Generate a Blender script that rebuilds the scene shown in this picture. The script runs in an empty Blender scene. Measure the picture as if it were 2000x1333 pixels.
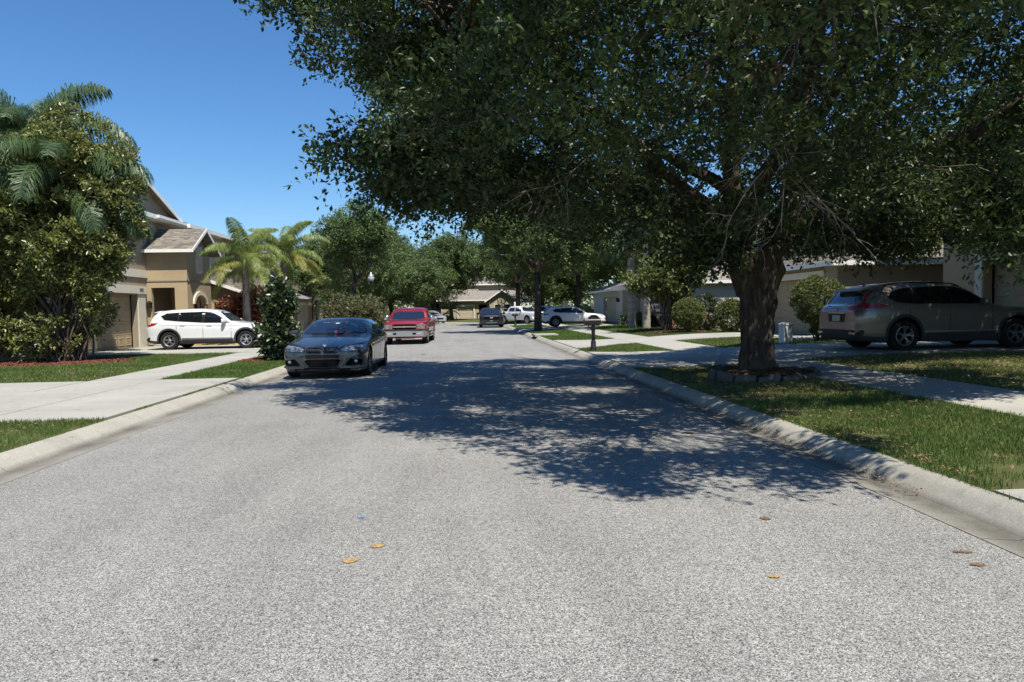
import bpy, math, random
import numpy as np
from mathutils import Vector, Matrix, noise, geometry
from mathutils.bvhtree import BVHTree
random.seed(7)
rng = np.random.default_rng(7)
scene = bpy.context.scene
R = math.radians

# ------------------------------------------------------------------ camera, sky, sun, exposure
EYE = 1.5
F_PX = 1350.0
cam_data = bpy.data.cameras.new("camera")
cam = bpy.data.objects.new("camera", cam_data)
scene.collection.objects.link(cam)
yaw, pitch, roll = R(3.934), R(2.635), R(1.0)
fw = Vector((math.sin(yaw) * math.cos(pitch), math.cos(yaw) * math.cos(pitch), -math.sin(pitch)))
rt = Vector((math.cos(yaw), -math.sin(yaw), 0.0))
up = rt.cross(fw)
rt2 = rt * math.cos(roll) - up * math.sin(roll)
up2 = rt * math.sin(roll) + up * math.cos(roll)
cam.matrix_world = Matrix(((rt2.x, up2.x, -fw.x, 0), (rt2.y, up2.y, -fw.y, 0), (rt2.z, up2.z, -fw.z, EYE), (0, 0, 0, 1)))
cam_data.sensor_width = 36
cam_data.lens = 36 * F_PX / 2000
cam_data.clip_start = 0.05
cam_data.clip_end = 2000
scene.camera = cam

SUN = Vector((0.23, -0.50, 1.0)).normalized()          # direction towards the sun
world = bpy.data.worlds.new("World")
scene.world = world
world.use_nodes = True
wn = world.node_tree.nodes
wl = world.node_tree.links
bg = wn["Background"]
sky = wn.new("ShaderNodeTexSky")
sky.sky_type = 'NISHITA'
sky.sun_disc = False
sky.sun_elevation = math.asin(SUN.z)
sky.sun_rotation = math.atan2(SUN.x, SUN.y)
sky.altitude = 0
sky.air_density = 1.15
sky.dust_density = 0.0
sky.ozone_density = 3.0
hs = wn.new("ShaderNodeHueSaturation")
hs.inputs['Saturation'].default_value = 1.12
tint = wn.new("ShaderNodeVectorMath"); tint.operation = 'MULTIPLY'; tint.inputs[1].default_value = (0.84, 1.0, 1.2)
wl.new(sky.outputs[0], tint.inputs[0]); wl.new(tint.outputs[0], hs.inputs['Color'])
wl.new(hs.outputs[0], bg.inputs[0])
bg.inputs[1].default_value = 0.080

sd = bpy.data.lights.new("sun", 'SUN')
sd.energy = 5.0
sd.angle = R(0.53)
sd.color = (1.0, 0.945, 0.84)
so = bpy.data.objects.new("sun", sd)
scene.collection.objects.link(so)
so.rotation_euler = SUN.to_track_quat('Z', 'Y').to_euler()
so.location = (10, -20, 40)

scene.view_settings.view_transform = 'Standard'
scene.view_settings.look = 'None'
scene.view_settings.gamma = 1
scene.view_settings.use_curve_mapping = False
scene.view_settings.exposure = 0.55
scene.cycles.use_denoising = True
scene.cycles.max_bounces = 7
scene.cycles.diffuse_bounces = 3
scene.cycles.glossy_bounces = 3
scene.cycles.transparent_max_bounces = 6
scene.cycles.use_adaptive_sampling = True
scene.cycles.adaptive_threshold = 0.02

# ------------------------------------------------------------------ materials
def mat(name, col, rough=0.8, spec=0.3, metal=0.0, var=0.0, vscale=3.0, bump=0.0, bscale=60.0, col2=None,
        island=0.0, coat=0.0, trans=0.0, stretch=None, detail=4.0, var2=0.0, v2scale=0.4, obj_space=False):
    m = bpy.data.materials.new(name)
    m.use_nodes = True
    nt = m.node_tree
    N, L = nt.nodes, nt.links
    p = N["Principled BSDF"]
    p.inputs['Roughness'].default_value = rough
    p.inputs['Specular IOR Level'].default_value = spec
    p.inputs['Metallic'].default_value = metal
    if coat:
        p.inputs['Coat Weight'].default_value = coat
        p.inputs['Coat Roughness'].default_value = 0.04
    if obj_space:
        tc = N.new("ShaderNodeTexCoord"); P = tc.outputs['Object']
    else:
        geo = N.new("ShaderNodeNewGeometry"); P = geo.outputs['Position']
    if stretch:
        mp = N.new("ShaderNodeMapping"); mp.inputs['Scale'].default_value = stretch
        L.new(P, mp.inputs[0]); P = mp.outputs[0]
    c = (*col, 1)
    out = None
    if var or col2:
        nz = N.new("ShaderNodeTexNoise"); nz.inputs['Scale'].default_value = vscale; nz.inputs['Detail'].default_value = detail
        L.new(P, nz.inputs['Vector'])
        mr = N.new("ShaderNodeMapRange"); mr.inputs[1].default_value = 0.3; mr.inputs[2].default_value = 0.7
        L.new(nz.outputs['Fac'], mr.inputs[0])
        mx = N.new("ShaderNodeMix"); mx.data_type = 'RGBA'
        L.new(mr.outputs[0], mx.inputs[0])
        if col2:
            mx.inputs[6].default_value = c; mx.inputs[7].default_value = (*col2, 1)
        else:
            mx.inputs[6].default_value = tuple(x * (1 - var) for x in col) + (1,)
            mx.inputs[7].default_value = tuple(min(1, x * (1 + var)) for x in col) + (1,)
        out = mx.outputs[2]
    if var2:
        nz = N.new("ShaderNodeTexNoise"); nz.inputs['Scale'].default_value = v2scale; nz.inputs['Detail'].default_value = 5
        L.new(P, nz.inputs['Vector'])
        mr = N.new("ShaderNodeMapRange"); mr.inputs[1].default_value = 0.3; mr.inputs[2].default_value = 0.7
        mr.inputs[3].default_value = 1 - var2; mr.inputs[4].default_value = 1 + var2
        L.new(nz.outputs['Fac'], mr.inputs[0])
        vm = N.new("ShaderNodeVectorMath"); vm.operation = 'SCALE'
        if out is None:
            vm.inputs[0].default_value = col
        else:
            L.new(out, vm.inputs[0])
        L.new(mr.outputs[0], vm.inputs[3]); out = vm.outputs[0]
    if island:
        g2 = N.new("ShaderNodeNewGeometry")
        mr = N.new("ShaderNodeMapRange")
        mr.inputs[3].default_value = 1 - island; mr.inputs[4].default_value = 1 + island
        L.new(g2.outputs['Random Per Island'], mr.inputs[0])
        vm = N.new("ShaderNodeVectorMath"); vm.operation = 'SCALE'
        if out is None:
            vm.inputs[0].default_value = col
        else:
            L.new(out, vm.inputs[0])
        L.new(mr.outputs[0], vm.inputs[3]); out = vm.outputs[0]
    if out is None:
        p.inputs['Base Color'].default_value = c
    else:
        L.new(out, p.inputs['Base Color'])
    if bump:
        nb = N.new("ShaderNodeTexNoise"); nb.inputs['Scale'].default_value = bscale; nb.inputs['Detail'].default_value = 3
        L.new(P, nb.inputs['Vector'])
        bp = N.new("ShaderNodeBump"); bp.inputs['Strength'].default_value = bump; bp.inputs['Distance'].default_value = 0.01
        L.new(nb.outputs['Fac'], bp.inputs['Height']); L.new(bp.outputs[0], p.inputs['Normal'])
    if trans:
        t = N.new("ShaderNodeBsdfTranslucent")
        ms = N.new("ShaderNodeMixShader"); ms.inputs[0].default_value = trans
        hsn = N.new("ShaderNodeHueSaturation"); hsn.inputs['Saturation'].default_value = 1.2; hsn.inputs['Value'].default_value = 1.5
        if out is None:
            hsn.inputs['Color'].default_value = c
        else:
            L.new(out, hsn.inputs['Color'])
        L.new(hsn.outputs[0], t.inputs[0])
        L.new(p.outputs[0], ms.inputs[1]); L.new(t.outputs[0], ms.inputs[2])
        L.new(ms.outputs[0], N["Material Output"].inputs['Surface'])
    return m

def asphalt_material():
    m = bpy.data.materials.new("weathered_asphalt"); m.use_nodes = True
    nt = m.node_tree; N, L = nt.nodes, nt.links
    p = N["Principled BSDF"]; p.inputs['Roughness'].default_value = 0.85; p.inputs['Specular IOR Level'].default_value = 0.25
    geo = N.new("ShaderNodeNewGeometry"); P = geo.outputs['Position']
    vo = N.new("ShaderNodeTexVoronoi"); vo.inputs['Scale'].default_value = 185; L.new(P, vo.inputs['Vector'])
    cr = N.new("ShaderNodeValToRGB")
    e = cr.color_ramp.elements
    e[0].position = 0.0; e[0].color = (0.09, 0.09, 0.092, 1)
    e[1].position = 1.0; e[1].color = (0.62, 0.60, 0.56, 1)
    a = e.new(0.22); a.color = (0.15, 0.147, 0.138, 1)
    b = e.new(0.34); b.color = (0.285, 0.278, 0.258, 1)
    d = e.new(0.75); d.color = (0.41, 0.40, 0.37, 1)
    sep = N.new("ShaderNodeSeparateColor"); L.new(vo.outputs['Color'], sep.inputs[0]); L.new(sep.outputs[0], cr.inputs[0])
    # dark binder between the stones
    mr0 = N.new("ShaderNodeMapRange"); mr0.inputs[1].default_value = 0.0; mr0.inputs[2].default_value = 0.9
    mr0.inputs[3].default_value = 1.10; mr0.inputs[4].default_value = 0.5
    L.new(vo.outputs['Distance'], mr0.inputs[0])
    def nz(scale, lo, hi, a0=0.3, a1=0.7, vec=P, det=5):
        n = N.new("ShaderNodeTexNoise"); n.inputs['Scale'].default_value = scale; n.inputs['Detail'].default_value = det
        L.new(vec, n.inputs['Vector'])
        r_ = N.new("ShaderNodeMapRange"); r_.inputs[1].default_value = a0; r_.inputs[2].default_value = a1
        r_.inputs[3].default_value = lo; r_.inputs[4].default_value = hi
        L.new(n.outputs['Fac'], r_.inputs[0]); return r_.outputs[0]
    mp = N.new("ShaderNodeMapping"); mp.inputs['Scale'].default_value = (1.0, 0.12, 1); L.new(P, mp.inputs[0])
    cur = cr.outputs[0]
    for s in (mr0.outputs[0], nz(30, 0.88, 1.10), nz(0.9, 0.92, 1.06), nz(2.1, 0.90, 1.06, vec=mp.outputs[0]), nz(0.25, 0.93, 1.05)):
        vm = N.new("ShaderNodeVectorMath"); vm.operation = 'SCALE'; L.new(cur, vm.inputs[0]); L.new(s, vm.inputs[3]); cur = vm.outputs[0]
    # scattered dark spots
    sp = nz(2.3, 1.0, 0.55, 0.70, 0.78, det=6)
    vm = N.new("ShaderNodeVectorMath"); vm.operation = 'SCALE'; L.new(cur, vm.inputs[0]); L.new(sp, vm.inputs[3]); cur = vm.outputs[0]
    L.new(cur, p.inputs['Base Color'])
    bp = N.new("ShaderNodeBump"); bp.inputs['Strength'].default_value = 0.5; bp.inputs['Distance'].default_value = 0.004
    L.new(vo.outputs['Distance'], bp.inputs['Height']); bp.invert = True; L.new(bp.outputs[0], p.inputs['Normal'])
    return m

def concrete_material(name, col, stain=0.0, speck=0.12, kerb=False):
    m = bpy.data.materials.new(name); m.use_nodes = True
    nt = m.node_tree; N, L = nt.nodes, nt.links
    p = N["Principled BSDF"]; p.inputs['Roughness'].default_value = 0.9; p.inputs['Specular IOR Level'].default_value = 0.2
    geo = N.new("ShaderNodeNewGeometry"); P = geo.outputs['Position']
    def nz(scale, lo, hi, a0=0.3, a1=0.7, vec=P, det=4):
        n = N.new("ShaderNodeTexNoise"); n.inputs['Scale'].default_value = scale; n.inputs['Detail'].default_value = det
        L.new(vec, n.inputs['Vector'])
        r_ = N.new("ShaderNodeMapRange"); r_.inputs[1].default_value = a0; r_.inputs[2].default_value = a1
        r_.inputs[3].default_value = lo; r_.inputs[4].default_value = hi
        L.new(n.outputs['Fac'], r_.inputs[0]); return r_.outputs[0]
    mp = N.new("ShaderNodeMapping"); mp.inputs['Scale'].default_value = (0.35, 1.6, 1); L.new(P, mp.inputs[0])
    terms = [nz(85, 1 - speck, 1 + speck), nz(0.7, 0.88, 1.06), nz(1.1, 0.93, 1.04, vec=mp.outputs[0], det=7), nz(4.5, 1.0, 0.66, 0.62, 0.8, det=6), nz(15, 0.94, 1.05, det=6)]
    base = N.new("ShaderNodeRGB"); base.outputs[0].default_value = (*col, 1)
    cur = base.outputs[0]
    if kerb:
        # dirt that has gathered along the flow line: lowest part of the gutter
        sx = N.new("ShaderNodeSeparateXYZ"); L.new(P, sx.inputs[0])
        r_ = N.new("ShaderNodeMapRange"); r_.inputs[1].default_value = -0.022; r_.inputs[2].default_value = 0.022
        r_.inputs[3].default_value = 0.98; r_.inputs[4].default_value = 0.0
        L.new(sx.outputs[2], r_.inputs[0])
        q = nz(1.7, 0.55, 1.0, det=6)
        mu = N.new("ShaderNodeMath"); mu.operation = 'MULTIPLY'; L.new(r_.outputs[0], mu.inputs[0]); L.new(q, mu.inputs[1])
        mx = N.new("ShaderNodeMix"); mx.data_type = 'RGBA'; L.new(mu.outputs[0], mx.inputs[0]); L.new(cur, mx.inputs[6])
        mx.inputs[7].default_value = (0.105, 0.095, 0.078, 1); cur = mx.outputs[2]
    for s in terms:
        vm = N.new("ShaderNodeVectorMath"); vm.operation = 'SCALE'; L.new(cur, vm.inputs[0]); L.new(s, vm.inputs[3]); cur = vm.outputs[0]
    L.new(cur, p.inputs['Base Color'])
    nb = N.new("ShaderNodeTexNoise"); nb.inputs['Scale'].default_value = 140; L.new(P, nb.inputs['Vector'])
    bp = N.new("ShaderNodeBump"); bp.inputs['Strength'].default_value = 0.35; bp.inputs['Distance'].default_value = 0.004
    L.new(nb.outputs['Fac'], bp.inputs['Height']); L.new(bp.outputs[0], p.inputs['Normal'])
    return m

def emblem_material():
    # roundel: quarters of blue and white in a dark ring, from object coordinates
    m = bpy.data.materials.new("roundel_emblem"); m.use_nodes = True
    nt = m.node_tree; N, L = nt.nodes, nt.links; p = N["Principled BSDF"]; p.inputs['Roughness'].default_value = 0.25
    tc = N.new("ShaderNodeTexCoord"); s = N.new("ShaderNodeSeparateXYZ"); L.new(tc.outputs['Object'], s.inputs[0])
    def math_(op, a, b=None):
        n = N.new("ShaderNodeMath"); n.operation = op
        for i, v in enumerate((a, b)):
            if v is None: continue
            if isinstance(v, (int, float)): n.inputs[i].default_value = v
            else: L.new(v, n.inputs[i])
        return n.outputs[0]
    q = math_('GREATER_THAN', math_('MULTIPLY', s.outputs[1], s.outputs[2]), 0.0)
    r2 = math_('SQRT', math_('ADD', math_('MULTIPLY', s.outputs[1], s.outputs[1]), math_('MULTIPLY', s.outputs[2], s.outputs[2])))
    ring = math_('GREATER_THAN', r2, 0.03)
    rim = math_('GREATER_THAN', r2, 0.042)
    def mix(f, a, b):
        x = N.new("ShaderNodeMix"); x.data_type = 'RGBA'; L.new(f, x.inputs[0])
        for k, v in ((6, a), (7, b)):
            if isinstance(v, tuple): x.inputs[k].default_value = (*v, 1)
            else: L.new(v, x.inputs[k])
        return x.outputs[2]
    c = mix(q, (0.8, 0.8, 0.82), (0.03, 0.2, 0.6)); c = mix(ring, c, (0.02, 0.02, 0.025)); c = mix(rim, c, (0.75, 0.75, 0.75))
    L.new(c, p.inputs['Base Color']); return m

M = {}
M['asphalt'] = asphalt_material()
M['concrete'] = concrete_material("broom_finished_concrete", (0.355, 0.345, 0.305))
M['kerb'] = concrete_material("kerb_concrete", (0.345, 0.33, 0.285), kerb=True, speck=0.2)
M['joint'] = mat("joint_dirt", (0.07, 0.062, 0.048), 0.95, var=0.3, vscale=9)
M['soil'] = mat("lawn_soil", (0.075, 0.095, 0.03), 0.95, 0.1, col2=(0.10, 0.088, 0.045), vscale=1.6, bump=0.8, bscale=35, detail=8, var2=0.25, v2scale=0.35)
M['soil_dry'] = mat("leaf_strewn_soil", (0.095, 0.075, 0.045), 0.95, 0.1, col2=(0.06, 0.062, 0.025), vscale=2.2, bump=0.9, bscale=40, detail=8)
M['grass'] = mat("grass_blades", (0.085, 0.140, 0.032), 0.55, 0.25, island=0.38, trans=0.25, var2=0.25, v2scale=0.8)
M['grass_dry'] = mat("dry_grass_blades", (0.19, 0.175, 0.075), 0.6, 0.2, island=0.4, trans=0.2, var2=0.25, v2scale=0.8)
M['litter'] = mat("fallen_leaves", (0.19, 0.125, 0.065), 0.7, 0.3, island=0.6)
M['mulch'] = mat("red_mulch", (0.145, 0.055, 0.038), 0.9, 0.1, island=0.45, var=0.25, vscale=14, bump=0.8, bscale=60)
M['mulch_dark'] = mat("dark_mulch", (0.075, 0.045, 0.03), 0.9, 0.1, island=0.4, var=0.3, vscale=14, bump=0.8, bscale=60)
M['mulch_gold'] = mat("golden_mulch", (0.42, 0.27, 0.10), 0.9, 0.1, island=0.4, var=0.3, vscale=14, bump=0.6, bscale=60)
M['patch_tan'] = mat("tan_utility_mark", (0.34, 0.235, 0.10), 0.85, 0.1, var=0.5, vscale=60, detail=6)
M['patch_brown'] = mat("brown_tyre_stain", (0.16, 0.10, 0.06), 0.9, 0.1, var=0.5, vscale=60, detail=6)
M['patch_blue'] = mat("blue_paint_fleck", (0.07, 0.20, 0.32), 0.8, 0.1, var=0.4, vscale=60)
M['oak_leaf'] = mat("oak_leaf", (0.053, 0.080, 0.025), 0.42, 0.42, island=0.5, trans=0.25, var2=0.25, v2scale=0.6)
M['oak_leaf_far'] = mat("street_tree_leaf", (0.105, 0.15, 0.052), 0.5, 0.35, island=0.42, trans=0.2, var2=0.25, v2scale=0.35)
M['tree_leaf_light'] = mat("light_green_leaf", (0.09, 0.145, 0.04), 0.5, 0.35, island=0.4, trans=0.25, var2=0.25, v2scale=0.4)
M['pine_leaf'] = mat("far_pine_needles", (0.06, 0.085, 0.05), 0.6, 0.2, island=0.3)
M['dead_leaf'] = mat("withered_leaf", (0.30, 0.19, 0.11), 0.7, 0.3, island=0.35, trans=0.2)
M['shrub_leaf'] = mat("broad_shrub_leaf", (0.165, 0.18, 0.055), 0.32, 0.55, island=0.5, trans=0.22, var2=0.2, v2scale=1.2)
M['magnolia_leaf'] = mat("glossy_dark_leaf", (0.050, 0.072, 0.028), 0.3, 0.6, island=0.45, trans=0.1)
M['topiary_leaf'] = mat("clipped_hedge_leaf", (0.11, 0.135, 0.036), 0.45, 0.4, island=0.45, trans=0.12)
M['yellow_leaf'] = mat("yellow_green_leaf", (0.19, 0.20, 0.04), 0.4, 0.45, island=0.45, trans=0.25)
M['grey_shrub'] = mat("olive_shrub_leaf", (0.12, 0.125, 0.055), 0.5, 0.35, island=0.45, trans=0.15)
M['red_leaf'] = mat("crimson_leaf", (0.38, 0.012, 0.04), 0.4, 0.4, island=0.4, trans=0.2)
M['croton_leaf'] = mat("copper_leaf", (0.22, 0.085, 0.045), 0.4, 0.45, island=0.6, trans=0.15)
M['palm_leaf'] = mat("palm_leaflet", (0.18, 0.225, 0.06), 0.45, 0.4, island=0.35, trans=0.25)
M['palm_leaf_dark'] = mat("blue_green_palm_leaflet", (0.075, 0.12, 0.05), 0.42, 0.45, island=0.35, trans=0.22)
M['palm_yellow'] = mat("yellowing_palm_leaflet", (0.24, 0.24, 0.06), 0.5, 0.35, island=0.3, trans=0.2)
M['bark'] = mat("oak_bark", (0.075, 0.060, 0.046), 0.95, 0.15, var=0.45, vscale=9, bump=1.0, bscale=34, stretch=(1, 1, 0.45), detail=8, var2=0.25, v2scale=2)
M['bark_thin'] = mat("branch_bark", (0.13, 0.105, 0.08), 0.9, 0.15, var=0.3, vscale=8)
M['dead_wood'] = mat("bare_grey_wood", (0.30, 0.25, 0.20), 0.85, 0.2, var=0.25, vscale=10)
M['palm_trunk'] = mat("ringed_palm_trunk", (0.30, 0.27, 0.235), 0.9, 0.15, var=0.3, vscale=2.5, stretch=(1, 1, 5), bump=0.6, bscale=14)
M['palm_base'] = mat("dark_palm_trunk", (0.13, 0.12, 0.11), 0.9, 0.15, var=0.3, vscale=4, bump=0.6, bscale=14)
M['tan'] = mat("tan_stucco", (0.40, 0.315, 0.20), 0.92, 0.1, var=0.06, vscale=1.5, bump=0.7, bscale=26, var2=0.04)
M['taupe'] = mat("taupe_stucco", (0.30, 0.25, 0.185), 0.92, 0.1, var=0.06, vscale=1.5, bump=0.7, bscale=26)
M['grey_stucco'] = mat("light_grey_stucco", (0.45, 0.455, 0.44), 0.92, 0.1, var=0.05, vscale=1.5, bump=0.5, bscale=26)
M['beige'] = mat("beige_stucco", (0.40, 0.35, 0.25), 0.92, 0.1, var=0.05, vscale=1.5, bump=0.5, bscale=26)
M['cream'] = mat("cream_trim", (0.62, 0.57, 0.47), 0.8, 0.2, var=0.04, vscale=4)
M['white'] = mat("white_painted_trim", (0.78, 0.77, 0.73), 0.6, 0.3, var=0.04, vscale=3)
M['soffit'] = mat("soffit_boards", (0.55, 0.52, 0.46), 0.8, 0.2, var=0.05, vscale=5)
M['garage_tan'] = mat("tan_garage_door", (0.36, 0.285, 0.185), 0.6, 0.3, var=0.04, vscale=2)
M['garage_beige'] = mat("beige_garage_door", (0.44, 0.38, 0.29), 0.6, 0.3, var=0.04, vscale=2)
M['shingle'] = mat("weathered_shingles", (0.20, 0.178, 0.15), 0.95, 0.1, island=0.33, var=0.15, vscale=30, bump=0.5, bscale=120)
M['shingle_base'] = mat("roof_felt_shingles", (0.17, 0.15, 0.128), 0.95, 0.1, var=0.25, vscale=5, bump=0.4, bscale=40, stretch=(0.6, 0.6, 5), detail=6)
M['shingle_far'] = mat("far_roof_shingles", (0.22, 0.195, 0.175), 0.95, 0.1, var=0.22, vscale=4, stretch=(0.5, 0.5, 6), detail=6)
M['dark'] = mat("dark_interior", (0.006, 0.006, 0.007), 0.9, 0.05)
M['winglass'] = mat("window_glass", (0.02, 0.025, 0.03), 0.05, 0.6)
M['door_dark'] = mat("dark_brown_door", (0.03, 0.02, 0.018), 0.4, 0.4)
M['brickwork'] = mat("brick_facing", (0.25, 0.13, 0.09), 0.9, 0.15, island=0.35, var=0.2, vscale=8)
M['black_iron'] = mat("black_painted_iron", (0.012, 0.012, 0.013), 0.4, 0.5, var=0.2, vscale=9)
M['globe'] = mat("frosted_globe", (0.62, 0.64, 0.64), 0.2, 0.5, trans=0.3)
M['pedestal'] = mat("grey_utility_plastic", (0.62, 0.63, 0.63), 0.65, 0.3, var=0.12, vscale=7, var2=0.1, v2scale=3)
M['stone_edge'] = concrete_material("edging_concrete", (0.12, 0.11, 0.095), speck=0.2)
M['rock'] = mat("white_landscape_rock", (0.45, 0.44, 0.42), 0.85, 0.2, island=0.3)
M['bin'] = mat("dark_green_bin_plastic", (0.015, 0.017, 0.017), 0.45, 0.4)
# vehicles
def paint(name, col, metal=0.3, rough=0.35, flake=0.06):
    return mat(name, col, rough, 0.5, metal, coat=0.9, var=flake, vscale=500, obj_space=True)
M['p_graphite'] = paint("graphite_car_paint", (0.058, 0.061, 0.066), 0.5, 0.32)
M['p_white'] = paint("pearl_white_car_paint", (0.72, 0.73, 0.74), 0.05)
M['p_red'] = paint("red_car_paint", (0.26, 0.006, 0.010), 0.25)
M['p_gunmetal'] = paint("grey_brown_car_paint", (0.20, 0.182, 0.162), 0.5, 0.33)
M['p_black'] = paint("black_car_paint", (0.010, 0.010, 0.012), 0.1)
M['p_silver'] = paint("silver_car_paint", (0.50, 0.51, 0.53), 0.5)
M['cladding'] = mat("grey_plastic_cladding", (0.035, 0.036, 0.038), 0.6, 0.35, bump=0.2, bscale=200, obj_space=True)
M['glass_car'] = mat("tinted_car_glass", (0.008, 0.010, 0.012), 0.03, 0.9, coat=0.6)
M['glass_shield'] = mat("windscreen_glass", (0.010, 0.018, 0.035), 0.04, 0.9, coat=0.8)
M['tyre'] = mat("tyre_rubber", (0.018, 0.018, 0.018), 0.85, 0.2, bump=0.3, bscale=90, obj_space=True)
M['rim'] = mat("alloy_rim", (0.52, 0.52, 0.54), 0.3, 0.6, 0.85)
M['rim_dark'] = mat("dark_alloy_rim", (0.04, 0.04, 0.043), 0.3, 0.6, 0.7)
M['rim_mixed'] = mat("machined_alloy_rim", (0.30, 0.30, 0.31), 0.35, 0.6, 0.8)
M['chrome'] = mat("chrome", (0.75, 0.75, 0.76), 0.12, 0.7, 1.0)
M['chrome_dull'] = mat("brushed_bumper", (0.50, 0.49, 0.47), 0.35, 0.5, 0.85)
M['lamp'] = mat("headlight_lens", (0.30, 0.31, 0.31), 0.15, 0.8, 0.55, coat=0.8, var=0.3, vscale=22, obj_space=True)
M['lamp_inner'] = mat("headlight_ring", (0.55, 0.55, 0.55), 0.2, 0.8, 0.4)
M['taillamp'] = mat("red_tail_lamp", (0.30, 0.008, 0.010), 0.15, 0.6, coat=0.8)
M['amber'] = mat("amber_lens", (0.6, 0.25, 0.05), 0.2, 0.5)
M['blackplastic'] = mat("black_plastic", (0.008, 0.008, 0.008), 0.5, 0.25)
M['plate'] = mat("licence_plate", (0.42, 0.46, 0.42), 0.5, 0.3, var=0.25, vscale=30, obj_space=True)
M['seat_red'] = mat("red_seat_leather", (0.13, 0.018, 0.03), 0.5, 0.3)
M['gold'] = mat("gold_emblem", (0.55, 0.50, 0.38), 0.3, 0.5, 0.8)
M['roundel'] = emblem_material()
M['number'] = mat("number_metal", (0.05, 0.045, 0.04), 0.5, 0.4)

# ------------------------------------------------------------------ mesh helpers
def link(o, parent=None):
    scene.collection.objects.link(o)
    if parent is not None:
        o.parent = parent
    return o

def tag(o, label=None, cat=None, group=None, kind=None):
    if label: o['label'] = label
    if cat: o['category'] = cat
    if group: o['group'] = group
    if kind: o['kind'] = kind
    return o

def empty(name, loc=(0, 0, 0), rz=0.0, parent=None):
    o = bpy.data.objects.new(name, None)
    o.location = loc; o.rotation_euler = (0, 0, rz)
    o.empty_display_size = 0.2
    return link(o, parent)

def np_mesh(name, verts, faces, mats, smooth=False, matidx=None):
    """verts (n,3); faces (m,k) with constant k"""
    me = bpy.data.meshes.new(name)
    verts = np.asarray(verts, dtype=np.float32); faces = np.asarray(faces, dtype=np.int32)
    me.vertices.add(len(verts)); me.vertices.foreach_set("co", verts.ravel())
    k = faces.shape[1]
    me.loops.add(faces.size); me.loops.foreach_set("vertex_index", faces.ravel())
    me.polygons.add(len(faces)); me.polygons.foreach_set("loop_start", np.arange(0, faces.size, k, dtype=np.int32))
    if matidx is not None:
        me.polygons.foreach_set("material_index", np.asarray(matidx, dtype=np.int32))
    me.polygons.foreach_set("use_smooth", np.full(len(faces), bool(smooth)))
    me.update(calc_edges=True)
    for m in (mats if isinstance(mats, (list, tuple)) else [mats]):
        me.materials.append(m)
    return me

def ob(name, me, parent=None):
    return link(bpy.data.objects.new(name, me), parent)

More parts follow.
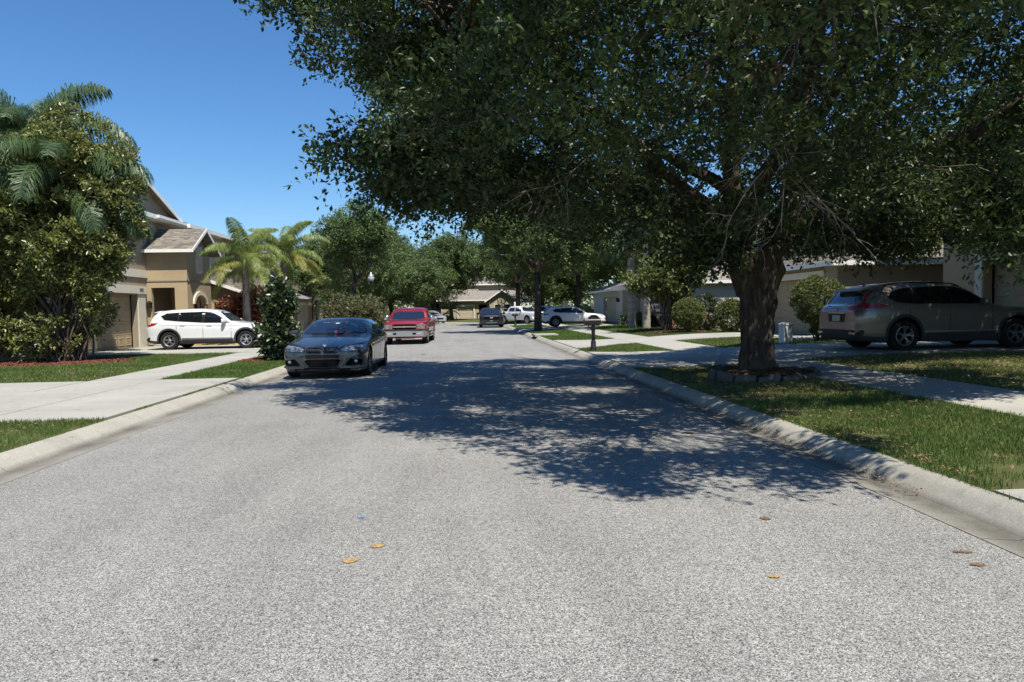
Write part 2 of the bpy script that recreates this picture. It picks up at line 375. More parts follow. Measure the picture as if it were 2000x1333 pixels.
class MB:
    def __init__(s):
        s.v = []; s.f = []; s.m = []
    def add(s, vs, fs, mi=0):
        b = len(s.v)
        s.v.extend([tuple(map(float, p)) for p in vs])
        for f in fs:
            s.f.append([b + i for i in f]); s.m.append(mi)
        return s
    def box(s, x0, x1, y0, y1, z0, z1, mi=0):
        vs = [(x0, y0, z0), (x1, y0, z0), (x1, y1, z0), (x0, y1, z0), (x0, y0, z1), (x1, y0, z1), (x1, y1, z1), (x0, y1, z1)]
        return s.add(vs, [(3, 2, 1, 0), (4, 5, 6, 7), (0, 1, 5, 4), (1, 2, 6, 5), (2, 3, 7, 6), (3, 0, 4, 7)], mi)
    def obox(s, c, size, rot=None, mi=0, taper=1.0):
        hx, hy, hz = [k / 2 for k in size]
        vs = []
        for z, t in ((-hz, 1.0), (hz, taper)):
            for x, y in ((-hx, -hy), (hx, -hy), (hx, hy), (-hx, hy)):
                p = Vector((x * t, y * t, z))
                if rot is not None: p = rot @ p
                vs.append(p + Vector(c))
        return s.add(vs, [(3, 2, 1, 0), (4, 5, 6, 7), (0, 1, 5, 4), (1, 2, 6, 5), (2, 3, 7, 6), (3, 0, 4, 7)], mi)
    def hexa(s, pts, mi=0):
        return s.add(pts, [(3, 2, 1, 0), (4, 5, 6, 7), (0, 1, 5, 4), (1, 2, 6, 5), (2, 3, 7, 6), (3, 0, 4, 7)], mi)
    def tube(s, pts, rad, seg=8, mi=0, cap=True):
        pts = [Vector(p) for p in pts]
        if not hasattr(rad, '__len__'): rad = [rad] * len(pts)
        n = len(pts); b = len(s.v)
        prev = None
        for i, p in enumerate(pts):
            d = (pts[min(i + 1, n - 1)] - pts[max(i - 1, 0)])
            if d.length < 1e-9: d = Vector((0, 0, 1))
            d.normalize()
            if prev is None:
                a = d.orthogonal().normalized()
            else:
                a = prev - d * prev.dot(d)
                a = a.normalized() if a.length > 1e-6 else d.orthogonal().normalized()
            prev = a; c = d.cross(a)
            for k in range(seg):
                t = 2 * math.pi * k / seg
                q = p + (a * math.cos(t) + c * math.sin(t)) * rad[i]
                s.v.append((q.x, q.y, q.z))
        for i in range(n - 1):
            for k in range(seg):
                k2 = (k + 1) % seg
                s.f.append([b + i * seg + k, b + i * seg + k2, b + (i + 1) * seg + k2, b + (i + 1) * seg + k]); s.m.append(mi)
        if cap:
            s.f.append([b + k for k in range(seg)][::-1]); s.m.append(mi)
            s.f.append([b + (n - 1) * seg + k for k in range(seg)]); s.m.append(mi)
        return s
    def lathe(s, prof, axis='z', c=(0, 0, 0), seg=20, mi=0, cap=True):
        """prof: list of (r, h)"""
        b = len(s.v)
        for r_, h in prof:
            for k in range(seg):
                t = 2 * math.pi * k / seg
                x, y = r_ * math.cos(t), r_ * math.sin(t)
                q = {'z': (x, y, h), 'y': (x, h, y), 'x': (h, x, y)}[axis]
                s.v.append((q[0] + c[0], q[1] + c[1], q[2] + c[2]))
        for i in range(len(prof) - 1):
            for k in range(seg):
                k2 = (k + 1) % seg
                s.f.append([b + i * seg + k, b + i * seg + k2, b + (i + 1) * seg + k2, b + (i + 1) * seg + k]); s.m.append(mi)
        if cap and prof[0][0] > 1e-5:
            s.f.append([b + k for k in range(seg)][::-1]); s.m.append(mi)
        if cap and prof[-1][0] > 1e-5:
            s.f.append([b + (len(prof) - 1) * seg + k for k in range(seg)]); s.m.append(mi)
        return s
    def prism(s, poly, z0, z1, mi=0, axis='z'):
        """poly of 2D points; axis z: (x,y); x: (y,z) extruded along x; y: (x,z) extruded along y"""
        n = len(poly)
        def P(a, b_, h):
            return {'z': (a, b_, h), 'x': (h, a, b_), 'y': (a, h, b_)}[axis]
        vs = [P(a, b_, z0) for a, b_ in poly] + [P(a, b_, z1) for a, b_ in poly]
        fs = [list(range(n))[::-1], list(range(n, 2 * n))] + [[i, (i + 1) % n, n + (i + 1) % n, n + i] for i in range(n)]
        return s.add(vs, fs, mi)
    def mesh(s, name, mats, smooth=False, sharp=None):
        me = bpy.data.meshes.new(name)
        me.from_pydata(s.v, [], s.f)
        for m in (mats if isinstance(mats, (list, tuple)) else [mats]):
            me.materials.append(m)
        me.polygons.foreach_set("material_index", s.m)
        me.polygons.foreach_set("use_smooth", [False] * len(me.polygons))
        if smooth:
            me.polygons.foreach_set("use_smooth", [True] * len(me.polygons))
            if sharp: me.set_sharp_from_angle(angle=R(sharp))
        me.update()
        return me
    def build(s, name, mats, parent=None, smooth=False, sharp=None):
        return ob(name, s.mesh(name, mats, smooth, sharp), parent)

def fix_normals(me):
    import bmesh
    bm = bmesh.new(); bm.from_mesh(me); bmesh.ops.recalc_face_normals(bm, faces=bm.faces); bm.to_mesh(me); bm.free()

def kids(o):
    return [c for c in list(o.children)]

def copy_tree(o, parent=None):
    c = o.copy(); scene.collection.objects.link(c)
    c.parent = parent
    for ch in kids(o):
        copy_tree(ch, c)
    return c

def sstep(t):
    t = max(0.0, min(1.0, t)); return t * t * (3 - 2 * t)

def zg(x):
    """height of the verge and yards either side of the road"""
    if x > 3.78: return 0.12 + 0.23 * sstep((x - 3.78) / 6.27)
    if x < -4.82: return 0.11
    return 0.0
# ------------------------------------------------------------------ ground, road, kerbs
ARC = Vector((-16.0, 66.0))                                   # centre of the bend at the far end
RX, LX = 3.23, -4.20                                          # asphalt edges of the straight
def path(s, x):
    """point at distance s along the street for the line that starts at lateral position x"""
    if s <= 66.0: return (x, s)
    r_ = x - ARC.x; arc_len = 17.0 * math.pi / 2
    if s <= 66.0 + arc_len:
        a = (s - 66.0) / 17.0
        return (ARC.x + r_ * math.cos(a), ARC.y + r_ * math.sin(a))
    return (ARC.x - (s - 66.0 - arc_len), ARC.y + r_)

def ribbon(name, ss, xs, zf, m, parent=None, smooth=False):
    vs = []; fs = []
    for s in ss:
        for x in xs:
            p = path(s, x); vs.append((p[0], p[1], zf(x)))
    k = len(xs)
    for i in range(len(ss) - 1):
        for j in range(k - 1):
            fs.append((i * k + j, i * k + j + 1, (i + 1) * k + j + 1, (i + 1) * k + j))
    return ob(name, np_mesh(name, vs, fs, m, smooth), parent)

S_ALL = list(np.arange(-20, 66.1, 2.0)) + [66 + k * 17 * math.pi / 2 / 18 for k in range(1, 19)] + [110, 130, 160]
g = MB(); g.add([(-700, -120, -0.12), (700, -120, -0.12), (700, 900, -0.12), (-700, 900, -0.12)], [(0, 1, 2, 3)])
ground = tag(g.build('ground', M['soil']), kind='structure')
road = tag(ribbon('road', S_ALL, [LX + 0.02, -2, -0.5, 1.0, RX - 0.02], lambda x: 0.004 + 0.02 * (1 - ((x + 0.48) / 3.7) ** 2), M['asphalt']), kind='structure')
ribbon('road_bed', S_ALL, [LX - 0.06, RX + 0.06], lambda x: -0.012, M['joint'], road)

def lawn_z(x): return zg(x)
xs_r = [3.77, 3.79] + list(np.arange(4.5, 10.6, 0.5)) + [14, 20, 40, 80, 200]
lawn_r = tag(ribbon('lawn', S_ALL, xs_r, lambda x: zg(max(x, 3.79)) if x > 3.78 else 0.118, M['soil']), kind='structure')
vs, fs = [], []
cols = [-4.81, -6, -8, -10, -12, -14, -16, -20, -40, -80]
for x in cols:
    top = 66 + math.sqrt(max(0, 11.19 ** 2 - max(0, x + 16) ** 2)) if x < -4.8 else 66
    for y in [-20, 0, 10, 20, 30, 45, 60, top]: vs.append((x, y, 0.11))
for i in range(len(cols) - 1):
    for j in range(7): fs.append((i * 8 + j, i * 8 + j + 1, (i + 1) * 8 + j + 1, (i + 1) * 8 + j))
lawn_l = tag(ob('lawn', np_mesh('lawn', vs, fs, M['soil'])), kind='structure')

KP = [(0, 0.0), (0.2, -0.012), (0.48, -0.026), (0.54, -0.018), (0.62, 0.015), (0.74, 0.070), (0.84, 0.102), (1, 0.12)]
def kerb_run(side, s0, s1, parent, seglen=3.05):
    w = 0.55 if side > 0 else 0.62; edge = RX if side > 0 else LX
    top = 0.12 if side > 0 else 0.11
    s = s0
    while s < s1 - 0.2:
        e = min(s + seglen, s1)
        sub = 1 if e < 66 else 4
        ss = [s + 0.006 + (e - s - 0.012) * k / sub for k in range(sub + 1)]
        vs, fs = [], []
        for q in ss:
            for d, z in KP:
                p = path(q, edge + side * d * w); vs.append((p[0], p[1], z * top / 0.12))
            p = path(q, edge + side * w); vs.append((p[0], p[1], -0.1))
            p = path(q, edge); vs.append((p[0], p[1], -0.1))
        k = len(KP) + 2
        for i in range(len(ss) - 1):
            for j in range(k - 1):
                a, b, c, d_ = i * k + j, i * k + j + 1, (i + 1) * k + j + 1, (i + 1) * k + j
                fs.append((a, b, c, d_) if side > 0 else (a, d_, c, b))
        b0 = 0; b1 = (len(ss) - 1) * k
        me = bpy.data.meshes.new('kerb_segment')
        me.from_pydata(vs, [], fs + [list(range(b0, b0 + k)), list(range(b1, b1 + k))[::-1]])
        me.materials.append(M['kerb'])
        for p_ in me.polygons[:-2]: p_.use_smooth = True
        me.set_sharp_from_angle(angle=R(22))
        ob('kerb_segment', me, parent)
        s = e
kerb_r = tag(empty('kerb', (0, 0, 0)), kind='structure'); kerb_l = tag(empty('kerb', (0, 0, 0)), kind='structure')
kerb_run(1, -2.0, 34.4, kerb_r); kerb_run(1, 36.2, 115.0, kerb_r)
kerb_run(-1, 1.0, 100.0, kerb_l)

# concrete slabs: each slab of the pavements and drives is an object of its own
def slab(parent, xa, xb, ylo, yhi, m='concrete', lift=0.02, name='slab', nx=4):
    gap = 0.007
    x0, x1 = min(xa, xb) + gap, max(xa, xb) - gap
    xs = [x0 + (x1 - x0) * k / nx for k in range(nx + 1)]
    ylo_ = ylo if callable(ylo) else (lambda x: ylo); yhi_ = yhi if callable(yhi) else (lambda x: yhi)
    vs = []
    dz = random.uniform(-0.002, 0.003)
    for x in xs:
        z = zg(x) + lift + dz
        vs += [(x, ylo_(x) + gap, z), (x, yhi_(x) - gap, z), (x, ylo_(x) + gap, z - 0.08), (x, yhi_(x) - gap, z - 0.08)]
    fs = []
    for i in range(nx):
        a, b = i * 4, i * 4 + 4
        fs += [(a, b, b + 1, a + 1), (a + 2, b + 2, b, a), (a + 1, b + 1, b + 3, a + 3)]
    fs += [(0, 1, 3, 2), (nx * 4, nx * 4 + 2, nx * 4 + 3, nx * 4 + 1)]
    return ob(name, np_mesh(name, vs, fs, M[m]), parent)

def I(*p):
    xs = [q[0] for q in p]; ys = [q[1] for q in p]
    return lambda x: float(np.interp(x, xs, ys))

def pave_y(parent, x0, x1, ya, yb, n):
    for k in range(n):
        slab(parent, x0, x1, ya + (yb - ya) * k / n, ya + (yb - ya) * (k + 1) / n, nx=2)

R1lo, R1hi = I((3.78, 15.3), (6, 14.9), (18, 14.4)), I((3.78, 21.2), (5.8, 20.0), (7.4, 19.4), (18, 19.2))
R2lo, R2hi = I((3.78, 23.2), (5.6, 24.6), (7.4, 24.2), (12.5, 24.3)), I((3.78, 29.6), (5.5, 28.3), (7.2, 27.6), (12.5, 28.2))
R3lo, R3hi = I((3.78, 42.4), (5.5, 43.6), (14, 43.8)), I((3.78, 50.0), (5.5, 48.8), (14, 48.6))
R4lo, R4hi = I((3.78, 57.0), (5.5, 58.3), (14, 58.3)), I((3.78, 65.0), (5.5, 63.8), (14, 63.8))
L1lo, L1hi = 9.55, 15.2
L2lo, L2hi = I((-20, 25.1), (-8.0, 25.1), (-6.5, 24.9), (-4.83, 24.2)), I((-20, 31.7), (-8, 31.7), (-6.5, 31.9), (-4.83, 32.6))
SWR = (6.15, 7.45); SWL = (-8.0, -6.55)

dr1 = tag(empty('driveway'), kind='structure')
for a, b in ((3.80, 6.15), (6.15, 7.45)): slab(dr1, a, b, R1lo, R1hi)
for a, b in ((7.45, 10.0), (10.0, 12.6), (12.6, 14.9)):
    slab(dr1, a, b, R1lo, lambda x: 16.9); slab(dr1, a, b, 16.9, R1hi)
dr2 = tag(empty('driveway'), kind='structure')
for a, b in ((3.80, 6.15), (6.15, 7.45), (7.45, 9.9), (9.9, 12.35)): slab(dr2, a, b, R2lo, R2hi)
dr3 = tag(empty('driveway'), kind='structure')
for a, b in ((3.80, 6.15), (6.15, 7.45), (7.45, 10.8)): slab(dr3, a, b, R3lo, R3hi)
dr4 = tag(empty('driveway'), kind='structure')
for a, b in ((3.80, 6.15), (6.15, 7.45), (7.45, 13.5)): slab(dr4, a, b, R4lo, R4hi)
sw_r = tag(empty('sidewalk'), kind='structure')
pave_y(sw_r, *SWR, -1.0, 14.9, 10); pave_y(sw_r, *SWR, 19.5, 24.35, 3); pave_y(sw_r, *SWR, 27.65, 43.5, 10)
pave_y(sw_r, *SWR, 48.85, 58.2, 6); pave_y(sw_r, *SWR, 63.9, 66.0, 1)
dl1 = tag(empty('driveway'), kind='structure')
for a, b in ((-4.85, -6.55), (-6.55, -8.0), (-8.0, -11.0), (-11.0, -14.2), (-14.2, -17.5)):
    slab(dl1, a, b, L1lo, 13.35); slab(dl1, a, b, 13.35, L1hi if a != -6.55 else 15.4)
dl2 = tag(empty('driveway'), kind='structure')
for a, b in ((-4.85, -6.55), (-6.55, -8.0), (-8.0, -11.1), (-11.1, -14.15)): slab(dl2, a, b, L2lo, L2hi)
dl3 = tag(empty('driveway'), kind='structure')
for a, b in ((-4.85, -6.55), (-6.55, -8.0), (-8.0, -12.0)): slab(dl3, a, b, 50.2, 55.8)
sw_l = tag(empty('sidewalk'), kind='structure')
pave_y(sw_l, *SWL, -1.0, 9.5, 7); pave_y(sw_l, *SWL, 15.42, 24.9, 6); pave_y(sw_l, *SWL, 31.9, 50.2, 12); pave_y(sw_l, *SWL, 55.8, 66, 7)
# utility slab at the right frame edge behind the kerb
ub = tag(empty('utility_cover', (4.08, 4.35, 0)), 'small concrete utility slab behind the right kerb at the frame edge', 'slab')
m_ = MB(); m_.box(-0.28, 0.33, -0.75, 0.35, 0.05, 0.132); m_.build('cover', M['concrete'], ub)

# marks worn into or painted on the asphalt, children of the road
def blob(name, x, y, rx, ry, rot, m, seed, z=None):
    rr = random.Random(seed); n = 22
    zz = 0.004 + 0.02 * (1 - ((x + 0.48) / 3.7) ** 2)
    vs = [(x, y, zz + 0.0055)]
    for k in range(n):
        t = 2 * math.pi * k / n; q = rr.uniform(0.72, 1.12)
        a, b = rx * q * math.cos(t), ry * q * math.sin(t)
        px, py = x + a * math.cos(rot) - b * math.sin(rot), y + a * math.sin(rot) + b * math.cos(rot)
        vs.append((px, py, 0.004 + 0.02 * (1 - ((px + 0.48) / 3.7) ** 2) + 0.0045))
    me = bpy.data.meshes.new(name); me.from_pydata(vs, [], [(0, 1 + k, 1 + (k + 1) % n) for k in range(n)]); me.materials.append(m)
    ob(name, me, road)
blob('utility_mark', -0.57, 4.34, 0.055, 0.035, 0.5, M['patch_tan'], 1)
blob('utility_mark', -0.70, 4.10, 0.055, 0.04, 0.2, M['patch_tan'], 2)
blob('utility_mark', 1.66, 3.60, 0.035, 0.022, 0.1, M['patch_tan'], 3)
blob('paint_fleck', -0.76, 4.96, 0.03, 0.018, 0.2, M['patch_blue'], 4)
blob('stain', 2.06, 4.61, 0.035, 0.04, 0.2, M['patch_brown'], 5)
blob('stain', 2.93, 3.86, 0.06, 0.022, -0.2, M['patch_brown'], 6)
blob('stain', 2.87, 3.66, 0.05, 0.025, -0.2, M['patch_brown'], 7)

for k_, (x_, y_, a_, b_) in enumerate(((-1.35, 3.0, .014, .008), (-1.9, 10.4, .05, .02), (0.6, 9.2, .05, .03), (-0.9, 19.5, .10, .05), (-1.4, 23.5, .16, .07), (-3.0, 12.8, .06, .02), (2.6, 7.9, .08, .05))):
    blob('stain', x_, y_, a_, b_, .3 * k_, M['mulch_dark'], 30 + k_)
# ------------------------------------------------------------------ grass and litter
def in_right_verge(x, y):
    return (x > 3.78) & (x < 6.17)
def lawn_mask(x, y):
    """True where grass grows"""
    ok = np.ones_like(x, dtype=bool)
    fi = lambda f: np.array([f(v) for v in x]) if callable(f) else np.full_like(x, f)
    ok &= ~((x > SWR[0] + .02) & (x < SWR[1] - .02)); ok &= ~((x < SWL[1] - .02) & (x > SWL[0] + .02))
    r_ = x > 0
    for lo, hi in ((R1lo, R1hi), (R2lo, R2hi), (R3lo, R3hi), (R4lo, R4hi)):
        ok &= ~(r_ & (y > fi(lo) + .02) & (y < fi(hi) - .02))
    for lo, hi in ((L1lo, L1hi), (L2lo, L2hi), (50.2, 55.8)):
        ok &= ~(~r_ & (y > fi(lo) + .02) & (y < fi(hi) - .02))
    ok &= ~((x > 3.78) & (x < 4.44) & (y < 4.75))
    ok &= ~((x - 5.55) ** 2 / 1.05 ** 2 + (y - 12.55) ** 2 / 1.05 ** 2 < 1)       # tree ring
    ok &= ~((x + 12.6) ** 2 / 2.6 ** 2 + (y - 21.9) ** 2 / 1.7 ** 2 < 1)          # red mulch bed
    ok &= ~((x + 5.95) ** 2 / 0.75 ** 2 + (y - 20.9) ** 2 / 0.8 ** 2 < 1)         # red ring round the kerb shrub
    ok &= ~((x - 9.7) ** 2 / 1.9 ** 2 + (y - 31.6) ** 2 / 2.3 ** 2 < 1)           # rock bed
    ok &= ~((x > 10.7) & (y > 20.3) & (y < 24.3))                                 # rock bed round the big globe bush
    return ok

def blades(name, x0, x1, y0, y1, dens, h, w, m, tri3=True, lean=0.5, extra=None, parent=None, patchy=0.0, seed=1):
    rg = np.random.default_rng(seed)
    n = int((x1 - x0) * (y1 - y0) * dens)
    x = rg.uniform(x0, x1, n); y = rg.uniform(y0, y1, n)
    k = lawn_mask(x + rg.normal(0, 0.018, n), y + rg.normal(0, 0.018, n))
    if extra is not None: k &= extra(x, y)
    if patchy:
        q = np.sin(x * 2.3 + 1.3 * np.sin(y * 1.7)) * np.sin(y * 1.9 + 2 * np.sin(x * 1.1)) + 0.6 * np.sin(x * 7.1 + y * 3.3) * np.sin(y * 6.3)
        k &= rg.uniform(-1, 1, n) * 0.6 + q > -1 + patchy * 1.6
    x, y = x[k], y[k]; n = len(x)
    z = np.where(x > 3.78, 0.12 + 0.23 * (lambda t: t * t * (3 - 2 * t))(np.clip((x - 3.78) / 6.27, 0, 1)), 0.11)
    a = rg.uniform(0, 2 * np.pi, n); hh = h * rg.uniform(0.45, 1.25, n); ww = w * rg.uniform(0.6, 1.3, n)
    la = rg.uniform(0, 2 * np.pi, n); ll = hh * rg.uniform(0.1, 1.0, n) * lean
    cx, sx = np.cos(a) * ww / 2, np.sin(a) * ww / 2
    B = np.stack([x, y, z - 0.004], 1); D = np.stack([np.cos(la) * ll, np.sin(la) * ll, np.zeros(n)], 1)
    S = np.stack([cx, sx, np.zeros(n)], 1); H = np.stack([np.zeros(n), np.zeros(n), hh], 1)
    if tri3:
        V = np.stack([B - S, B + S, B + D * 0.35 + H * 0.6 + S * 0.8, B + D * 0.35 + H * 0.6 - S * 0.8, B + D + H], 1).reshape(-1, 3)
        o = (np.arange(n) * 5)[:, None]
        F = np.concatenate([o + [0, 1, 2], o + [0, 2, 3], o + [3, 2, 4]], 1).reshape(-1, 3)
    else:
        V = np.stack([B - S, B + S, B + D + H], 1).reshape(-1, 3)
        F = (np.arange(n) * 3)[:, None] + np.array([0, 1, 2])
    return tag(ob(name, np_mesh(name, V, F, m), parent), kind='stuff')

lush = lambda x, y: (y < 9.3 + 1.2 * np.sin(x * 2)) | (np.random.default_rng(5).random(len(x)) < 0.30)
blades('grass', 3.76, 6.2, 4.2, 9.6, 3800, 0.06, 0.006, M['grass'], seed=11, patchy=0.22)
blades('grass', 3.76, 6.2, 9.3, 15.4, 1700, 0.05, 0.006, M['grass'], seed=12, patchy=0.55)
blades('dry_grass', 3.76, 6.2, 4.2, 15.4, 1000, 0.045, 0.006, M['grass_dry'], seed=13, patchy=0.3)
blades('grass', 7.42, 16.0, 7.0, 15.0, 650, 0.055, 0.009, M['grass'], seed=14, patchy=0.35)
blades('dry_grass', 7.42, 16.0, 7.0, 15.0, 600, 0.05, 0.008, M['grass_dry'], seed=15, patchy=0.2)
blades('grass', -9.5, -4.80, 5.5, 9.7, 2600, 0.06, 0.006, M['grass'], seed=16, patchy=0.1)
blades('dry_grass', -9.5, -4.80, 5.5, 9.7, 500, 0.05, 0.006, M['grass_dry'], seed=17)
blades('grass', -16.5, -7.95, 15.0, 25.3, 700, 0.07, 0.012, M['grass'], seed=18, patchy=0.1)
blades('dry_grass', -16.5, -7.95, 15.0, 25.3, 110, 0.06, 0.010, M['grass_dry'], seed=19)
blades('grass', -6.6, -4.80, 15.1, 25.0, 1500, 0.06, 0.009, M['grass'], seed=20, patchy=0.05)
blades('grass', 3.76, 6.2, 20.0, 25.0, 900, 0.06, 0.011, M['grass'], tri3=False, seed=21)
blades('grass', 7.42, 12.5, 19.1, 24.6, 700, 0.06, 0.012, M['grass'], tri3=False, seed=22)
blades('dry_grass', 7.42, 12.5, 19.1, 24.6, 200, 0.05, 0.010, M['grass_dry'], tri3=False, seed=23)
blades('grass', 7.42, 11.0, 27.4, 43.6, 330, 0.07, 0.02, M['grass'], tri3=False, seed=24)
blades('grass', 3.76, 6.2, 28.0, 43.6, 400, 0.07, 0.02, M['grass'], tri3=False, seed=25)
blades('grass', 3.76, 11.0, 48.5, 66, 110, 0.09, 0.04, M['grass'], tri3=False, seed=26)
blades('grass', -12.0, -4.80, 32.0, 50.0, 120, 0.09, 0.03, M['grass'], tri3=False, seed=27)
# tufts growing in the joint between the left drive and the kerb
rg = np.random.default_rng(3)
def joint_tufts():
    keep = lambda x, y: np.sin(y * 3.1) + 0.8 * np.sin(y * 7.7 + 1) > 0.35
    rgx = np.random.default_rng(8); n = 1500
    y = rgx.uniform(9.6, 15.8, n); y = y[keep(0, y)]; n = len(y)
    x = -4.825 + rgx.normal(0, 0.012, n)
    h = rgx.uniform(0.01, 0.035, n); a = rgx.uniform(0, 6.28, n)
    B = np.stack([x, y, np.full(n, 0.105)], 1); S = np.stack([np.cos(a), np.sin(a), 0 * a], 1) * 0.004
    V = np.stack([B - S, B + S, B + np.stack([rgx.normal(0, .012, n), rgx.normal(0, .012, n), h + .012], 1)], 1).reshape(-1, 3)
    tag(ob('joint_grass', np_mesh('joint_grass', V, (np.arange(n) * 3)[:, None] + np.array([0, 1, 2]), M['grass'])), kind='stuff')
joint_tufts()

def litter(name, n, pts, m, size=0.05, zoff=0.01, seed=4):
    rg = np.random.default_rng(seed)
    x, y = pts(rg, n); n = len(x)
    z = np.where(x > 3.78, 0.12 + 0.23 * (lambda t: t * t * (3 - 2 * t))(np.clip((x - 3.78) / 6.27, 0, 1)), np.where(x < -4.82, 0.11, 0.03))
    if zoff > 0.5: z = z * 0 + (zoff - 1)
    else: z = z + zoff + rg.uniform(0, 0.012, n)
    a = rg.uniform(0, 6.28, n); s = size * rg.uniform(0.5, 1.2, n)
    t = rg.uniform(-0.5, 0.5, (n, 2))
    P = np.stack([x, y, z], 1)
    U = np.stack([np.cos(a), np.sin(a), t[:, 0]], 1) * s[:, None] / 2; W = np.stack([-np.sin(a), np.cos(a), t[:, 1]], 1) * s[:, None] * 0.25
    V = np.stack([P - U, P + W, P + U + [0, 0, 0.004], P - W], 1).reshape(-1, 3)
    return tag(ob(name, np_mesh(name, V, (np.arange(n) * 4)[:, None] + np.arange(4), m)), kind='stuff')
litter('leaf_litter', 3600, lambda r_, n: (r_.uniform(3.8, 6.2, n), 5.0 + 10 * r_.uniform(0, 1, n) ** .6), M['litter'], 0.05, 0.012, 41)
litter('leaf_litter', 5200, lambda r_, n: (r_.uniform(7.4, 15, n), r_.uniform(6.0, 14.6, n)), M['litter'], 0.06, 0.02, 42)
litter('leaf_litter', 1500, lambda r_, n: (r_.normal(3.47, 0.06, n), 5.0 + np.abs(r_.normal(0, 4.5, n))), M['litter'], 0.022, 0.005, 43)
litter('leaf_litter', 700, lambda r_, n: (r_.uniform(-9, -4.83, n), r_.uniform(6.5, 9.6, n)), M['litter'], 0.035, 0.03, 44)
litter('leaf_litter', 600, lambda r_, n: (r_.uniform(-10.5, -8.0, n), r_.uniform(15.3, 19, n)), M['litter'], 0.05, 0.03, 45)
litter('leaf_litter', 500, lambda r_, n: (3.85 + np.abs(r_.normal(0, .14, n)), r_.uniform(5, 9, n)), M['litter'], 0.04, 0.02, 46)
litter('leaf_litter', 420, lambda r_, n: (3.3 - np.abs(r_.normal(0, 1.6, n)), r_.uniform(5, 20, n)), M['litter'], 0.03, 0.002, 47)

def bed(name, cx, cy, rx, ry, m, h=0.05, seed=1, chips=0, chip=0.05):
    """a mounded planting bed"""
    rr = random.Random(seed); n = 30; vs = [(cx, cy, zg(cx) + h)]
    for q, hh in ((0.6, h * 0.9), (1.0, 0.008)):
        for k in range(n):
            t = 2 * math.pi * k / n; w = rr.uniform(0.92, 1.06)
            x, y = cx + rx * q * w * math.cos(t), cy + ry * q * w * math.sin(t)
            vs.append((x, y, zg(x) + hh))
    fs = [(0, 1 + k, 1 + (k + 1) % n) for k in range(n)]
    fs += [(1 + k, n + 1 + k, n + 1 + (k + 1) % n, 1 + (k + 1) % n) for k in range(n)]
    me = bpy.data.meshes.new(name); me.from_pydata(vs, [], fs); me.materials.append(m)
    o = tag(ob(name, me), kind='stuff')
    if chips:
        rg = np.random.default_rng(seed)
        r_ = np.sqrt(rg.uniform(0, 1, chips)); t = rg.uniform(0, 6.28, chips)
        x, y = cx + rx * r_ * np.cos(t), cy + ry * r_ * np.sin(t)
        z = np.array([zg(v) for v in x]) + h * np.clip(1.25 - r_, 0, 1) + 0.012
        P = np.stack([x, y, z], 1); U = rg.normal(0, 1, (chips, 3)); U /= np.linalg.norm(U, axis=1)[:, None]; U[:, 2] *= 0.35
        W = np.cross(U, rg.normal(0, 1, (chips, 3))); W /= np.linalg.norm(W, axis=1)[:, None]
        s = chip * rg.uniform(0.5, 1.2, chips)[:, None]
        V = np.stack([P - U * s / 2, P + W * s * .3, P + U * s / 2, P - W * s * .3], 1).reshape(-1, 3)
        ch = ob(name + '_chips', np_mesh(name, V, (np.arange(chips) * 4)[:, None] + np.arange(4), m), o); ch['kind'] = 'stuff'
    return o
bed('mulch_bed', -12.8, 22.0, 2.6, 1.55, M['mulch'], 0.07, 2, 3500, 0.07)
bed('mulch_bed', -5.95, 20.9, 0.72, 0.85, M['mulch'], 0.06, 3, 1200, 0.05)
bed('mulch_bed', 5.55, 12.55, 0.95, 0.95, M['mulch_dark'], 0.14, 4, 2500, 0.05)
bed('rock_bed', 9.7, 31.6, 1.9, 2.3, M['mulch_dark'], 0.04, 5, 1200, 0.08)
bed('rock_bed', 12.0, 22.4, 1.5, 1.7, M['rock'], 0.04, 6, 2200, 0.08)
bed('mulch_bed', -10.6, 34.0, 3.6, 2.0, M['mulch_gold'], 0.04, 7, 1500, 0.09)
# ------------------------------------------------------------------ houses
def wall_panel(axis, c, a0, a1, z0, z1, holes=(), t=0.2, mb=None, mi=0):
    """wall on plane axis=c (outer face), thickness t behind it (sign of t), with rectangular holes (a0,a1,z0,z1)"""
    mb = mb or MB()
    As = sorted({a0, a1, *[h[0] for h in holes], *[h[1] for h in holes]}); Zs = sorted({z0, z1, *[h[2] for h in holes], *[h[3] for h in holes]})
    As = [a for a in As if a0 <= a <= a1]; Zs = [z for z in Zs if z0 <= z <= z1]
    lo, hi = min(c, c + t), max(c, c + t)
    for i in range(len(As) - 1):
        am = (As[i] + As[i + 1]) / 2; z = None
        for j in range(len(Zs)):
            solid = j < len(Zs) - 1 and not any(h[0] < am < h[1] and h[2] < (Zs[j] + Zs[j + 1]) / 2 < h[3] for h in holes)
            if solid and z is None: z = Zs[j]
            if not solid and z is not None:
                if axis == 'x': mb.box(lo, hi, As[i], As[i + 1], z, Zs[j], mi)
                else: mb.box(As[i], As[i + 1], lo, hi, z, Zs[j], mi)
                z = None
    return mb

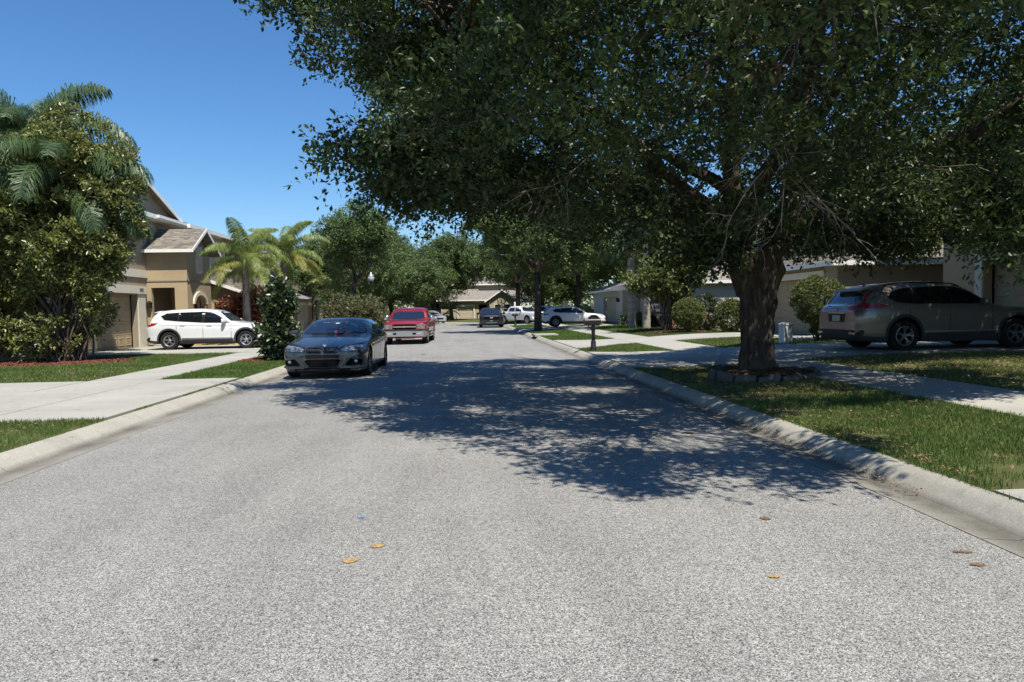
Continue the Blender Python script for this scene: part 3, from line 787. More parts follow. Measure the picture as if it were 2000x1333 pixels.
def roof_plane(parent, e0, e1, r1, r0, name='roof_slope', shingles=True, th=0.10, course=0.145, tab=0.31, m='shingle_base'):
    """e0->e1 eave, r0->r1 ridge"""
    e0, e1, r1, r0 = [Vector(p) for p in (e0, e1, r1, r0)]
    nrm = (e1 - e0).cross(r0 - e0)
    if nrm.length < 1e-6: nrm = (e1 - e0).cross(r1 - e0)
    nrm.normalize()
    if nrm.z < 0: nrm = -nrm
    mb = MB()
    top = [e0, e1, r1, r0]; bot = [p - nrm * th for p in top]
    if (e1 - e0).cross(r1 - e0).dot(nrm) < 0: top = top[::-1]; bot = bot[::-1]
    mb.hexa([tuple(p) for p in bot] + [tuple(p) for p in top])
    o = mb.build(name, M[m if shingles else 'shingle_far'], parent)
    if shingles:
        vs, fs = [], []
        L = ((r0 + r1) / 2 - (e0 + e1) / 2).length; n = int(L / course)
        u = (e1 - e0).normalized()
        for i in range(n):
            v0, v1 = i / n, min(1, (i + 1.15) / n)
            a0, b0 = e0.lerp(r0, v0), e1.lerp(r1, v0); a1, b1 = e0.lerp(r0, v1), e1.lerp(r1, v1)
            w0 = (b0 - a0).length; 
            if w0 < 0.15: continue
            s = -random.uniform(0, tab)
            while s < w0:
                t0, t1 = max(0, s + 0.004), min(w0, s + tab - 0.004); s += tab * random.choice((0.5, 1, 1, 1.5))
                if t1 - t0 < 0.03: continue
                p0, p1 = a0 + u * t0, a0 + u * t1
                up_ = (a1 - a0) - u * (a1 - a0).dot(u)
                h = random.uniform(0.009, 0.016)
                b = len(vs)
                # keep the top of each tab inside a hip that narrows
                wl_, wr_ = (a1 - a0).dot(u), w0 + (b1 - b0).dot(u)
                q0, q1 = max(t0, wl_), min(t1, wr_)
                if q1 < q0: q0 = q1 = (q0 + q1) / 2
                c0, c1 = a0 + up_ + u * q0, a0 + up_ + u * q1
                vs += [p0 + nrm * 0.001, p1 + nrm * 0.001, p1 + nrm * h, p0 + nrm * h, c1 + nrm * 0.003, c0 + nrm * 0.003]
                fs += [(b, b + 1, b + 2, b + 3), (b + 3, b + 2, b + 4, b + 5)]
        if fs:
            sh = ob('shingle', np_mesh('shingle', [tuple(p) for p in vs], fs, M['shingle']), o); sh['kind'] = 'stuff'
    return o

def board(parent, p0, p1, h=0.16, t=0.03, m='white', name='fascia'):
    """a board hanging below the line p0-p1"""
    p0, p1 = Vector(p0), Vector(p1); d = (p1 - p0).normalized()
    side = Vector((-d.y, d.x, 0)); side = side.normalized() * t / 2 if side.length > 1e-6 else Vector((t / 2, 0, 0))
    z = Vector((0, 0, h)); mb = MB()
    q = [p0 - side - z, p1 - side - z, p1 + side - z, p0 + side - z, p0 - side, p1 - side, p1 + side, p0 + side]
    mb.hexa([tuple(v) for v in q]); return mb.build(name, M[m], parent)

def garage_door(parent, axis, c, a0, a1, z0, z1, rows=4, colsn=8, m='garage_tan', out=1, panels=True):
    """door leaf recessed behind plane; out = direction of outside along axis"""
    th = 0.05; mb = MB()
    lo, hi = min(c, c - out * th), max(c, c - out * th)
    g = MB()
    H = (z1 - z0) / rows
    for r_ in range(rows):     # sections with a shadow groove between them
        zz0, zz1 = z0 + r_ * H + 0.006, z0 + (r_ + 1) * H - 0.006
        if axis == 'x': g.box(lo, hi, a0, a1, zz0, zz1)
        else: g.box(a0, a1, lo, hi, zz0, zz1)
    if axis == 'x': g.box(lo - out * 0.02 - .01, lo - out * 0.02 + .01, a0, a1, z0, z1)
    d = g.build('garage_door', M[m], parent)
    if panels:
        W = (a1 - a0) / colsn; me = None
        pm = MB(); w, h = W * 0.72, H * 0.62
        o_ = out
        if axis == 'x':
            pm.add([(0, -w / 2, -h / 2), (0, w / 2, -h / 2), (0, w / 2, h / 2), (0, -w / 2, h / 2),
                    (o_ * .014, -w / 2 + .02, -h / 2 + .02), (o_ * .014, w / 2 - .02, -h / 2 + .02), (o_ * .014, w / 2 - .02, h / 2 - .02), (o_ * .014, -w / 2 + .02, h / 2 - .02),
                    (o_ * .014, -w / 2 + .035, -h / 2 + .035), (o_ * .014, w / 2 - .035, -h / 2 + .035), (o_ * .014, w / 2 - .035, h / 2 - .035), (o_ * .014, -w / 2 + .035, h / 2 - .035),
                    (o_ * .004, -w / 2 + .05, -h / 2 + .05), (o_ * .004, w / 2 - .05, -h / 2 + .05), (o_ * .004, w / 2 - .05, h / 2 - .05), (o_ * .004, -w / 2 + .05, h / 2 - .05)],
                   [(i, (i + 1) % 4, 4 + (i + 1) % 4, 4 + i) for i in range(4)] + [(4 + i, 4 + (i + 1) % 4, 8 + (i + 1) % 4, 8 + i) for i in range(4)] +
                   [(8 + i, 8 + (i + 1) % 4, 12 + (i + 1) % 4, 12 + i) for i in range(4)] + [(12, 13, 14, 15)])
        me = pm.mesh('panel', M[m])
        fix_normals(me)
        for r_ in range(rows):
            for k in range(colsn):
                p = ob('panel', me, d)
                p.location = (c + out * 0.001, a0 + (k + 0.5) * W, z0 + (r_ + 0.5) * H)
    return d

def window(parent, axis, c, a0, a1, z0, z1, out=1, mull=(1, 2), frame='white', sill=True, name='window'):
    fr = MB(); w = 0.06; d = 0.05
    lo, hi = (c - 0.08, c + d) if out > 0 else (c - d, c + 0.08)
    def bx(mb, A0, A1, Z0, Z1, l=lo, h=hi):
        if axis == 'x': mb.box(l, h, A0, A1, Z0, Z1)
        else: mb.box(A0, A1, l, h, Z0, Z1)
    bx(fr, a0, a1, z1 - w, z1); bx(fr, a0, a1, z0, z0 + w); bx(fr, a0, a0 + w, z0 + w, z1 - w); bx(fr, a1 - w, a1, z0 + w, z1 - w)
    f = fr.build(name, M[frame], parent)
    gl = MB(); bx(gl, a0 + w, a1 - w, z0 + w, z1 - w, c - 0.03 * out - 0.004, c - 0.03 * out + 0.004); gl.build('pane', M['winglass'], f)
    mb = MB()
    for k in range(1, mull[0] + 0):
        a = a0 + (a1 - a0) * k / mull[0]; bx(mb, a - 0.015, a + 0.015, z0 + w, z1 - w, c - 0.02 * out - .008, c - 0.02 * out + .012)
    for k in range(1, mull[1]):
        z = z0 + (z1 - z0) * k / mull[1]; bx(mb, a0 + w, a1 - w, z - 0.02, z + 0.02, c - 0.02 * out - .012, c - 0.02 * out + .016)
    if mb.v: mb.build('mullion', M[frame], f)
    if sill:
        s = MB(); bx(s, a0 - 0.06, a1 + 0.06, z0 - 0.08, z0 - 0.002, min(c, c + out * 0.09), max(c, c + out * 0.09)); s.build('sill', M[frame], f)
    return f

def coach_lamp(parent, x, y, z, axis='x', out=1):
    mb = MB(); dx, dy = (out * 0.1, 0) if axis == 'x' else (0, out * 0.1)
    mb.box(x - .03, x + .03, y - .05, y + .05, z - .12, z + .12)
    mb.obox((x + dx * 1.2, y + dy * 1.2, z), (0.15, 0.15, 0.22), taper=1.25)
    mb.obox((x + dx * 1.2, y + dy * 1.2, z + 0.16), (0.2, 0.2, 0.1), taper=0.2)
    mb.tube([(x, y, z - .1), (x + dx * 1.2, y + dy * 1.2, z - .13)], 0.012, 5)
    return mb.build('coach_lamp', M['black_iron'], parent)

def arch_poly(a0, a1, z0, zs, rise, n=12):
    """outline of an arched opening: legs a0..a1 from z0 to zs, then an elliptical head"""
    pts = [(a0, z0), (a1, z0), (a1, zs)]
    for k in range(1, n):
        t = math.pi * k / n
        pts.append(((a0 + a1) / 2 + (a1 - a0) / 2 * math.cos(t), zs + rise * math.sin(t)))
    pts.append((a0, zs)); return pts

# --- left house behind the white SUV -------------------------------------------------
def house_left_near():
    H = tag(empty('house', (-14.2, 30, 0.11)), 'two-storey tan stucco house with the garage beside the white SUV', 'house', 'houses along the street')
    H.location = (0, 0, 0)
    fx = -14.2
    w = wall_panel('x', fx, 20.0, 40.5, 0.0, 6.05, [(26.35, 31.25, 0.0, 2.42), (23.0, 24.6, 3.9, 5.3), (27.6, 29.6, 3.9, 5.3), (36.2, 39.3, 0.0, 3.0)], -0.25)
    wall_panel('y', 20.0, -27, fx - .25, 0, 6.05, (), 0.25, w)
    wall_panel('y', 40.5, -27, fx - .25, 0, 6.05, (), -0.25, w)
    w.build('wall', M['taupe'], H)
    # garage: jambs, header, door
    garage_door(H, 'x', fx - 0.30, 26.35, 31.25, 0.11, 2.42, 4, 8, 'garage_tan')
    t = MB(); t.box(fx - .2, fx + .05, 31.252, 31.95, 0.1, 2.46); t.build('jamb', M['cream'], H); t = MB(); t.box(fx - .2, fx + .05, 25.65, 26.348, 0.1, 2.46); t.build('jamb', M['cream'], H)
    t = MB(); t.box(fx - .2, fx + .09, 25.6, 31.98, 2.462, 2.80); t.build('header', M['cream'], H)
    t = MB(); t.box(fx, fx + .06, 20.0, 32.18, 3.18, 3.52); t.build('belt_course', M['cream'], H)
    nb = MB()      # small metal house number on the header (unreadable at this size: three strokes)
    for k in range(3): nb.box(fx + .092, fx + .10, 31.35 + k * 0.12, 31.43 + k * 0.12, 2.56, 2.70)
    nb.build('house_number', M['number'], H)
    window(H, 'x', fx, 23.0, 24.6, 3.9, 5.3, 1); window(H, 'x', fx, 27.6, 29.6, 3.9, 5.3, 1)
    coach_lamp(H, fx + 0.03, 32.06, 1.95)
    # roof: hipped main roof and the big front gable of the near part
    ez = 6.02; oh = 0.45
    a, b, c, d = (fx + oh, 19.6, ez), (fx + oh, 40.9, ez), (-20.6, 35.0, 8.3), (-20.6, 24.0, 8.3)
    roof_plane(H, a, b, c, d, shingles=True)
    roof_plane(H, (fx + oh, 40.9, ez), (-27.4, 40.9, ez), (-20.6, 35.0, 8.3), (-20.6, 35.0, 8.3), shingles=False)
    roof_plane(H, (-27.4, 19.6, ez), (fx + oh, 19.6, ez), (-20.6, 24.0, 8.3), (-20.6, 24.0, 8.3), shingles=True)
    board(H, (fx + oh + .02, 19.6, ez + .02), (fx + oh + .02, 40.9, ez + .02), 0.20); board(H, (fx + oh, 40.92, ez + .02), (-27.4, 40.92, ez + .02), 0.20)
    s = MB(); s.box(fx + .005, fx + oh, 19.6, 40.9, ez - .22, ez - .18); s.build('soffit', M['soffit'], H)
    gu = MB(); gu.box(fx + oh + .04, fx + oh + .15, 32.4, 41.0, ez - .12, ez + .01); gu.build('gutter', M['white'], H)
    gx = fx + 0.35; y0, y1, ym, zp = 23.8, 35.6, 29.7, 6.15 + 5.9 * 0.36
    gw = MB(); gw.prism([(y0 + .5, 6.22), (y1 - .5, 6.22), (ym, zp - .12)], fx - .3, fx - .002, axis='x'); gw.build('gable_wall', M['taupe'], H)
    rb = -20.5
    roof_plane(H, (gx, y1, 6.15), (rb, y1, 6.15), (rb, ym, zp), (gx, ym, zp), name='gable_roof', shingles=True)
    roof_plane(H, (rb, y0, 6.15), (gx, y0, 6.15), (gx, ym, zp), (rb, ym, zp), name='gable_roof', shingles=True)
    board(H, (gx + .02, y1, 6.17), (gx + .02, ym, zp + .02), 0.20, name='bargeboard'); board(H, (gx + .02, y0, 6.17), (gx + .02, ym, zp + .02), 0.20, name='bargeboard')
    # porch block with its own little gable
    px, py0, py1 = -12.42, 32.2, 35.1
    p = wall_panel('y', py0, fx + .0, px - .22, 0.0, 4.30, [(-14.0, -12.98, 0.0, 2.74)], 0.22)
    wall_panel('x', px, py0, py1, 2.75, 4.30, (), -0.22, p)
    wall_panel('y', py1, fx, px - .22, 0.0, 4.30, (), -0.22, p)
    # arched street opening: piers and spandrels as one prism
    ya0, ya1 = 32.95, 34.35
    ap = arch_poly(ya0, ya1, 0.0, 2.0, 0.42)[2:]
    p.box(px - .22, px, py0, ya0, 0.0, 2.75); p.box(px - .22, px, ya1, py1, 0.0, 2.75)
    hp = [q for q in ap] ; 
    for k in range(len(hp) - 1):
        (a0_, z0_), (a1_, z1_) = hp[k], hp[k + 1]
        if abs(a1_ - a0_) > 1e-6: p.prism([(a1_, z1_), (a0_, z0_), (a0_, 2.75), (a1_, 2.75)], px - .22, px, axis='x')
    p.build('porch_wall', M['tan'], H)
    bandm = MB(); bandm.box(-14.19, px + .03, py0 - .03, py0 - .001, 3.02, 3.08); bandm.box(px + .001, px + .03, py0 - .03, py1 + .03, 3.02, 3.08); bandm.build('string_course', M['taupe'], H)
    tr = MB(); outer = arch_poly(ya0 - .18, ya1 + .18, 0, 2.0, 0.60)[2:]
    for k in range(len(hp) - 1):
        tr.hexa([(px + .001, hp[k][0], hp[k][1]), (px + .001, hp[k + 1][0], hp[k + 1][1]), (px + .001, outer[k + 1][0], outer[k + 1][1]), (px + .001, outer[k][0], outer[k][1]),
                 (px + .07, hp[k][0], hp[k][1]), (px + .07, hp[k + 1][0], hp[k + 1][1]), (px + .07, outer[k + 1][0], outer[k + 1][1]), (px + .07, outer[k][0], outer[k][1])])
    o = tr.build('arch_trim', M['cream'], H); fix_normals(o.data)
    # louvred vent with slats
    v = MB(); v.box(px, px + .03, 33.28, 34.02, 3.42, 4.72); vv = v.build('gable_vent', M['cream'], H)
    sm = MB(); sm.obox((0, 0, 0), (0.03, 0.62, 0.10), Matrix.Rotation(R(28), 3, 'Y')); sme = sm.mesh('slat', M['cream'])
    for k in range(11):
        s_ = ob('slat', sme, vv); s_.location = (px + .045, 33.65, 3.52 + k * 0.108)
    sh = MB(); sh.box(px - .55, px - .52, 33.9, 34.3, 0.1, 2.2); so_ = sh.build('shutter', M['cream'], H)
    sm2 = MB(); sm2.obox((0, 0, 0), (0.03, 0.34, 0.07), Matrix.Rotation(R(28), 3, 'Y')); sme2 = sm2.mesh('slat', M['cream'])
    for k in range(20):
        s_ = ob('slat', sme2, so_); s_.location = (px - .5, 34.1, 0.3 + k * 0.095)
    # gable
    gm = MB(); gm.prism([(py0, 4.302), (py1, 4.302), ((py0 + py1) / 2, 5.30)], px - .2, px, axis='x'); gm.build('porch_gable', M['taupe'], H)
    e, rd, ym = 4.42, 5.52, (py0 + py1) / 2
    roof_plane(H, (fx + .002, py0 - .36, e), (px + .42, py0 - .36, e), (px + .42, ym, rd), (fx + .002, ym, rd), name='porch_roof')
    roof_plane(H, (px + .42, py1 + .36, e), (fx + .002, py1 + .36, e), (fx + .002, ym, rd), (px + .42, ym, rd), name='porch_roof', shingles=False)
    board(H, (fx, py0 - .37, e + .01), (px + .42, py0 - .37, e + .01), 0.14); 
    board(H, (px + .43, py0 - .36, e + .02), (px + .43, ym, rd + .02), 0.15, name='bargeboard'); board(H, (px + .43, py1 + .36, e + .02), (px + .43, ym, rd + .02), 0.15, name='bargeboard')
    # porch interior: back wall with framed door
    iw = MB(); iw.box(fx - .9, fx - .8, 32.2, 35.1, 0, 3); iw.box(fx - .8, px - .22, 34.82, 34.87, 0, 2.9); iw.build('porch_back_wall', M['tan'], H)
    fr = MB(); fr.box(-13.72, -13.58, 34.74, 34.82, 0.1, 2.30); fr.box(-12.98, -12.84, 34.74, 34.82, 0.1, 2.30); fr.box(-13.58, -12.98, 34.74, 34.82, 2.16, 2.30)
    df = fr.build('door_frame', M['cream'], H)
    dd = MB(); dd.box(-13.58, -12.98, 34.78, 34.82, 0.1, 2.16); dd.build('front_door', M['door_dark'], H)
    fl = MB(); fl.box(fx - .8, px, 32.2, 35.1, 0.05, 0.16); fl.build('porch_floor', M['concrete'], H)
    back = MB(); back.box(-26.5, fx - .6, 20.3, 40.2, 0, 5.9); back.build('interior_block', M['dark'], H)
    return H
house_left_near()

def house_left_mid():
    H = tag(empty('house'), 'tan two-storey house behind the queen palms with a sloped white-edged porch roof', 'house', 'houses along the street')
    # low wing with a mono-pitch roof falling to the street
    fx = -11.9; y0 = 37.0
    w = wall_panel('y', y0, -13.9, fx, 0, 3.0, [(-12.95, -12.1, 0.5, 2.15)], 0.22)
    wall_panel('x', fx, y0 + .22, 46.5, 0, 2.75, [(38.4, 40.8, 0.4, 2.1), (43.0, 44.5, 0.1, 2.2)], -0.2, w)
    w.build('wall', M['tan'], H)
    window(H, 'x', fx, 38.4, 40.8, 0.4, 2.1, 1)
    g_ = MB(); g_.box(-12.95, -12.1, y0 + .08, y0 + .12, 0.5, 2.15); g_.build('screen', M['dark'], H)
    dr = MB(); dr.box(fx - .2, fx - .15, 43.0, 44.5, 0.1, 2.2); dr.build('front_door', M['door_dark'], H)
    roof_plane(H, (fx + .45, y0 - .35, 2.72), (fx + .45, 47.0, 2.72), (-14.0, 47.0, 3.62), (-14.0, y0 - .35, 3.62), name='wing_roof', shingles=True)
    board(H, (fx + .46, y0 - .37, 2.74), (-14.0, y0 - .37, 3.64), 0.17, name='bargeboard'); board(H, (fx + .47, y0 - .3, 2.74), (fx + .47, 47, 2.74), 0.15)
    # two-storey body
    bx = -13.9
    w = wall_panel('x', bx, 36.0, 48.5, 0, 6.0, [(37.6, 39.2, 4.1, 5.5), (41.5, 43.1, 4.1, 5.5)], -0.22)
    wall_panel('y', 36.0, -25, bx - .22, 0, 6.0, (), 0.22, w)
    w.build('wall', M['beige'], H)
    window(H, 'x', bx, 37.6, 39.2, 4.1, 5.5, 1, frame='white'); window(H, 'x', bx, 41.5, 43.1, 4.1, 5.5, 1, frame='white')
    roof_plane(H, (-25.4, 35.6, 6.0), (bx + .4, 35.6, 6.0), (bx - 3.6, 39.6, 7.35), (-21.5, 39.6, 7.35), shingles=True)
    roof_plane(H, (bx + .4, 35.6, 6.0), (bx + .4, 48.9, 6.0), (bx - 3.6, 44.8, 7.35), (bx - 3.6, 39.6, 7.35), shingles=True)
    board(H, (-25.4, 35.58, 6.02), (bx + .42, 35.58, 6.02), 0.2); board(H, (bx + .42, 35.6, 6.02), (bx + .42, 48.9, 6.02), 0.2)
    b = MB(); b.box(-24.5, bx - .5, 36.5, 48.3, 0, 5.9); b.build('interior_block', M['dark'], H)
house_left_mid()

def house_left_far():
    H = tag(empty('house'), 'single-storey tan house with beige garage door seen past the graphite sedan', 'house', 'houses along the street')
    fx = -12.0; y0 = 49.6
    w = wall_panel('y', y0, -20, fx, 0, 2.6, (), 0.22)
    wall_panel('x', fx, y0 + .22, 56.5, 0, 2.6, [(51.2, 55.6, 0, 2.05)], -0.22, w)
    wall_panel('x', fx - 2.5, 56.5, 64, 0, 2.8, [(57.5, 59.5, 0, 2.3)], -0.2, w)
    wall_panel('y', 61.5, fx - 2.3, fx + .9, 0, 2.6, (), 0.2, w); wall_panel('x', fx + .9, 61.7, 66.5, 0, 2.6, (), -0.2, w)
    w.build('wall', M['tan'], H)
    garage_door(H, 'x', fx - .24, 51.2, 55.6, 0.11, 2.05, 4, 8, 'garage_beige')
    t = MB(); t.box(fx + .002, fx + .06, 50.9, 55.9, 2.06, 2.3); t.box(fx + .002, fx + .06, 50.85, 51.19, .1, 2.05); t.box(fx + .002, fx + .06, 55.61, 55.9, .1, 2.05); t.build('door_trim', M['cream'], H)
    coach_lamp(H, fx + .03, 50.4, 1.8)
    roof_plane(H, (-20.4, y0 - .4, 2.66), (fx + .4, y0 - .4, 2.66), (fx - 3.4, y0 + 3.6, 4.3), (-17, y0 + 3.6, 4.3), shingles=False)
    roof_plane(H, (fx + .4, y0 - .4, 2.66), (fx + .4, 57, 2.66), (fx - 3.4, 53.8, 4.3), (fx - 3.4, y0 + 3.6, 4.3), shingles=False)
    board(H, (-20.4, y0 - .42, 2.68), (fx + .42, y0 - .42, 2.68), .16); board(H, (fx + .42, y0 - .4, 2.68), (fx + .42, 57, 2.68), .16)
    # upper storey set back with a gable facing the street
    u = MB(); u.box(-22, -14.6, 56, 67, 0, 5.0); u.prism([(56, 5.0), (67, 5.0), (61.5, 7.0)], -22, -14.6, axis='x'); u.build('upper_wall', M['beige'], H)
    roof_plane(H, (-22.4, 55.6, 4.95), (-14.2, 55.6, 4.95), (-14.2, 61.5, 7.15), (-22.4, 61.5, 7.15), shingles=False)
    board(H, (-14.18, 55.6, 4.97), (-14.18, 61.5, 7.17), .2, name='bargeboard'); board(H, (-14.18, 67.4, 4.97), (-14.18, 61.5, 7.17), .2, name='bargeboard')
    c = MB(); c.box(-11.9, -11.5, 57.2, 57.6, 0, 2.5); c.build('porch_column', M['cream'], H)
    pr = MB(); pr.box(-14.4, -11.4, 57.0, 61.4, 2.5, 2.62); pr.build('porch_ceiling', M['soffit'], H)
house_left_far()

# --- right side ----------------------------------------------------------------------
def house_right_near():
    H = tag(empty('house'), 'two-storey tan house behind the grey SUV at the right frame edge', 'house', 'houses along the street')
    fx = 14.9
    w = wall_panel('x', fx, 4.0, 20.6, 0, 6.2, [(14.0, 18.9, 0, 2.65), (15.2, 16.8, 4.0, 5.4), (10, 11.6, 4.0, 5.4)], 0.25)
    wall_panel('y', 20.6, fx + .25, 26, 0, 6.2, (), -0.25, w); wall_panel('y', 4.0, fx + .25, 26, 0, 6.2, (), 0.25, w)
    w.build('wall', M['tan'], H)
    garage_door(H, 'x', fx + .32, 14.0, 18.9, 0.35, 2.65, 4, 8, 'garage_tan', out=-1)
    t = MB(); t.box(fx - .06, fx - .001, 13.9, 19.2, 2.66, 2.95); t.box(fx - .06, fx - .001, 18.91, 19.2, .3, 2.65); t.build('door_trim', M['cream'], H)
    t = MB(); t.box(fx - .07, fx - .001, 4.0, 20.6, 3.9, 4.2); t.build('belt_course', M['cream'], H)
    window(H, 'x', fx, 15.2, 16.8, 4.25, 5.5, -1); window(H, 'x', fx, 10, 11.6, 4.25, 5.5, -1)
    roof_plane(H, (fx - .45, 20.9, 6.2), (fx - .45, 3.6, 6.2), (fx + 5.5, 9, 8.2), (fx + 5.5, 15.5, 8.2), shingles=False)
    roof_plane(H, (26.4, 20.9, 6.2), (fx - .45, 20.9, 6.2), (fx + 5.5, 15.5, 8.2), (fx + 5.5, 15.5, 8.2), shingles=False)
    board(H, (fx - .47, 3.6, 6.22), (fx - .47, 20.9, 6.22), .2)
    b = MB(); b.box(fx + .6, 25.5, 4.5, 20.2, 0, 6); b.build('interior_block', M['dark'], H)
house_right_near()

def house_right_mid():
    H = tag(empty('house'), 'low taupe garage wing with white eaves behind the clipped globe bush', 'house', 'houses along the street')
    fx, y0 = 12.55, 22.5
    w = wall_panel('y', y0, fx, 22, 0, 2.82, (), 0.22)
    wall_panel('x', fx, y0 + .22, 29.4, 0, 2.82, [(23.5, 28.3, 0, 2.42)], 0.22, w)
    wall_panel('y', 29.4, fx + .22, 22, 0, 2.82, (), -0.22, w)
    w.build('wall', M['taupe'], H)
    garage_door(H, 'x', fx + .26, 23.5, 28.3, 0.35, 2.42, 4, 8, 'garage_tan', out=-1)
    t = MB(); t.box(fx - .06, fx - .002, 23.3, 28.5, 2.425, 2.66); t.box(fx - .06, fx - .002, 23.3, 23.49, .3, 2.42); t.box(fx - .06, fx - .002, 28.31, 28.5, .3, 2.42); t.build('door_trim', M['cream'], H)
    oh = .32
    roof_plane(H, (fx - oh, y0 - oh, 2.90), (22.3, y0 - oh, 2.90), (19.5, 26, 4.2), (fx + 3.4, 26, 4.2))
    roof_plane(H, (fx - oh, 29.7, 2.90), (fx - oh, y0 - oh, 2.90), (fx + 3.4, 26, 4.2), (fx + 3.4, 26, 4.2))
    board(H, (fx - oh - .01, y0 - oh - .02, 2.92), (22.3, y0 - oh - .02, 2.92), .15); board(H, (fx - oh - .02, y0 - oh, 2.92), (fx - oh - .02, 29.7, 2.92), .15)
    s = MB(); s.box(fx - oh, 22.3, y0 - oh, y0 - .001, 2.76, 2.79); s.build('soffit', M['soffit'], H)
    # two-storey part behind
    w = wall_panel('y', 24.0, 16.5, 27, 0, 6.0, (), 0.2); wall_panel('x', 16.5, 24.2, 36, 0, 6.0, [(26, 27.5, 4.2, 5.4)], 0.2, w); w.build('upper_wall', M['taupe'], H)
    window(H, 'x', 16.5, 26, 27.5, 4.2, 5.4, -1)
    roof_plane(H, (16.1, 23.6, 6.0), (27.4, 23.6, 6.0), (24, 28, 7.6), (20.5, 28, 7.6), shingles=False)
    roof_plane(H, (16.1, 36.4, 6.0), (16.1, 23.6, 6.0), (20.5, 28, 7.6), (20.5, 33, 7.6), shingles=False)
    board(H, (16.08, 23.58, 6.02), (27.4, 23.58, 6.02), .2)
    b = MB(); b.box(fx + .4, 21.8, y0 + .4, 29, 0, 2.7); b.build('interior_block', M['dark'], H)
house_right_mid()

def house_right_white():
    H = tag(empty('house'), 'light grey house with a brick-based porch column behind the two palm trunks', 'house', 'houses along the street')
    fx, y0 = 11.0, 36.0; z = 0.3
    w = wall_panel('y', y0, fx, 24, z, 2.75, (), 0.2)
    wall_panel('x', fx, y0 + .2, 42.6, z, 2.75, [(37.4, 40.4, 1.0, 2.3)], 0.2, w)
    wall_panel('x', fx + 1.9, 42.6, 47.5, z, 2.75, [(43.2, 44.4, 0.3, 2.2)], 0.2, w)
    wall_panel('y', 42.4, fx + .2, fx + 1.9, z, 2.75, (), 0.2, w); wall_panel('y', 47.5, fx, fx + 1.9, z, 2.75, (), 0.2, w)
    wall_panel('x', fx, 47.7, 58, z, 2.75, [(49.5, 54.0, 0.3, 2.3)], 0.2, w)
    w.build('wall', M['grey_stucco'], H)
    window(H, 'x', fx, 37.4, 40.4, 1.0, 2.3, -1, mull=(3, 1))
    garage_door(H, 'x', fx + .25, 49.5, 54.0, 0.3, 2.3, 4, 8, 'garage_beige', out=-1)
    # brick skirt, each visible course of bricks laid as pieces
    bk = MB(); bk.box(-0.05, 0.05, -0.1, 0.1, -0.034, 0.034); bme = bk.mesh('brick', M['brickwork'])
    sk = MB(); sk.box(fx - .10, fx - .005, y0 - .1, 42.5, 0.25, 1.0); sk.box(fx - .1, 13.2, y0 - .1, y0 - .005, 0.25, 1.0); skirt = sk.build('brick_skirt', M['joint'], H)
    cap = MB(); cap.box(fx - .16, fx - .004, y0 - .16, 42.5, 1.002, 1.09); cap.build('skirt_cap', M['white'], H)
    for k in range(8):
        for j in range(11):
            b_ = ob('brick', bme, skirt); b_.rotation_euler = (0, 0, math.pi / 2); b_.location = (fx - .02 + j * .215 + (k % 2) * .1, y0 - .105, .33 + k * .086)
    # porch column on a brick base
    base = MB(); base.box(fx - .62, fx - .10, 43.1, 43.6, 0.3, 0.98); cb = base.build('column_base', M['joint'], H)
    for k in range(8):
        for j in range(3):
            b_ = ob('brick', bme, cb); b_.rotation_euler = (0, 0, math.pi / 2); b_.location = (fx - .53 + j * .175, 43.08, .35 + k * .086)
        for j in range(2):
            b_ = ob('brick', bme, cb); b_.location = (fx - .64, 43.2 + j * .23, .35 + k * .086)
    co = MB(); co.obox((fx - .36, 43.35, 1.06), (.62, .62, .14)); co.obox((fx - .36, 43.35, 1.85), (.40, .40, 1.45), taper=.7); co.obox((fx - .36, 43.35, 2.6), (.42, .42, .12)); co.build('porch_column', M['white'], H)
    be = MB(); be.box(fx - .7, fx + 1.9, 42.7, 47.9, 2.66, 2.95); be.build('porch_beam', M['white'], H)
    coach_lamp(H, fx + 1.87, 45.2, 2.0, 'x', -1); coach_lamp(H, fx - .03, 48.4, 2.0, 'x', -1)
    roof_plane(H, (fx - .35, y0 - .35, 2.82), (24.4, y0 - .35, 2.82), (20, 41, 4.6), (15.5, 41, 4.6), shingles=False)
    roof_plane(H, (fx - .35, 58.3, 2.82), (fx - .35, y0 - .35, 2.82), (15.5, 41, 4.6), (15.5, 53, 4.6), shingles=False)
    board(H, (fx - .37, y0 - .37, 2.84), (24.4, y0 - .37, 2.84), .16); board(H, (fx - .37, y0 - .35, 2.84), (fx - .37, 58.3, 2.84), .16)
    u = MB(); u.box(14.5, 24, 38.5, 52, 2.8, 5.6); u.build('upper_wall', M['grey_stucco'], H)
    roof_plane(H, (14.1, 38.1, 5.6), (24.4, 38.1, 5.6), (20, 42, 7.0), (18, 42, 7.0), shingles=False)
    roof_plane(H, (14.1, 52.4, 5.6), (14.1, 38.1, 5.6), (18, 42, 7.0), (18, 48, 7.0), shingles=False)
    board(H, (14.08, 38.08, 5.62), (24.4, 38.08, 5.62), .2)
    b = MB(); b.box(fx + 2.2, 23.5, y0 + .4, 57.5, .2, 2.7); b.build('interior_block', M['dark'], H)
house_right_white()

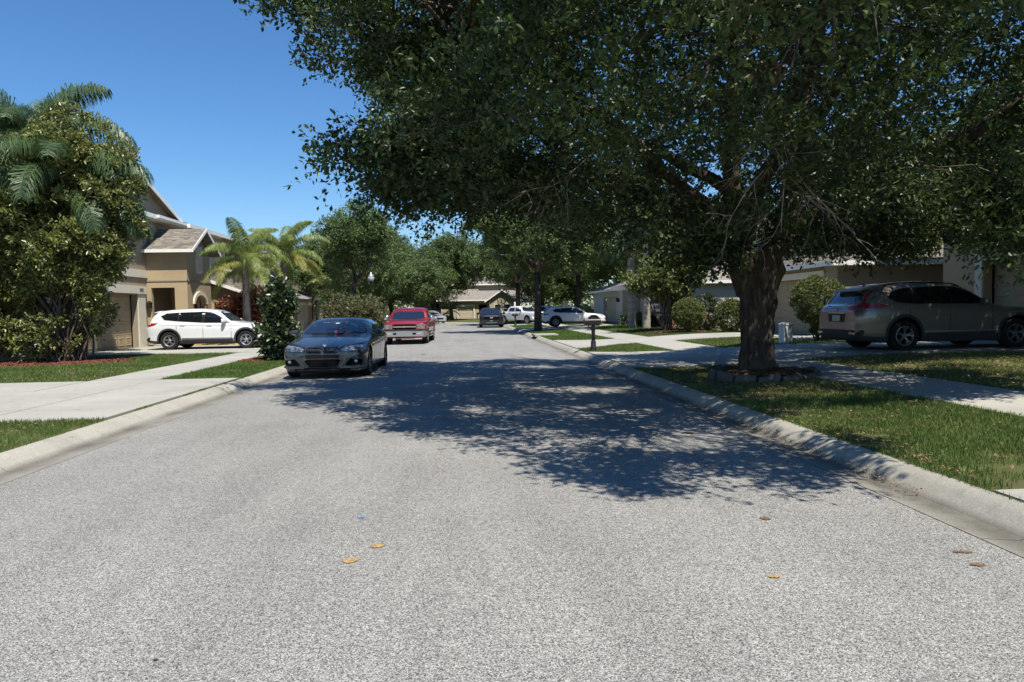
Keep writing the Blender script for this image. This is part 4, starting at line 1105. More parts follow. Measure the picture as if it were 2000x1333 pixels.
def house_end():
    H = tag(empty('house'), 'low beige house closing the end of the street behind the black pickup', 'house', 'houses along the street')
    y = 92.0
    w = wall_panel('y', y, -6.5, 1.9, 0, 2.75, [(-0.75, 1.25, 0, 2.05), (-3.7, -2.9, 1.0, 2.5)], 0.3)
    wall_panel('y', y, 1.9, 3.4, 0, 2.5, [(2.0, 3.1, .9, 2.2)], 0.3, w)
    wall_panel('y', y - 1.2, 3.4, 6.6, 0, 2.6, [(4.0, 4.9, 1.0, 2.2), (5.2, 6.1, 1.0, 2.2)], 0.3, w)
    w.prism([(3.0, 2.6), (7.0, 2.6), (5.0, 3.9)], y - 1.2, y - .95, axis='y')
    w.build('wall', M['beige'], H)
    g = MB()
    for k in range(4): g.box(-0.75, 1.25, y + .1, y + .15, .0 + k * .51, .49 + k * .51)
    g.build('garage_door', M['garage_beige'], H)
    t = MB(); t.box(-0.95, 1.45, y - .06, y - .002, 2.06, 2.3); t.box(-0.95, -0.76, y - .06, y - .002, 0, 2.05); t.box(1.26, 1.45, y - .06, y - .002, 0, 2.05); t.build('door_trim', M['cream'], H)
    window(H, 'y', y, -3.7, -2.9, 1.0, 2.5, -1, (1, 2)); window(H, 'y', y - 1.2, 4.0, 4.9, 1, 2.2, -1, (1, 2)); window(H, 'y', y - 1.2, 5.2, 6.1, 1, 2.2, -1, (1, 2)); 
    d = MB(); d.box(2.0, 3.1, y + .1, y + .15, .9, 2.2); d.build('porch_screen', M['dark'], H)
    roof_plane(H, (-7, y - .5, 2.8), (3.2, y - .5, 2.8), (1.5, y + 4, 4.9), (-4.5, y + 4, 4.9), shingles=False)
    roof_plane(H, (1.4, y - .5, 2.55), (9, y - .5, 2.55), (8, y + 4, 4.6), (1.5, y + 4, 4.6), shingles=False, name='roof_slope')
    roof_plane(H, (2.7, y + 2, 2.55), (2.7, y - 1.6, 2.55), (5.0, y - 1.6, 4.1), (5.0, y + 2, 4.1), shingles=False, name='gable_roof')
    roof_plane(H, (7.3, y - 1.6, 2.55), (7.3, y + 2, 2.55), (5.0, y + 2, 4.1), (5.0, y - 1.6, 4.1), shingles=False, name='gable_roof')
    board(H, (2.7, y - 1.62, 2.58), (5, y - 1.62, 4.13), .18, name='bargeboard'); board(H, (7.3, y - 1.62, 2.58), (5, y - 1.62, 4.13), .18, name='bargeboard'); board(H, (-7, y - .52, 2.82), (3.0, y - .52, 2.82), .14)
    u = MB(); u.box(-2, 7, y + 3, y + 10, 2.8, 5.0); u.build('upper_wall', M['beige'], H)
    roof_plane(H, (-2.4, y + 2.6, 5.0), (7.4, y + 2.6, 5.0), (4.5, y + 6, 6.4), (.5, y + 6, 6.4), shingles=False)
    board(H, (-2.4, y + 2.58, 5.02), (7.4, y + 2.58, 5.02), .18)
house_end()
# ------------------------------------------------------------------ vegetation
def unit(v):
    return v / np.maximum(np.linalg.norm(v, axis=-1, keepdims=True), 1e-9)

def leaves(C, rad, per, ln, wd, rg, m, hexa=False, twigs=5, up=0.25, out=None, fold=0.25, name='crown', cup=0.0):
    """leaf geometry round clump centres C (n,3): per leaves set along short twigs that spread from each centre"""
    n = len(C)
    T = rg.normal(0, 1, (n, twigs, 3)); T[..., 2] += up
    if out is not None: T += out[:, None, :] * 0.9
    T = unit(T)
    k = per // twigs
    t = rg.uniform(0.15, 1.0, (n, twigs, k, 1))
    P = C[:, None, None, :] + T[:, :, None, :] * t * (rad if np.ndim(rad) == 0 else rad[:, None, None, None]) + rg.normal(0, ln * 0.25, (n, twigs, k, 3))
    D = unit(T[:, :, None, :] * 0.6 + rg.normal(0, 0.62, (n, twigs, k, 3)))
    Nn = rg.normal(0, 0.65, (n, twigs, k, 3)); Nn[..., 2] += 0.9
    W = unit(np.cross(D, Nn)); Nn = unit(np.cross(W, D))
    L = ln * rg.uniform(0.65, 1.2, (n, twigs, k, 1)); Wd = wd * rg.uniform(0.75, 1.2, (n, twigs, k, 1))
    P, D, W, Nn, L, Wd = [a.reshape(-1, a.shape[-1]) for a in (P, D, W, Nn, L, Wd)]
    q = len(P)
    if hexa:
        V = np.stack([P, P + D * L * .35 + W * Wd * .5 + Nn * Wd * fold, P + D * L * .75 + W * Wd * .42 + Nn * Wd * fold, P + D * L,
                      P + D * L * .75 - W * Wd * .42 + Nn * Wd * fold, P + D * L * .35 - W * Wd * .5 + Nn * Wd * fold], 1).reshape(-1, 3)
        o = (np.arange(q) * 6)[:, None]
        F = np.concatenate([o + [0, 1, 2, 3], o + [0, 3, 4, 5]], 1).reshape(-1, 4)
    else:
        V = np.stack([P, P + D * L * .55 + W * Wd * .5, P + D * L - Nn * Wd * .2, P + D * L * .55 - W * Wd * .5], 1).reshape(-1, 3)
        F = (np.arange(q) * 4)[:, None] + np.arange(4)
    return np_mesh(name, V, F, m)

def bark_trunk(name, pts, rad, parent, m, seg=40, rows=70, ridge=0.035, seed=0):
    """trunk with ridged bark; pts/rad interpolated along the height"""
    pts = np.array(pts, float); t = np.linspace(0, 1, len(pts)); tt = np.linspace(0, 1, rows)
    C = np.stack([np.interp(tt, t, pts[:, k]) for k in range(3)], 1); Rr = np.interp(tt, t, rad)
    vs = []
    for i in range(rows):
        for k in range(seg):
            a = 2 * math.pi * k / seg
            d = Vector((math.cos(a), math.sin(a), 0))
            q = Vector((d.x * 5.5, d.y * 5.5, C[i][2] * 2.6 + seed))
            nv = noise.noise(q) ; n2 = noise.noise(Vector((d.x * 13, d.y * 13, C[i][2] * 3.2 + seed)))
            low = noise.noise(Vector((d.x * 1.1, d.y * 1.1, C[i][2] * 0.9 + seed)))
            r_ = Rr[i] * (1 + 0.10 * low) + ridge * (abs(nv) * 1.6 - 0.4) + ridge * 0.7 * n2
            if tt[i] < 0.16: r_ += (0.16 - tt[i]) * 0.36 * Rr[i] * (1.2 + 1.5 * noise.noise(Vector((d.x * 2.2, d.y * 2.2, seed)))) * 1.6
            vs.append((C[i][0] + d.x * r_, C[i][1] + d.y * r_, C[i][2]))
    fs = [(i * seg + k, i * seg + (k + 1) % seg, (i + 1) * seg + (k + 1) % seg, (i + 1) * seg + k) for i in range(rows - 1) for k in range(seg)]
    return ob(name, np_mesh(name, vs, fs, m, smooth=True), parent)

def bend(p0, p1, rr, n=5, amt=0.12):
    p0, p1 = Vector(p0), Vector(p1); L = (p1 - p0).length
    out = [p0]
    for k in range(1, n):
        t = k / n
        out.append(p0.lerp(p1, t) + Vector((rr.gauss(0, 1), rr.gauss(0, 1), rr.gauss(0, 1))) * L * amt * 0.35 + Vector((0, 0, L * 0.10 * math.sin(math.pi * t))))
    out.append(p1); return out

# --- the big oak on the right verge ----------------------------------------------------
TB = Vector((5.55, 12.75, 0.16))
oak = tag(empty('oak_tree', TB), 'massive dark oak with a thick ridged trunk overhanging the road from the right verge', 'tree', 'street trees')
def oloc(p): return (p[0] - TB.x, p[1] - TB.y, p[2] - TB.z)
bark_trunk('trunk', [(0, 0, -.06), (0, 0, .5), (.0, 0, 1.0), (-.02, 0, 1.6), (-.02, 0, 2.0), (-.02, 0, 2.35)], [.32, .30, .295, .335, .385, .37], oak, M['bark'], 160, 170, 0.042)
rr = random.Random(21)
limbs = [
    ([(5.42, 12.75, 1.75), (5.15, 12.7, 2.5), (5.05, 12.6, 3.4), (4.95, 12.5, 4.6), (4.9, 12.3, 6.2), (4.7, 12, 8.2)], [.28, .25, .18, .15, .11, .05]),
    ([(5.65, 12.75, 1.8), (5.95, 12.7, 2.6), (6.2, 12.8, 3.6), (6.5, 12.9, 5.0), (6.9, 13, 7.0), (7, 13.2, 8.6)], [.28, .24, .18, .14, .10, .04]),
    ([(5.05, 12.6, 2.6), (4.0, 12.2, 3.5), (2.4, 11.9, 4.8), (0.6, 11.6, 5.7), (-1.3, 11.4, 6.4)], [.17, .14, .11, .07, .03]),
    ([(5.0, 12.6, 2.9), (3.7, 12.4, 3.3), (2.0, 11.8, 3.7), (0.4, 11.2, 3.9), (-1.1, 10.8, 3.9)], [.14, .11, .08, .05, .02]),
    ([(5.2, 12.7, 2.5), (5.0, 11.2, 3.6), (4.6, 9.2, 4.5), (4.0, 7.2, 5.1), (3.2, 5.6, 5.4)], [.17, .13, .10, .07, .03]),
    ([(6.0, 12.7, 2.7), (7.2, 11.6, 3.6), (8.4, 9.8, 4.4), (9.2, 8.0, 4.7), (9.6, 6.0, 4.9)], [.17, .13, .10, .07, .03]),
    ([(6.1, 12.8, 3.0), (8.0, 12.6, 3.9), (10.2, 12.2, 4.8), (12.4, 11.8, 5.3)], [.15, .12, .08, .03]),
    ([(6.1, 12.9, 3.2), (7.4, 14.8, 4.4), (9.0, 17.0, 5.3), (10.2, 19.0, 5.6)], [.14, .11, .07, .03]),
    ([(5.1, 12.8, 3.1), (4.3, 14.8, 4.0), (3.4, 17.2, 4.7), (2.6, 19.3, 5.0)], [.14, .10, .07, .03]),
    ([(5.05, 12.7, 3.6), (3.6, 13.4, 4.6), (1.8, 14.4, 5.2), (0.2, 15.2, 5.2)], [.12, .09, .06, .02]),
    ([(6.2, 12.7, 3.8), (6.0, 10.6, 5.2), (5.8, 8.4, 6.4), (5.6, 6.2, 6.8)], [.12, .09, .06, .03]),
    ([(6.9, 11.4, 3.4), (7.4, 10.4, 3.2), (7.6, 9.4, 2.9), (7.5, 8.4, 2.5)], [.06, .045, .03, .015]),
    ([(0.4, 11.2, 3.9), (-.3, 10.9, 3.95), (-1.0, 10.5, 3.85), (-1.75, 10.2, 3.75)], [.022, .018, .012, .005]),
    ([(0.6, 11.4, 3.9), (-.2, 12.4, 3.75), (-1.3, 12.2, 3.4)], [.022, .015, .005]),
    ([(-1.0, 11.4, 6.2), (-2.0, 11.3, 6.35), (-3.0, 11.2, 6.5)], [.03, .018, .006]),
]
mb = MB()
LP, LR = [], []
for pts, rads in limbs:
    fine, fr = [], []
    for i in range(len(pts) - 1):
        a, b = Vector(pts[i]), Vector(pts[i + 1])
        for k in range(4):
            t = k / 4
            fine.append(a.lerp(b, t) + (Vector((rr.gauss(0, 1), rr.gauss(0, 1), rr.gauss(0, 1))) * 0.05 if (i or k) else Vector((0, 0, 0)))); fr.append(rads[i] * (1 - t) + rads[i + 1] * t)
    fine.append(Vector(pts[-1])); fr.append(rads[-1])
    mb.tube([oloc(p) for p in fine], fr, 9)
    LP += [tuple(p) for p in fine]; LR += fr
mb.build('limb', M['bark'], oak, smooth=True)
LPa = np.array(LP); LRa = np.array(LR)

def zlow(x, y):
    z = 2.65 + 0 * x
    z = z + 0.60 * np.clip((2.5 - x) / 2.5, 0, 1)
    z = z + 0.55 * np.clip((9.5 - y) / 3.5, 0, 1.6)
    z = z - 0.45 * np.exp(-(((x - 4.4) / .9) ** 2 + ((y - 12.2) / 1.2) ** 2))
    z = z - 1.25 * np.exp(-(((x - 6.9) / .55) ** 2 + ((y - 8.0) / .7) ** 2))
    z = z - 0.55 * np.clip((x - 7.5) / 3, 0, 1) * np.clip((12 - y) / 3, 0, 1)
    z = z + 0.25 * np.clip((y - 15) / 4, 0, 1)
    z = z + 1.15 * np.clip((y - 12.5) / 3.5, 0, 1) * np.clip((4.5 - x) / 3.0, 0, 1)
    return z
rg = np.random.default_rng(77)
N0 = 60000
x = rg.uniform(-3.6, 15.5, N0); y = rg.uniform(2.5, 22.5, N0); u = rg.uniform(0, 1, N0)
ang = np.arctan2(y - 12.4, x - 5.8)
rmax = 8.9 + 0.8 * np.sin(3 * ang + 1) + 0.6 * np.sin(7 * ang + 2) + 0.4 * np.sin(13 * ang)
d = np.hypot(x - 5.8, y - 12.4) / rmax
zl = zlow(x, y); zh = 3.6 + 6.2 * np.sqrt(np.clip(1 - d * d, 0, 1))
z = zl + (zh - zl) * u
keep = (d < 1)
jit = 0.5 * np.sin(x * 2.1 + z) + 0.4 * np.sin(y * 2.7 + 1)
keep &= ~((x - .23 * z > 8.3 + jit) & (y + .5 * z < 13.4 + jit))
keep &= ~((x - .23 * z > 3.5 + jit * .8) & (y + .5 * z < 8.9 + jit * .6))
xs_, ys_ = x - .23 * z, y + .5 * z       # where the sun throws each point on the ground
keep &= ys_ > 5.6 + jit * .5
keep &= ys_ > 7.5 - 1.5 * xs_ + jit * .7
keep &= ys_ < 19.9 + jit * .6
keep &= ~((np.sin(x * 1.15 + .5) * np.sin(y * 1.3 + z * .65 + 1.0) > .60) & (z > zlow(x, y) + .5) & (x > 1))
# the road side of the crown is ragged: it reaches further out high up and in one long low bough
xl = np.interp(z, [2.8, 3.2, 3.5, 4.0, 4.4, 5.0, 5.4, 6.0, 7.0, 9.0], [1.2, -0.4, -1.2, -1.2, -0.25, -0.3, -1.3, -2.6, -2.5, 0.0])
keep &= x > xl + 0.25 * np.sin(y * 1.9 + z * 2.1) + 0.38 * np.clip(9.5 - y, 0, 6) + 0.10 * np.clip(y - 12, 0, 8)
# denser shell and underside, open interior
depth_in = np.minimum(1 - d, np.minimum((z - zl) / 2.2, (zh - z) / 3.0))
keep &= rg.uniform(0, 1, N0) < np.clip(1.0 - 0.75 * depth_in, 0.22, 1)
P = np.stack([x, y, z], 1)[keep]
nv = np.array([noise.noise(Vector((p[0] * .62, p[1] * .62, p[2] * .85))) + 0.55 * noise.noise(Vector((p[0] * 1.7, p[1] * 1.7, p[2] * 2.0 + 9))) for p in P])
P = P[nv > -0.05]
P = P[:12500]
def clump_line(a, b, n, r_):
    t = rg.uniform(0, 1, (n, 1)); return np.array(a) * (1 - t) + np.array(b) * t + rg.normal(0, r_, (n, 3)) * np.array([1, 1, .7])
P = np.concatenate([P, clump_line((.8, 11.4, 4.0), (-1.7, 10.25, 3.8), 170, .24), clump_line((-.2, 12.5, 3.7), (-1.3, 12.2, 3.35), 70, .22), clump_line((1.0, 14, 3.9), (-.4, 13.6, 3.5), 60, .25),
                    clump_line((6.9, 9.2, 3.2), (6.55, 8.0, 1.95), 34, .16), clump_line((7.3, 9.0, 3.0), (7.0, 7.6, 2.3), 34, .2), clump_line((8.3, 9.8, 2.9), (7.5, 8.3, 2.15), 60, .24), clump_line((8.6, 10.4, 3.0), (8.3, 9.6, 2.4), 40, .25),
                    clump_line((4.9, 12.3, 2.75), (4.2, 12.0, 2.35), 60, .22), clump_line((6.5, 12.2, 2.9), (7.6, 11.4, 2.55), 50, .22),
                    clump_line((-1.2, 11.3, 6.0), (-3.0, 11.2, 6.5), 90, .28), clump_line((-.5, 12, 5.6), (-2.2, 12.4, 5.9), 60, .25)])
outv = unit(P - np.array([5.8, 12.4, 3.6]))
near = (P[:, 1] < 9.6) & (P[:, 2] < 7.5)
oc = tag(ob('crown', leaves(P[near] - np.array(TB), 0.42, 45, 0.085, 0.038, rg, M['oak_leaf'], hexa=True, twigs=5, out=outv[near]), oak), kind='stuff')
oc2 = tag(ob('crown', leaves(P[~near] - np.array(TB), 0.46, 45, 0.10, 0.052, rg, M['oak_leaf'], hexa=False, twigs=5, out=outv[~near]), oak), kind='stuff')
# twigs that carry the leaf clumps
mb = MB()
sel = rg.permutation(len(P))[:1700]
for i in sel:
    p = P[i]; dd = np.linalg.norm(LPa - p, axis=1) + 0.6 * np.abs(LPa[:, 2] - p[2]); j = int(np.argmin(dd))
    q = LPa[j]
    if np.linalg.norm(q - p) < 0.15: continue
    pts = bend(q, p, rr, 4, 0.16)
    r0 = min(LRa[j] * 0.6, 0.012 + 0.011 * float(np.linalg.norm(q - p)))
    mb.tube([oloc(v) for v in pts], [r0, r0 * .8, r0 * .6, r0 * .4, 0.004], 4, cap=False)
mb.build('branch', M['bark_thin'], oak, smooth=True)

# bare dead branches hanging below the crown, with one tuft of withered leaves
def dead(mb, p, dirv, L, r_, rr, depth):
    pts = [Vector(p)]; d_ = Vector(dirv).normalized(); n = 5
    for k in range(n):
        d_ = (d_ + Vector((rr.gauss(0, .16), rr.gauss(0, .16), rr.gauss(0, .12) - .03))).normalized()
        pts.append(pts[-1] + d_ * L / n)
    mb.tube([oloc(q) for q in pts], [r_ * (1 - .14 * k) for k in range(n + 1)], 5, cap=False)
    if depth > 0:
        for k in range(2 + (depth > 1)):
            i = rr.randint(1, n); side = Vector((rr.gauss(0, 1), rr.gauss(0, .6), rr.gauss(-.35, .5)))
            dead(mb, pts[i], (d_ + side.normalized() * 0.95), L * rr.uniform(.45, .75), r_ * .55, rr, depth - 1)
mb = MB(); rd = random.Random(5)
for (p, dv, L, r_) in (((3.53, 8.2, 4.30), (0.03, 0.0, -1), 0.80, 0.018), ((3.55, 8.2, 3.75), (0.5, -.05, -.62), 1.2, 0.012), ((3.62, 8.2, 3.3), (0.35, 0, -.8), .95, .010),
                       ((3.40, 8.1, 3.1), (-.4, 0, -.8), .8, .010), ((3.7, 8.2, 4.0), (0.22, 0, -1), .8, .009), ((3.9, 8.4, 2.9), (0.9, 0, -.3), .8, .008),
                       ((5.9, 9.0, 3.4), (.8, 0, -.35), .9, .010), ((1.6, 9.4, 3.6), (-.6, 0, -.35), 1.0, .010), ((2.2, 10.2, 3.6), (-.8, .1, -.2), 1.2, .012)):
    mb = MB(); dead(mb, (p[0] + .2, p[1], p[2]), dv, L, r_, rd, 3); mb.build('dead_branch', M['dead_wood'], oak, smooth=True)
mb = MB(); mb.tube([oloc(q) for q in ((3.48, 8.0, 4.75), (3.56, 8.05, 4.5), (3.62, 8.1, 4.2))], 0.012, 5)
mb.build('dead_branch', M['dead_wood'], oak, smooth=True)
dp = np.array([[3.42 + .07 * k, 8.0, 4.23 + 0.02 * math.sin(k)] for k in range(7)])
tag(ob('withered_leaves', leaves(dp - np.array(TB), 0.10, 20, 0.085, 0.05, rg, M['dead_leaf'], hexa=True, twigs=4), oak), kind='stuff')

# ring of concrete edging blocks round the trunk
ring = tag(empty('tree_ring', (5.55, 12.5, 0.12)), 'ring of rounded grey concrete edging blocks around the big oak trunk', 'garden edging')
nb = 15
for k in range(nb):
    a0, a1 = 2 * math.pi * k / nb + .022, 2 * math.pi * (k + 1) / nb - .022
    mb = MB(); rows = []
    hh = random.uniform(-.03, .03); tl = random.uniform(-.03, .03)
    for q in range(4):
        a = a0 + (a1 - a0) * q / 3
        prof = [(.86, -.06), (.855, .10), (.875, .15), (.93, .165), (.985, .13), (1.0, .07), (1.0, -.06)]
        rows.append([((r_ + hh) * math.cos(a), (r_ + hh) * math.sin(a), z_ * (1 + hh * 4) + tl * (q - 1.5)) for r_, z_ in prof])
    vs = [p for row in rows for p in row]; w = 7
    fs = [(i * w + j, i * w + j + 1, (i + 1) * w + j + 1, (i + 1) * w + j) for i in range(3) for j in range(w - 1)]
    fs += [list(range(w))[::-1], list(range(3 * w, 4 * w))]
    mb.add(vs, fs); o = mb.build('edging_block', M['stone_edge'], ring, smooth=True, sharp=50)
    fix_normals(o.data)

# --- generic street trees ---------------------------------------------------------------
def crown_points(rg, n, rx, ry, rz, zc, lobes=6, shell=0.5, seed=0, thr=-0.12, f=0.8):
    Cs = [np.array([0, 0, zc])]; Rs = [np.array([rx, ry, rz]) * 0.72]
    for k in range(lobes):
        a = 2 * np.pi * k / lobes + rg.uniform(-.4, .4); e = rg.uniform(-.35, .75)
        Cs.append(np.array([rx * .55 * np.cos(a), ry * .55 * np.sin(a), zc + rz * .55 * e])); Rs.append(np.array([rx, ry, rz]) * rg.uniform(.38, .55))
    Cs.append(np.array([rg.uniform(-.2, .2) * rx, 0, zc + rz * .6])); Rs.append(np.array([rx, ry, rz]) * .42)
    out = []
    while sum(len(o) for o in out) < n:
        i = rg.integers(0, len(Cs)); k = n // 6
        v = unit(rg.normal(0, 1, (k, 3))) * (rg.uniform(0, 1, (k, 1)) ** shell)
        p = Cs[i] + v * Rs[i]
        nv = np.array([noise.noise(Vector((q[0] * f + seed, q[1] * f, q[2] * f))) for q in p])
        out.append(p[nv > thr])
    return np.concatenate(out)[:n]

def street_tree(name, loc, h, rx, rz, zc, tr, n, m, leaf=0.13, per=30, label='', cat='tree', group='street trees', seed=1, ry=None, lobes=7, clump=0.42, trunk_m='bark', f=0.8, thr=-.12, lean=0.0, ntw=60, shell=.5):
    rg = np.random.default_rng(seed); rr = random.Random(seed)
    t = tag(empty(name, loc), label, cat, group)
    P = crown_points(rg, n, rx, ry or rx, rz, zc, lobes, shell, seed, thr, f)
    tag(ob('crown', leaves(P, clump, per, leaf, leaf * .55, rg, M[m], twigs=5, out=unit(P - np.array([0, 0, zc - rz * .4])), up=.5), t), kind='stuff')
    mb = MB(); fork = zc - rz * 0.55
    mb.tube([(0, 0, -.1), (0, 0, .12), (lean * .3, 0, fork * .5), (lean, 0, fork)], [tr * 1.5, tr * 1.1, tr * .9, tr * .8], 10)
    mb.build('trunk', M[trunk_m], t, smooth=True)
    mb = MB()
    tips = []
    for k in range(7):
        a = 2 * math.pi * k / 7 + rr.uniform(-.3, .3); e = Vector((rx * .6 * math.cos(a), (ry or rx) * .6 * math.sin(a), zc + rr.uniform(-.3, .5) * rz))
        pts = bend((lean, 0, fork - .05), e, rr, 4, .14); mb.tube(pts, [tr * .5, tr * .4, tr * .3, tr * .2, tr * .08], 6, cap=False); tips += pts[1:]
    for i in range(min(ntw, len(P))):
        p = Vector(P[i]); q = min(tips, key=lambda v: (v - p).length); mb.tube(bend(q, p, rr, 3, .15), [tr * .16, tr * .12, tr * .08, .004], 4, cap=False)
    mb.build('branch', M['bark_thin'], t, smooth=True)
    return t

t2 = street_tree('oak_tree', (4.55, 42.5, .12), 8, 5.0, 3.7, 5.7, 0.24, 2600, 'oak_leaf_far', label='young oak with a straight dark trunk on the grass by the storm drain', seed=5, leaf=.16, per=35)
def clone_tree(src, loc, rz, sc, label):
    c = copy_tree(src); c.location = loc; c.rotation_euler = (0, 0, rz); c.scale = (sc, sc, sc) if np.ndim(sc) == 0 else sc; c['label'] = label; return c
clone_tree(t2, (5.1, 65.0, .12), 2.1, 1.05, 'oak with a slim dark trunk in front of the white pickup')
clone_tree(t2, (11.2, 67.0, .3), 4.0, 1.2, 'tall oak standing behind the white crossover on the shaded drive')
clone_tree(t2, (14.5, 55.0, .3), 1.2, (1.2, 1.2, 1.3), 'dark tree over the roof of the light grey house')
t6 = street_tree('oak_tree', (-7.3, 47.0, .11), 8, 3.0, 3.5, 5.0, 0.2, 1900, 'oak_leaf_far', label='feathery tall green tree rising behind the lamp post', seed=9, leaf=.14, lobes=9, clump=.5, f=1.0, thr=-.05)
t7 = street_tree('oak_tree', (-3.6, 84.0, .1), 9, 6.8, 5.0, 5.6, 0.35, 3000, 'oak_leaf_far', label='broad round oak at the far bend above the silver sedan', seed=12, leaf=.21, clump=.7, f=.55, per=35)
clone_tree(t7, (-8.6, 60.0, .1), 1.0, (.72, .72, .80), 'dense green oak between the lamp post and the red pickup')
clone_tree(t7, (-12.0, 78.0, .1), 2.6, (1.0, 1.0, 1.0), 'wide oak behind the lamp post on the inside of the bend')
clone_tree(t6, (-11.5, 54.0, .1), 2.0, (.8, .8, .8), 'smaller green tree left of the lamp post beside the far tan garage')
clone_tree(t7, (-8.2, 73.0, .1), 4.4, (.85, .85, .9), 'dense oak filling the gap above the red pickup')
clone_tree(t7, (-9.6, 92.0, .1), 5.0, (1.0, 1.0, 1.05), 'oak farthest round the inside of the bend')
clone_tree(t7, (9.5, 84.0, .1), 3.6, (1.0, 1.0, .9), 'oak beyond the white pickup at the end of the street')
clone_tree(t7, (19.0, 74.0, .1), 5.2, (1.2, 1.2, 1.1), 'large oak behind the light grey house')
back = street_tree('tree', (6, 112, 0), 12, 6.5, 4.5, 6.5, .4, 1500, 'oak_leaf_far', label='rounded green tree behind the roof that closes the street', seed=14, leaf=.28, clump=.9, f=.45, group='trees on the skyline')
for i, (xx, yy, rz_, sc, lb) in enumerate(((-5, 118, 1, 1.0, 'skyline tree just left of the end house roof'), (-18, 112, 2, .95, 'skyline tree left of the bend behind the oaks'), (-30, 108, 3, .9, 'skyline tree over the far left roofs'),
                                  (18, 110, 4, 1.05, 'skyline tree right of the end house'), (32, 104, 5, 1.0, 'skyline tree behind the light grey house'), (46, 92, 6, 1.0, 'skyline tree far right behind the taupe garage wing'),
                                  (30, 66, .5, .9, 'tree behind the roofs on the right'), (-44, 96, 2.5, .9, 'skyline tree farthest left, above the mid-left roof'))):
    clone_tree(back, (xx, yy, 0), rz_, sc, lb)
def woods():
    rg = np.random.default_rng(91); n = 4200; x = rg.uniform(-75, 75, n); top = 7.5 + 2.2 * np.sin(x * .21) + 1.2 * np.sin(x * .57 + 1)
    P = np.stack([x, 130 + rg.normal(0, 3, n), top * rg.uniform(0, 1, n) ** .7], 1)
    tag(ob('distant_woods', leaves(P, 1.1, 24, .42, .24, rg, M['oak_leaf_far'], twigs=4)), kind='stuff')
woods()
pine = street_tree('pine_tree', (-27.5, 118, 0), 13, 2.6, 3.0, 10.2, .22, 260, 'pine_leaf', label='tall open-crowned pine on the skyline, right one of the pair', seed=18, leaf=.3, clump=.75, f=.6, thr=.0, group='trees on the skyline', per=40)
clone_tree(pine, (-31.5, 120, 0), 2.0, (.9, .9, .88), 'shorter open-crowned pine on the skyline, left one of the pair')
clone_tree(pine, (-23.5, 116, 0), 4.0, (1.0, 1.0, .95), 'open-crowned pine on the skyline nearest the tall green tree')
clone_tree(pine, (-42, 85, 0), 1.0, (.8, .8, .95), 'small pine top peeking over the mid-left roof')

# --- shrubs -------------------------------------------------------------------------------
def shrub(name, loc, ells, n, m, leaf, per, clump, label, cat='shrub', group=None, seed=1, stems=10, stem_r=.02, f=1.3, thr=-.2, shell=.4, wd=.5, spread=.25, hexa=True, stem_m='bark_thin'):
    """ells: list of (cx,cy,cz,rx,ry,rz)"""
    rg = np.random.default_rng(seed); rr = random.Random(seed)
    t = tag(empty(name, loc), label, cat, group)
    vol = np.array([e[3] * e[4] * e[5] for e in ells]) ** .75; vol /= vol.sum()
    out = []; dirs = []
    for e, w in zip(ells, vol):
        k = int(n * w * 1.5); v = unit(rg.normal(0, 1, (k, 3))) * (rg.uniform(0, 1, (k, 1)) ** shell)
        p = np.array(e[:3]) + v * np.array(e[3:]); nv = np.array([noise.noise(Vector((q[0] * f + seed, q[1] * f, q[2] * f))) for q in p])
        ok = (nv > thr) & (p[:, 2] > 0.02); out.append(p[ok]); dirs.append(v[ok])
    P = np.concatenate(out); Dv = np.concatenate(dirs)
    tag(ob('foliage', leaves(P, clump, per, leaf, leaf * wd, rg, M[m], hexa=hexa, twigs=4, out=unit(Dv + 1e-6) * 1.2, up=.4, cup=1), t), kind='stuff')
    mb = MB()
    for k in range(stems):
        p = Vector(P[rr.randrange(len(P))]); b = Vector((rr.uniform(-1, 1) * spread, rr.uniform(-1, 1) * spread, -.05))
        mb.tube(bend(b, p, rr, 5, .12), [stem_r, stem_r * .9, stem_r * .75, stem_r * .6, stem_r * .4, .004], 5, cap=False)
    mb.build('stem', M[stem_m], t, smooth=True)
    return t

shrub('large_shrub', (-12.1, 22.0, .1),
      [(-.2, 0, 4.2, 2.0, 1.6, 2.7), (.9, 0, 4.0, 1.3, 1.2, 1.3), (1.55, 0, 3.9, .7, .7, .6), (-.5, 0, 1.9, 1.7, 1.4, 1.8), (-1.9, .2, 3.4, 1.7, 1.4, 2.6), (.3, 0, 6.35, 1.2, 1.0, 1.3), (.8, 0, 6.2, .8, .8, .9), (1.35, 0, 5.2, 1.0, .9, 1.05), (1.5, 0, 6.0, .6, .7, .7), (-1.0, 0, 6.0, .9, .9, .9), (-2.6, .2, 1.3, 1.2, 1.2, 1.1), (.75, -.2, 2.6, .8, .8, .8), (-.7, -1.0, 4.6, .8, .7, .7), (.3, -1.1, 3.2, .7, .6, .6)],
      3800, 'shrub_leaf', .13, 34, .30, 'huge broad-leaved evergreen bush hiding the garage at the left edge', 'bush', seed=31, stems=90, stem_r=.03, f=1.5, thr=-.04, shell=.42, spread=.5, wd=.42)
shrub('magnolia_shrub', (-5.4, 20.65, .1), [(0, 0, .7, .58, .5, .62), (.05, 0, 1.5, .42, .4, .65), (.05, 0, 2.05, .25, .25, .35)], 190, 'magnolia_leaf', .15, 20, .2,
      'small upright glossy-leaved shrub in a red mulch ring beside the kerb', 'shrub', seed=32, stems=16, stem_r=.018, thr=-.3, shell=.5)
shrub('olive_shrub', (-6.2, 40.5, .1), [(0, 0, 1.2, 1.9, 1.3, 1.1), (.9, 0, 1.0, 1.2, 1.1, .8), (-1, 0, 1.5, 1.0, 1, 1.0)], 520, 'grey_shrub', .11, 28, .32, 'loose olive-green shrub at the foot of the lamp post', 'shrub', seed=33, stems=30, f=1.2)
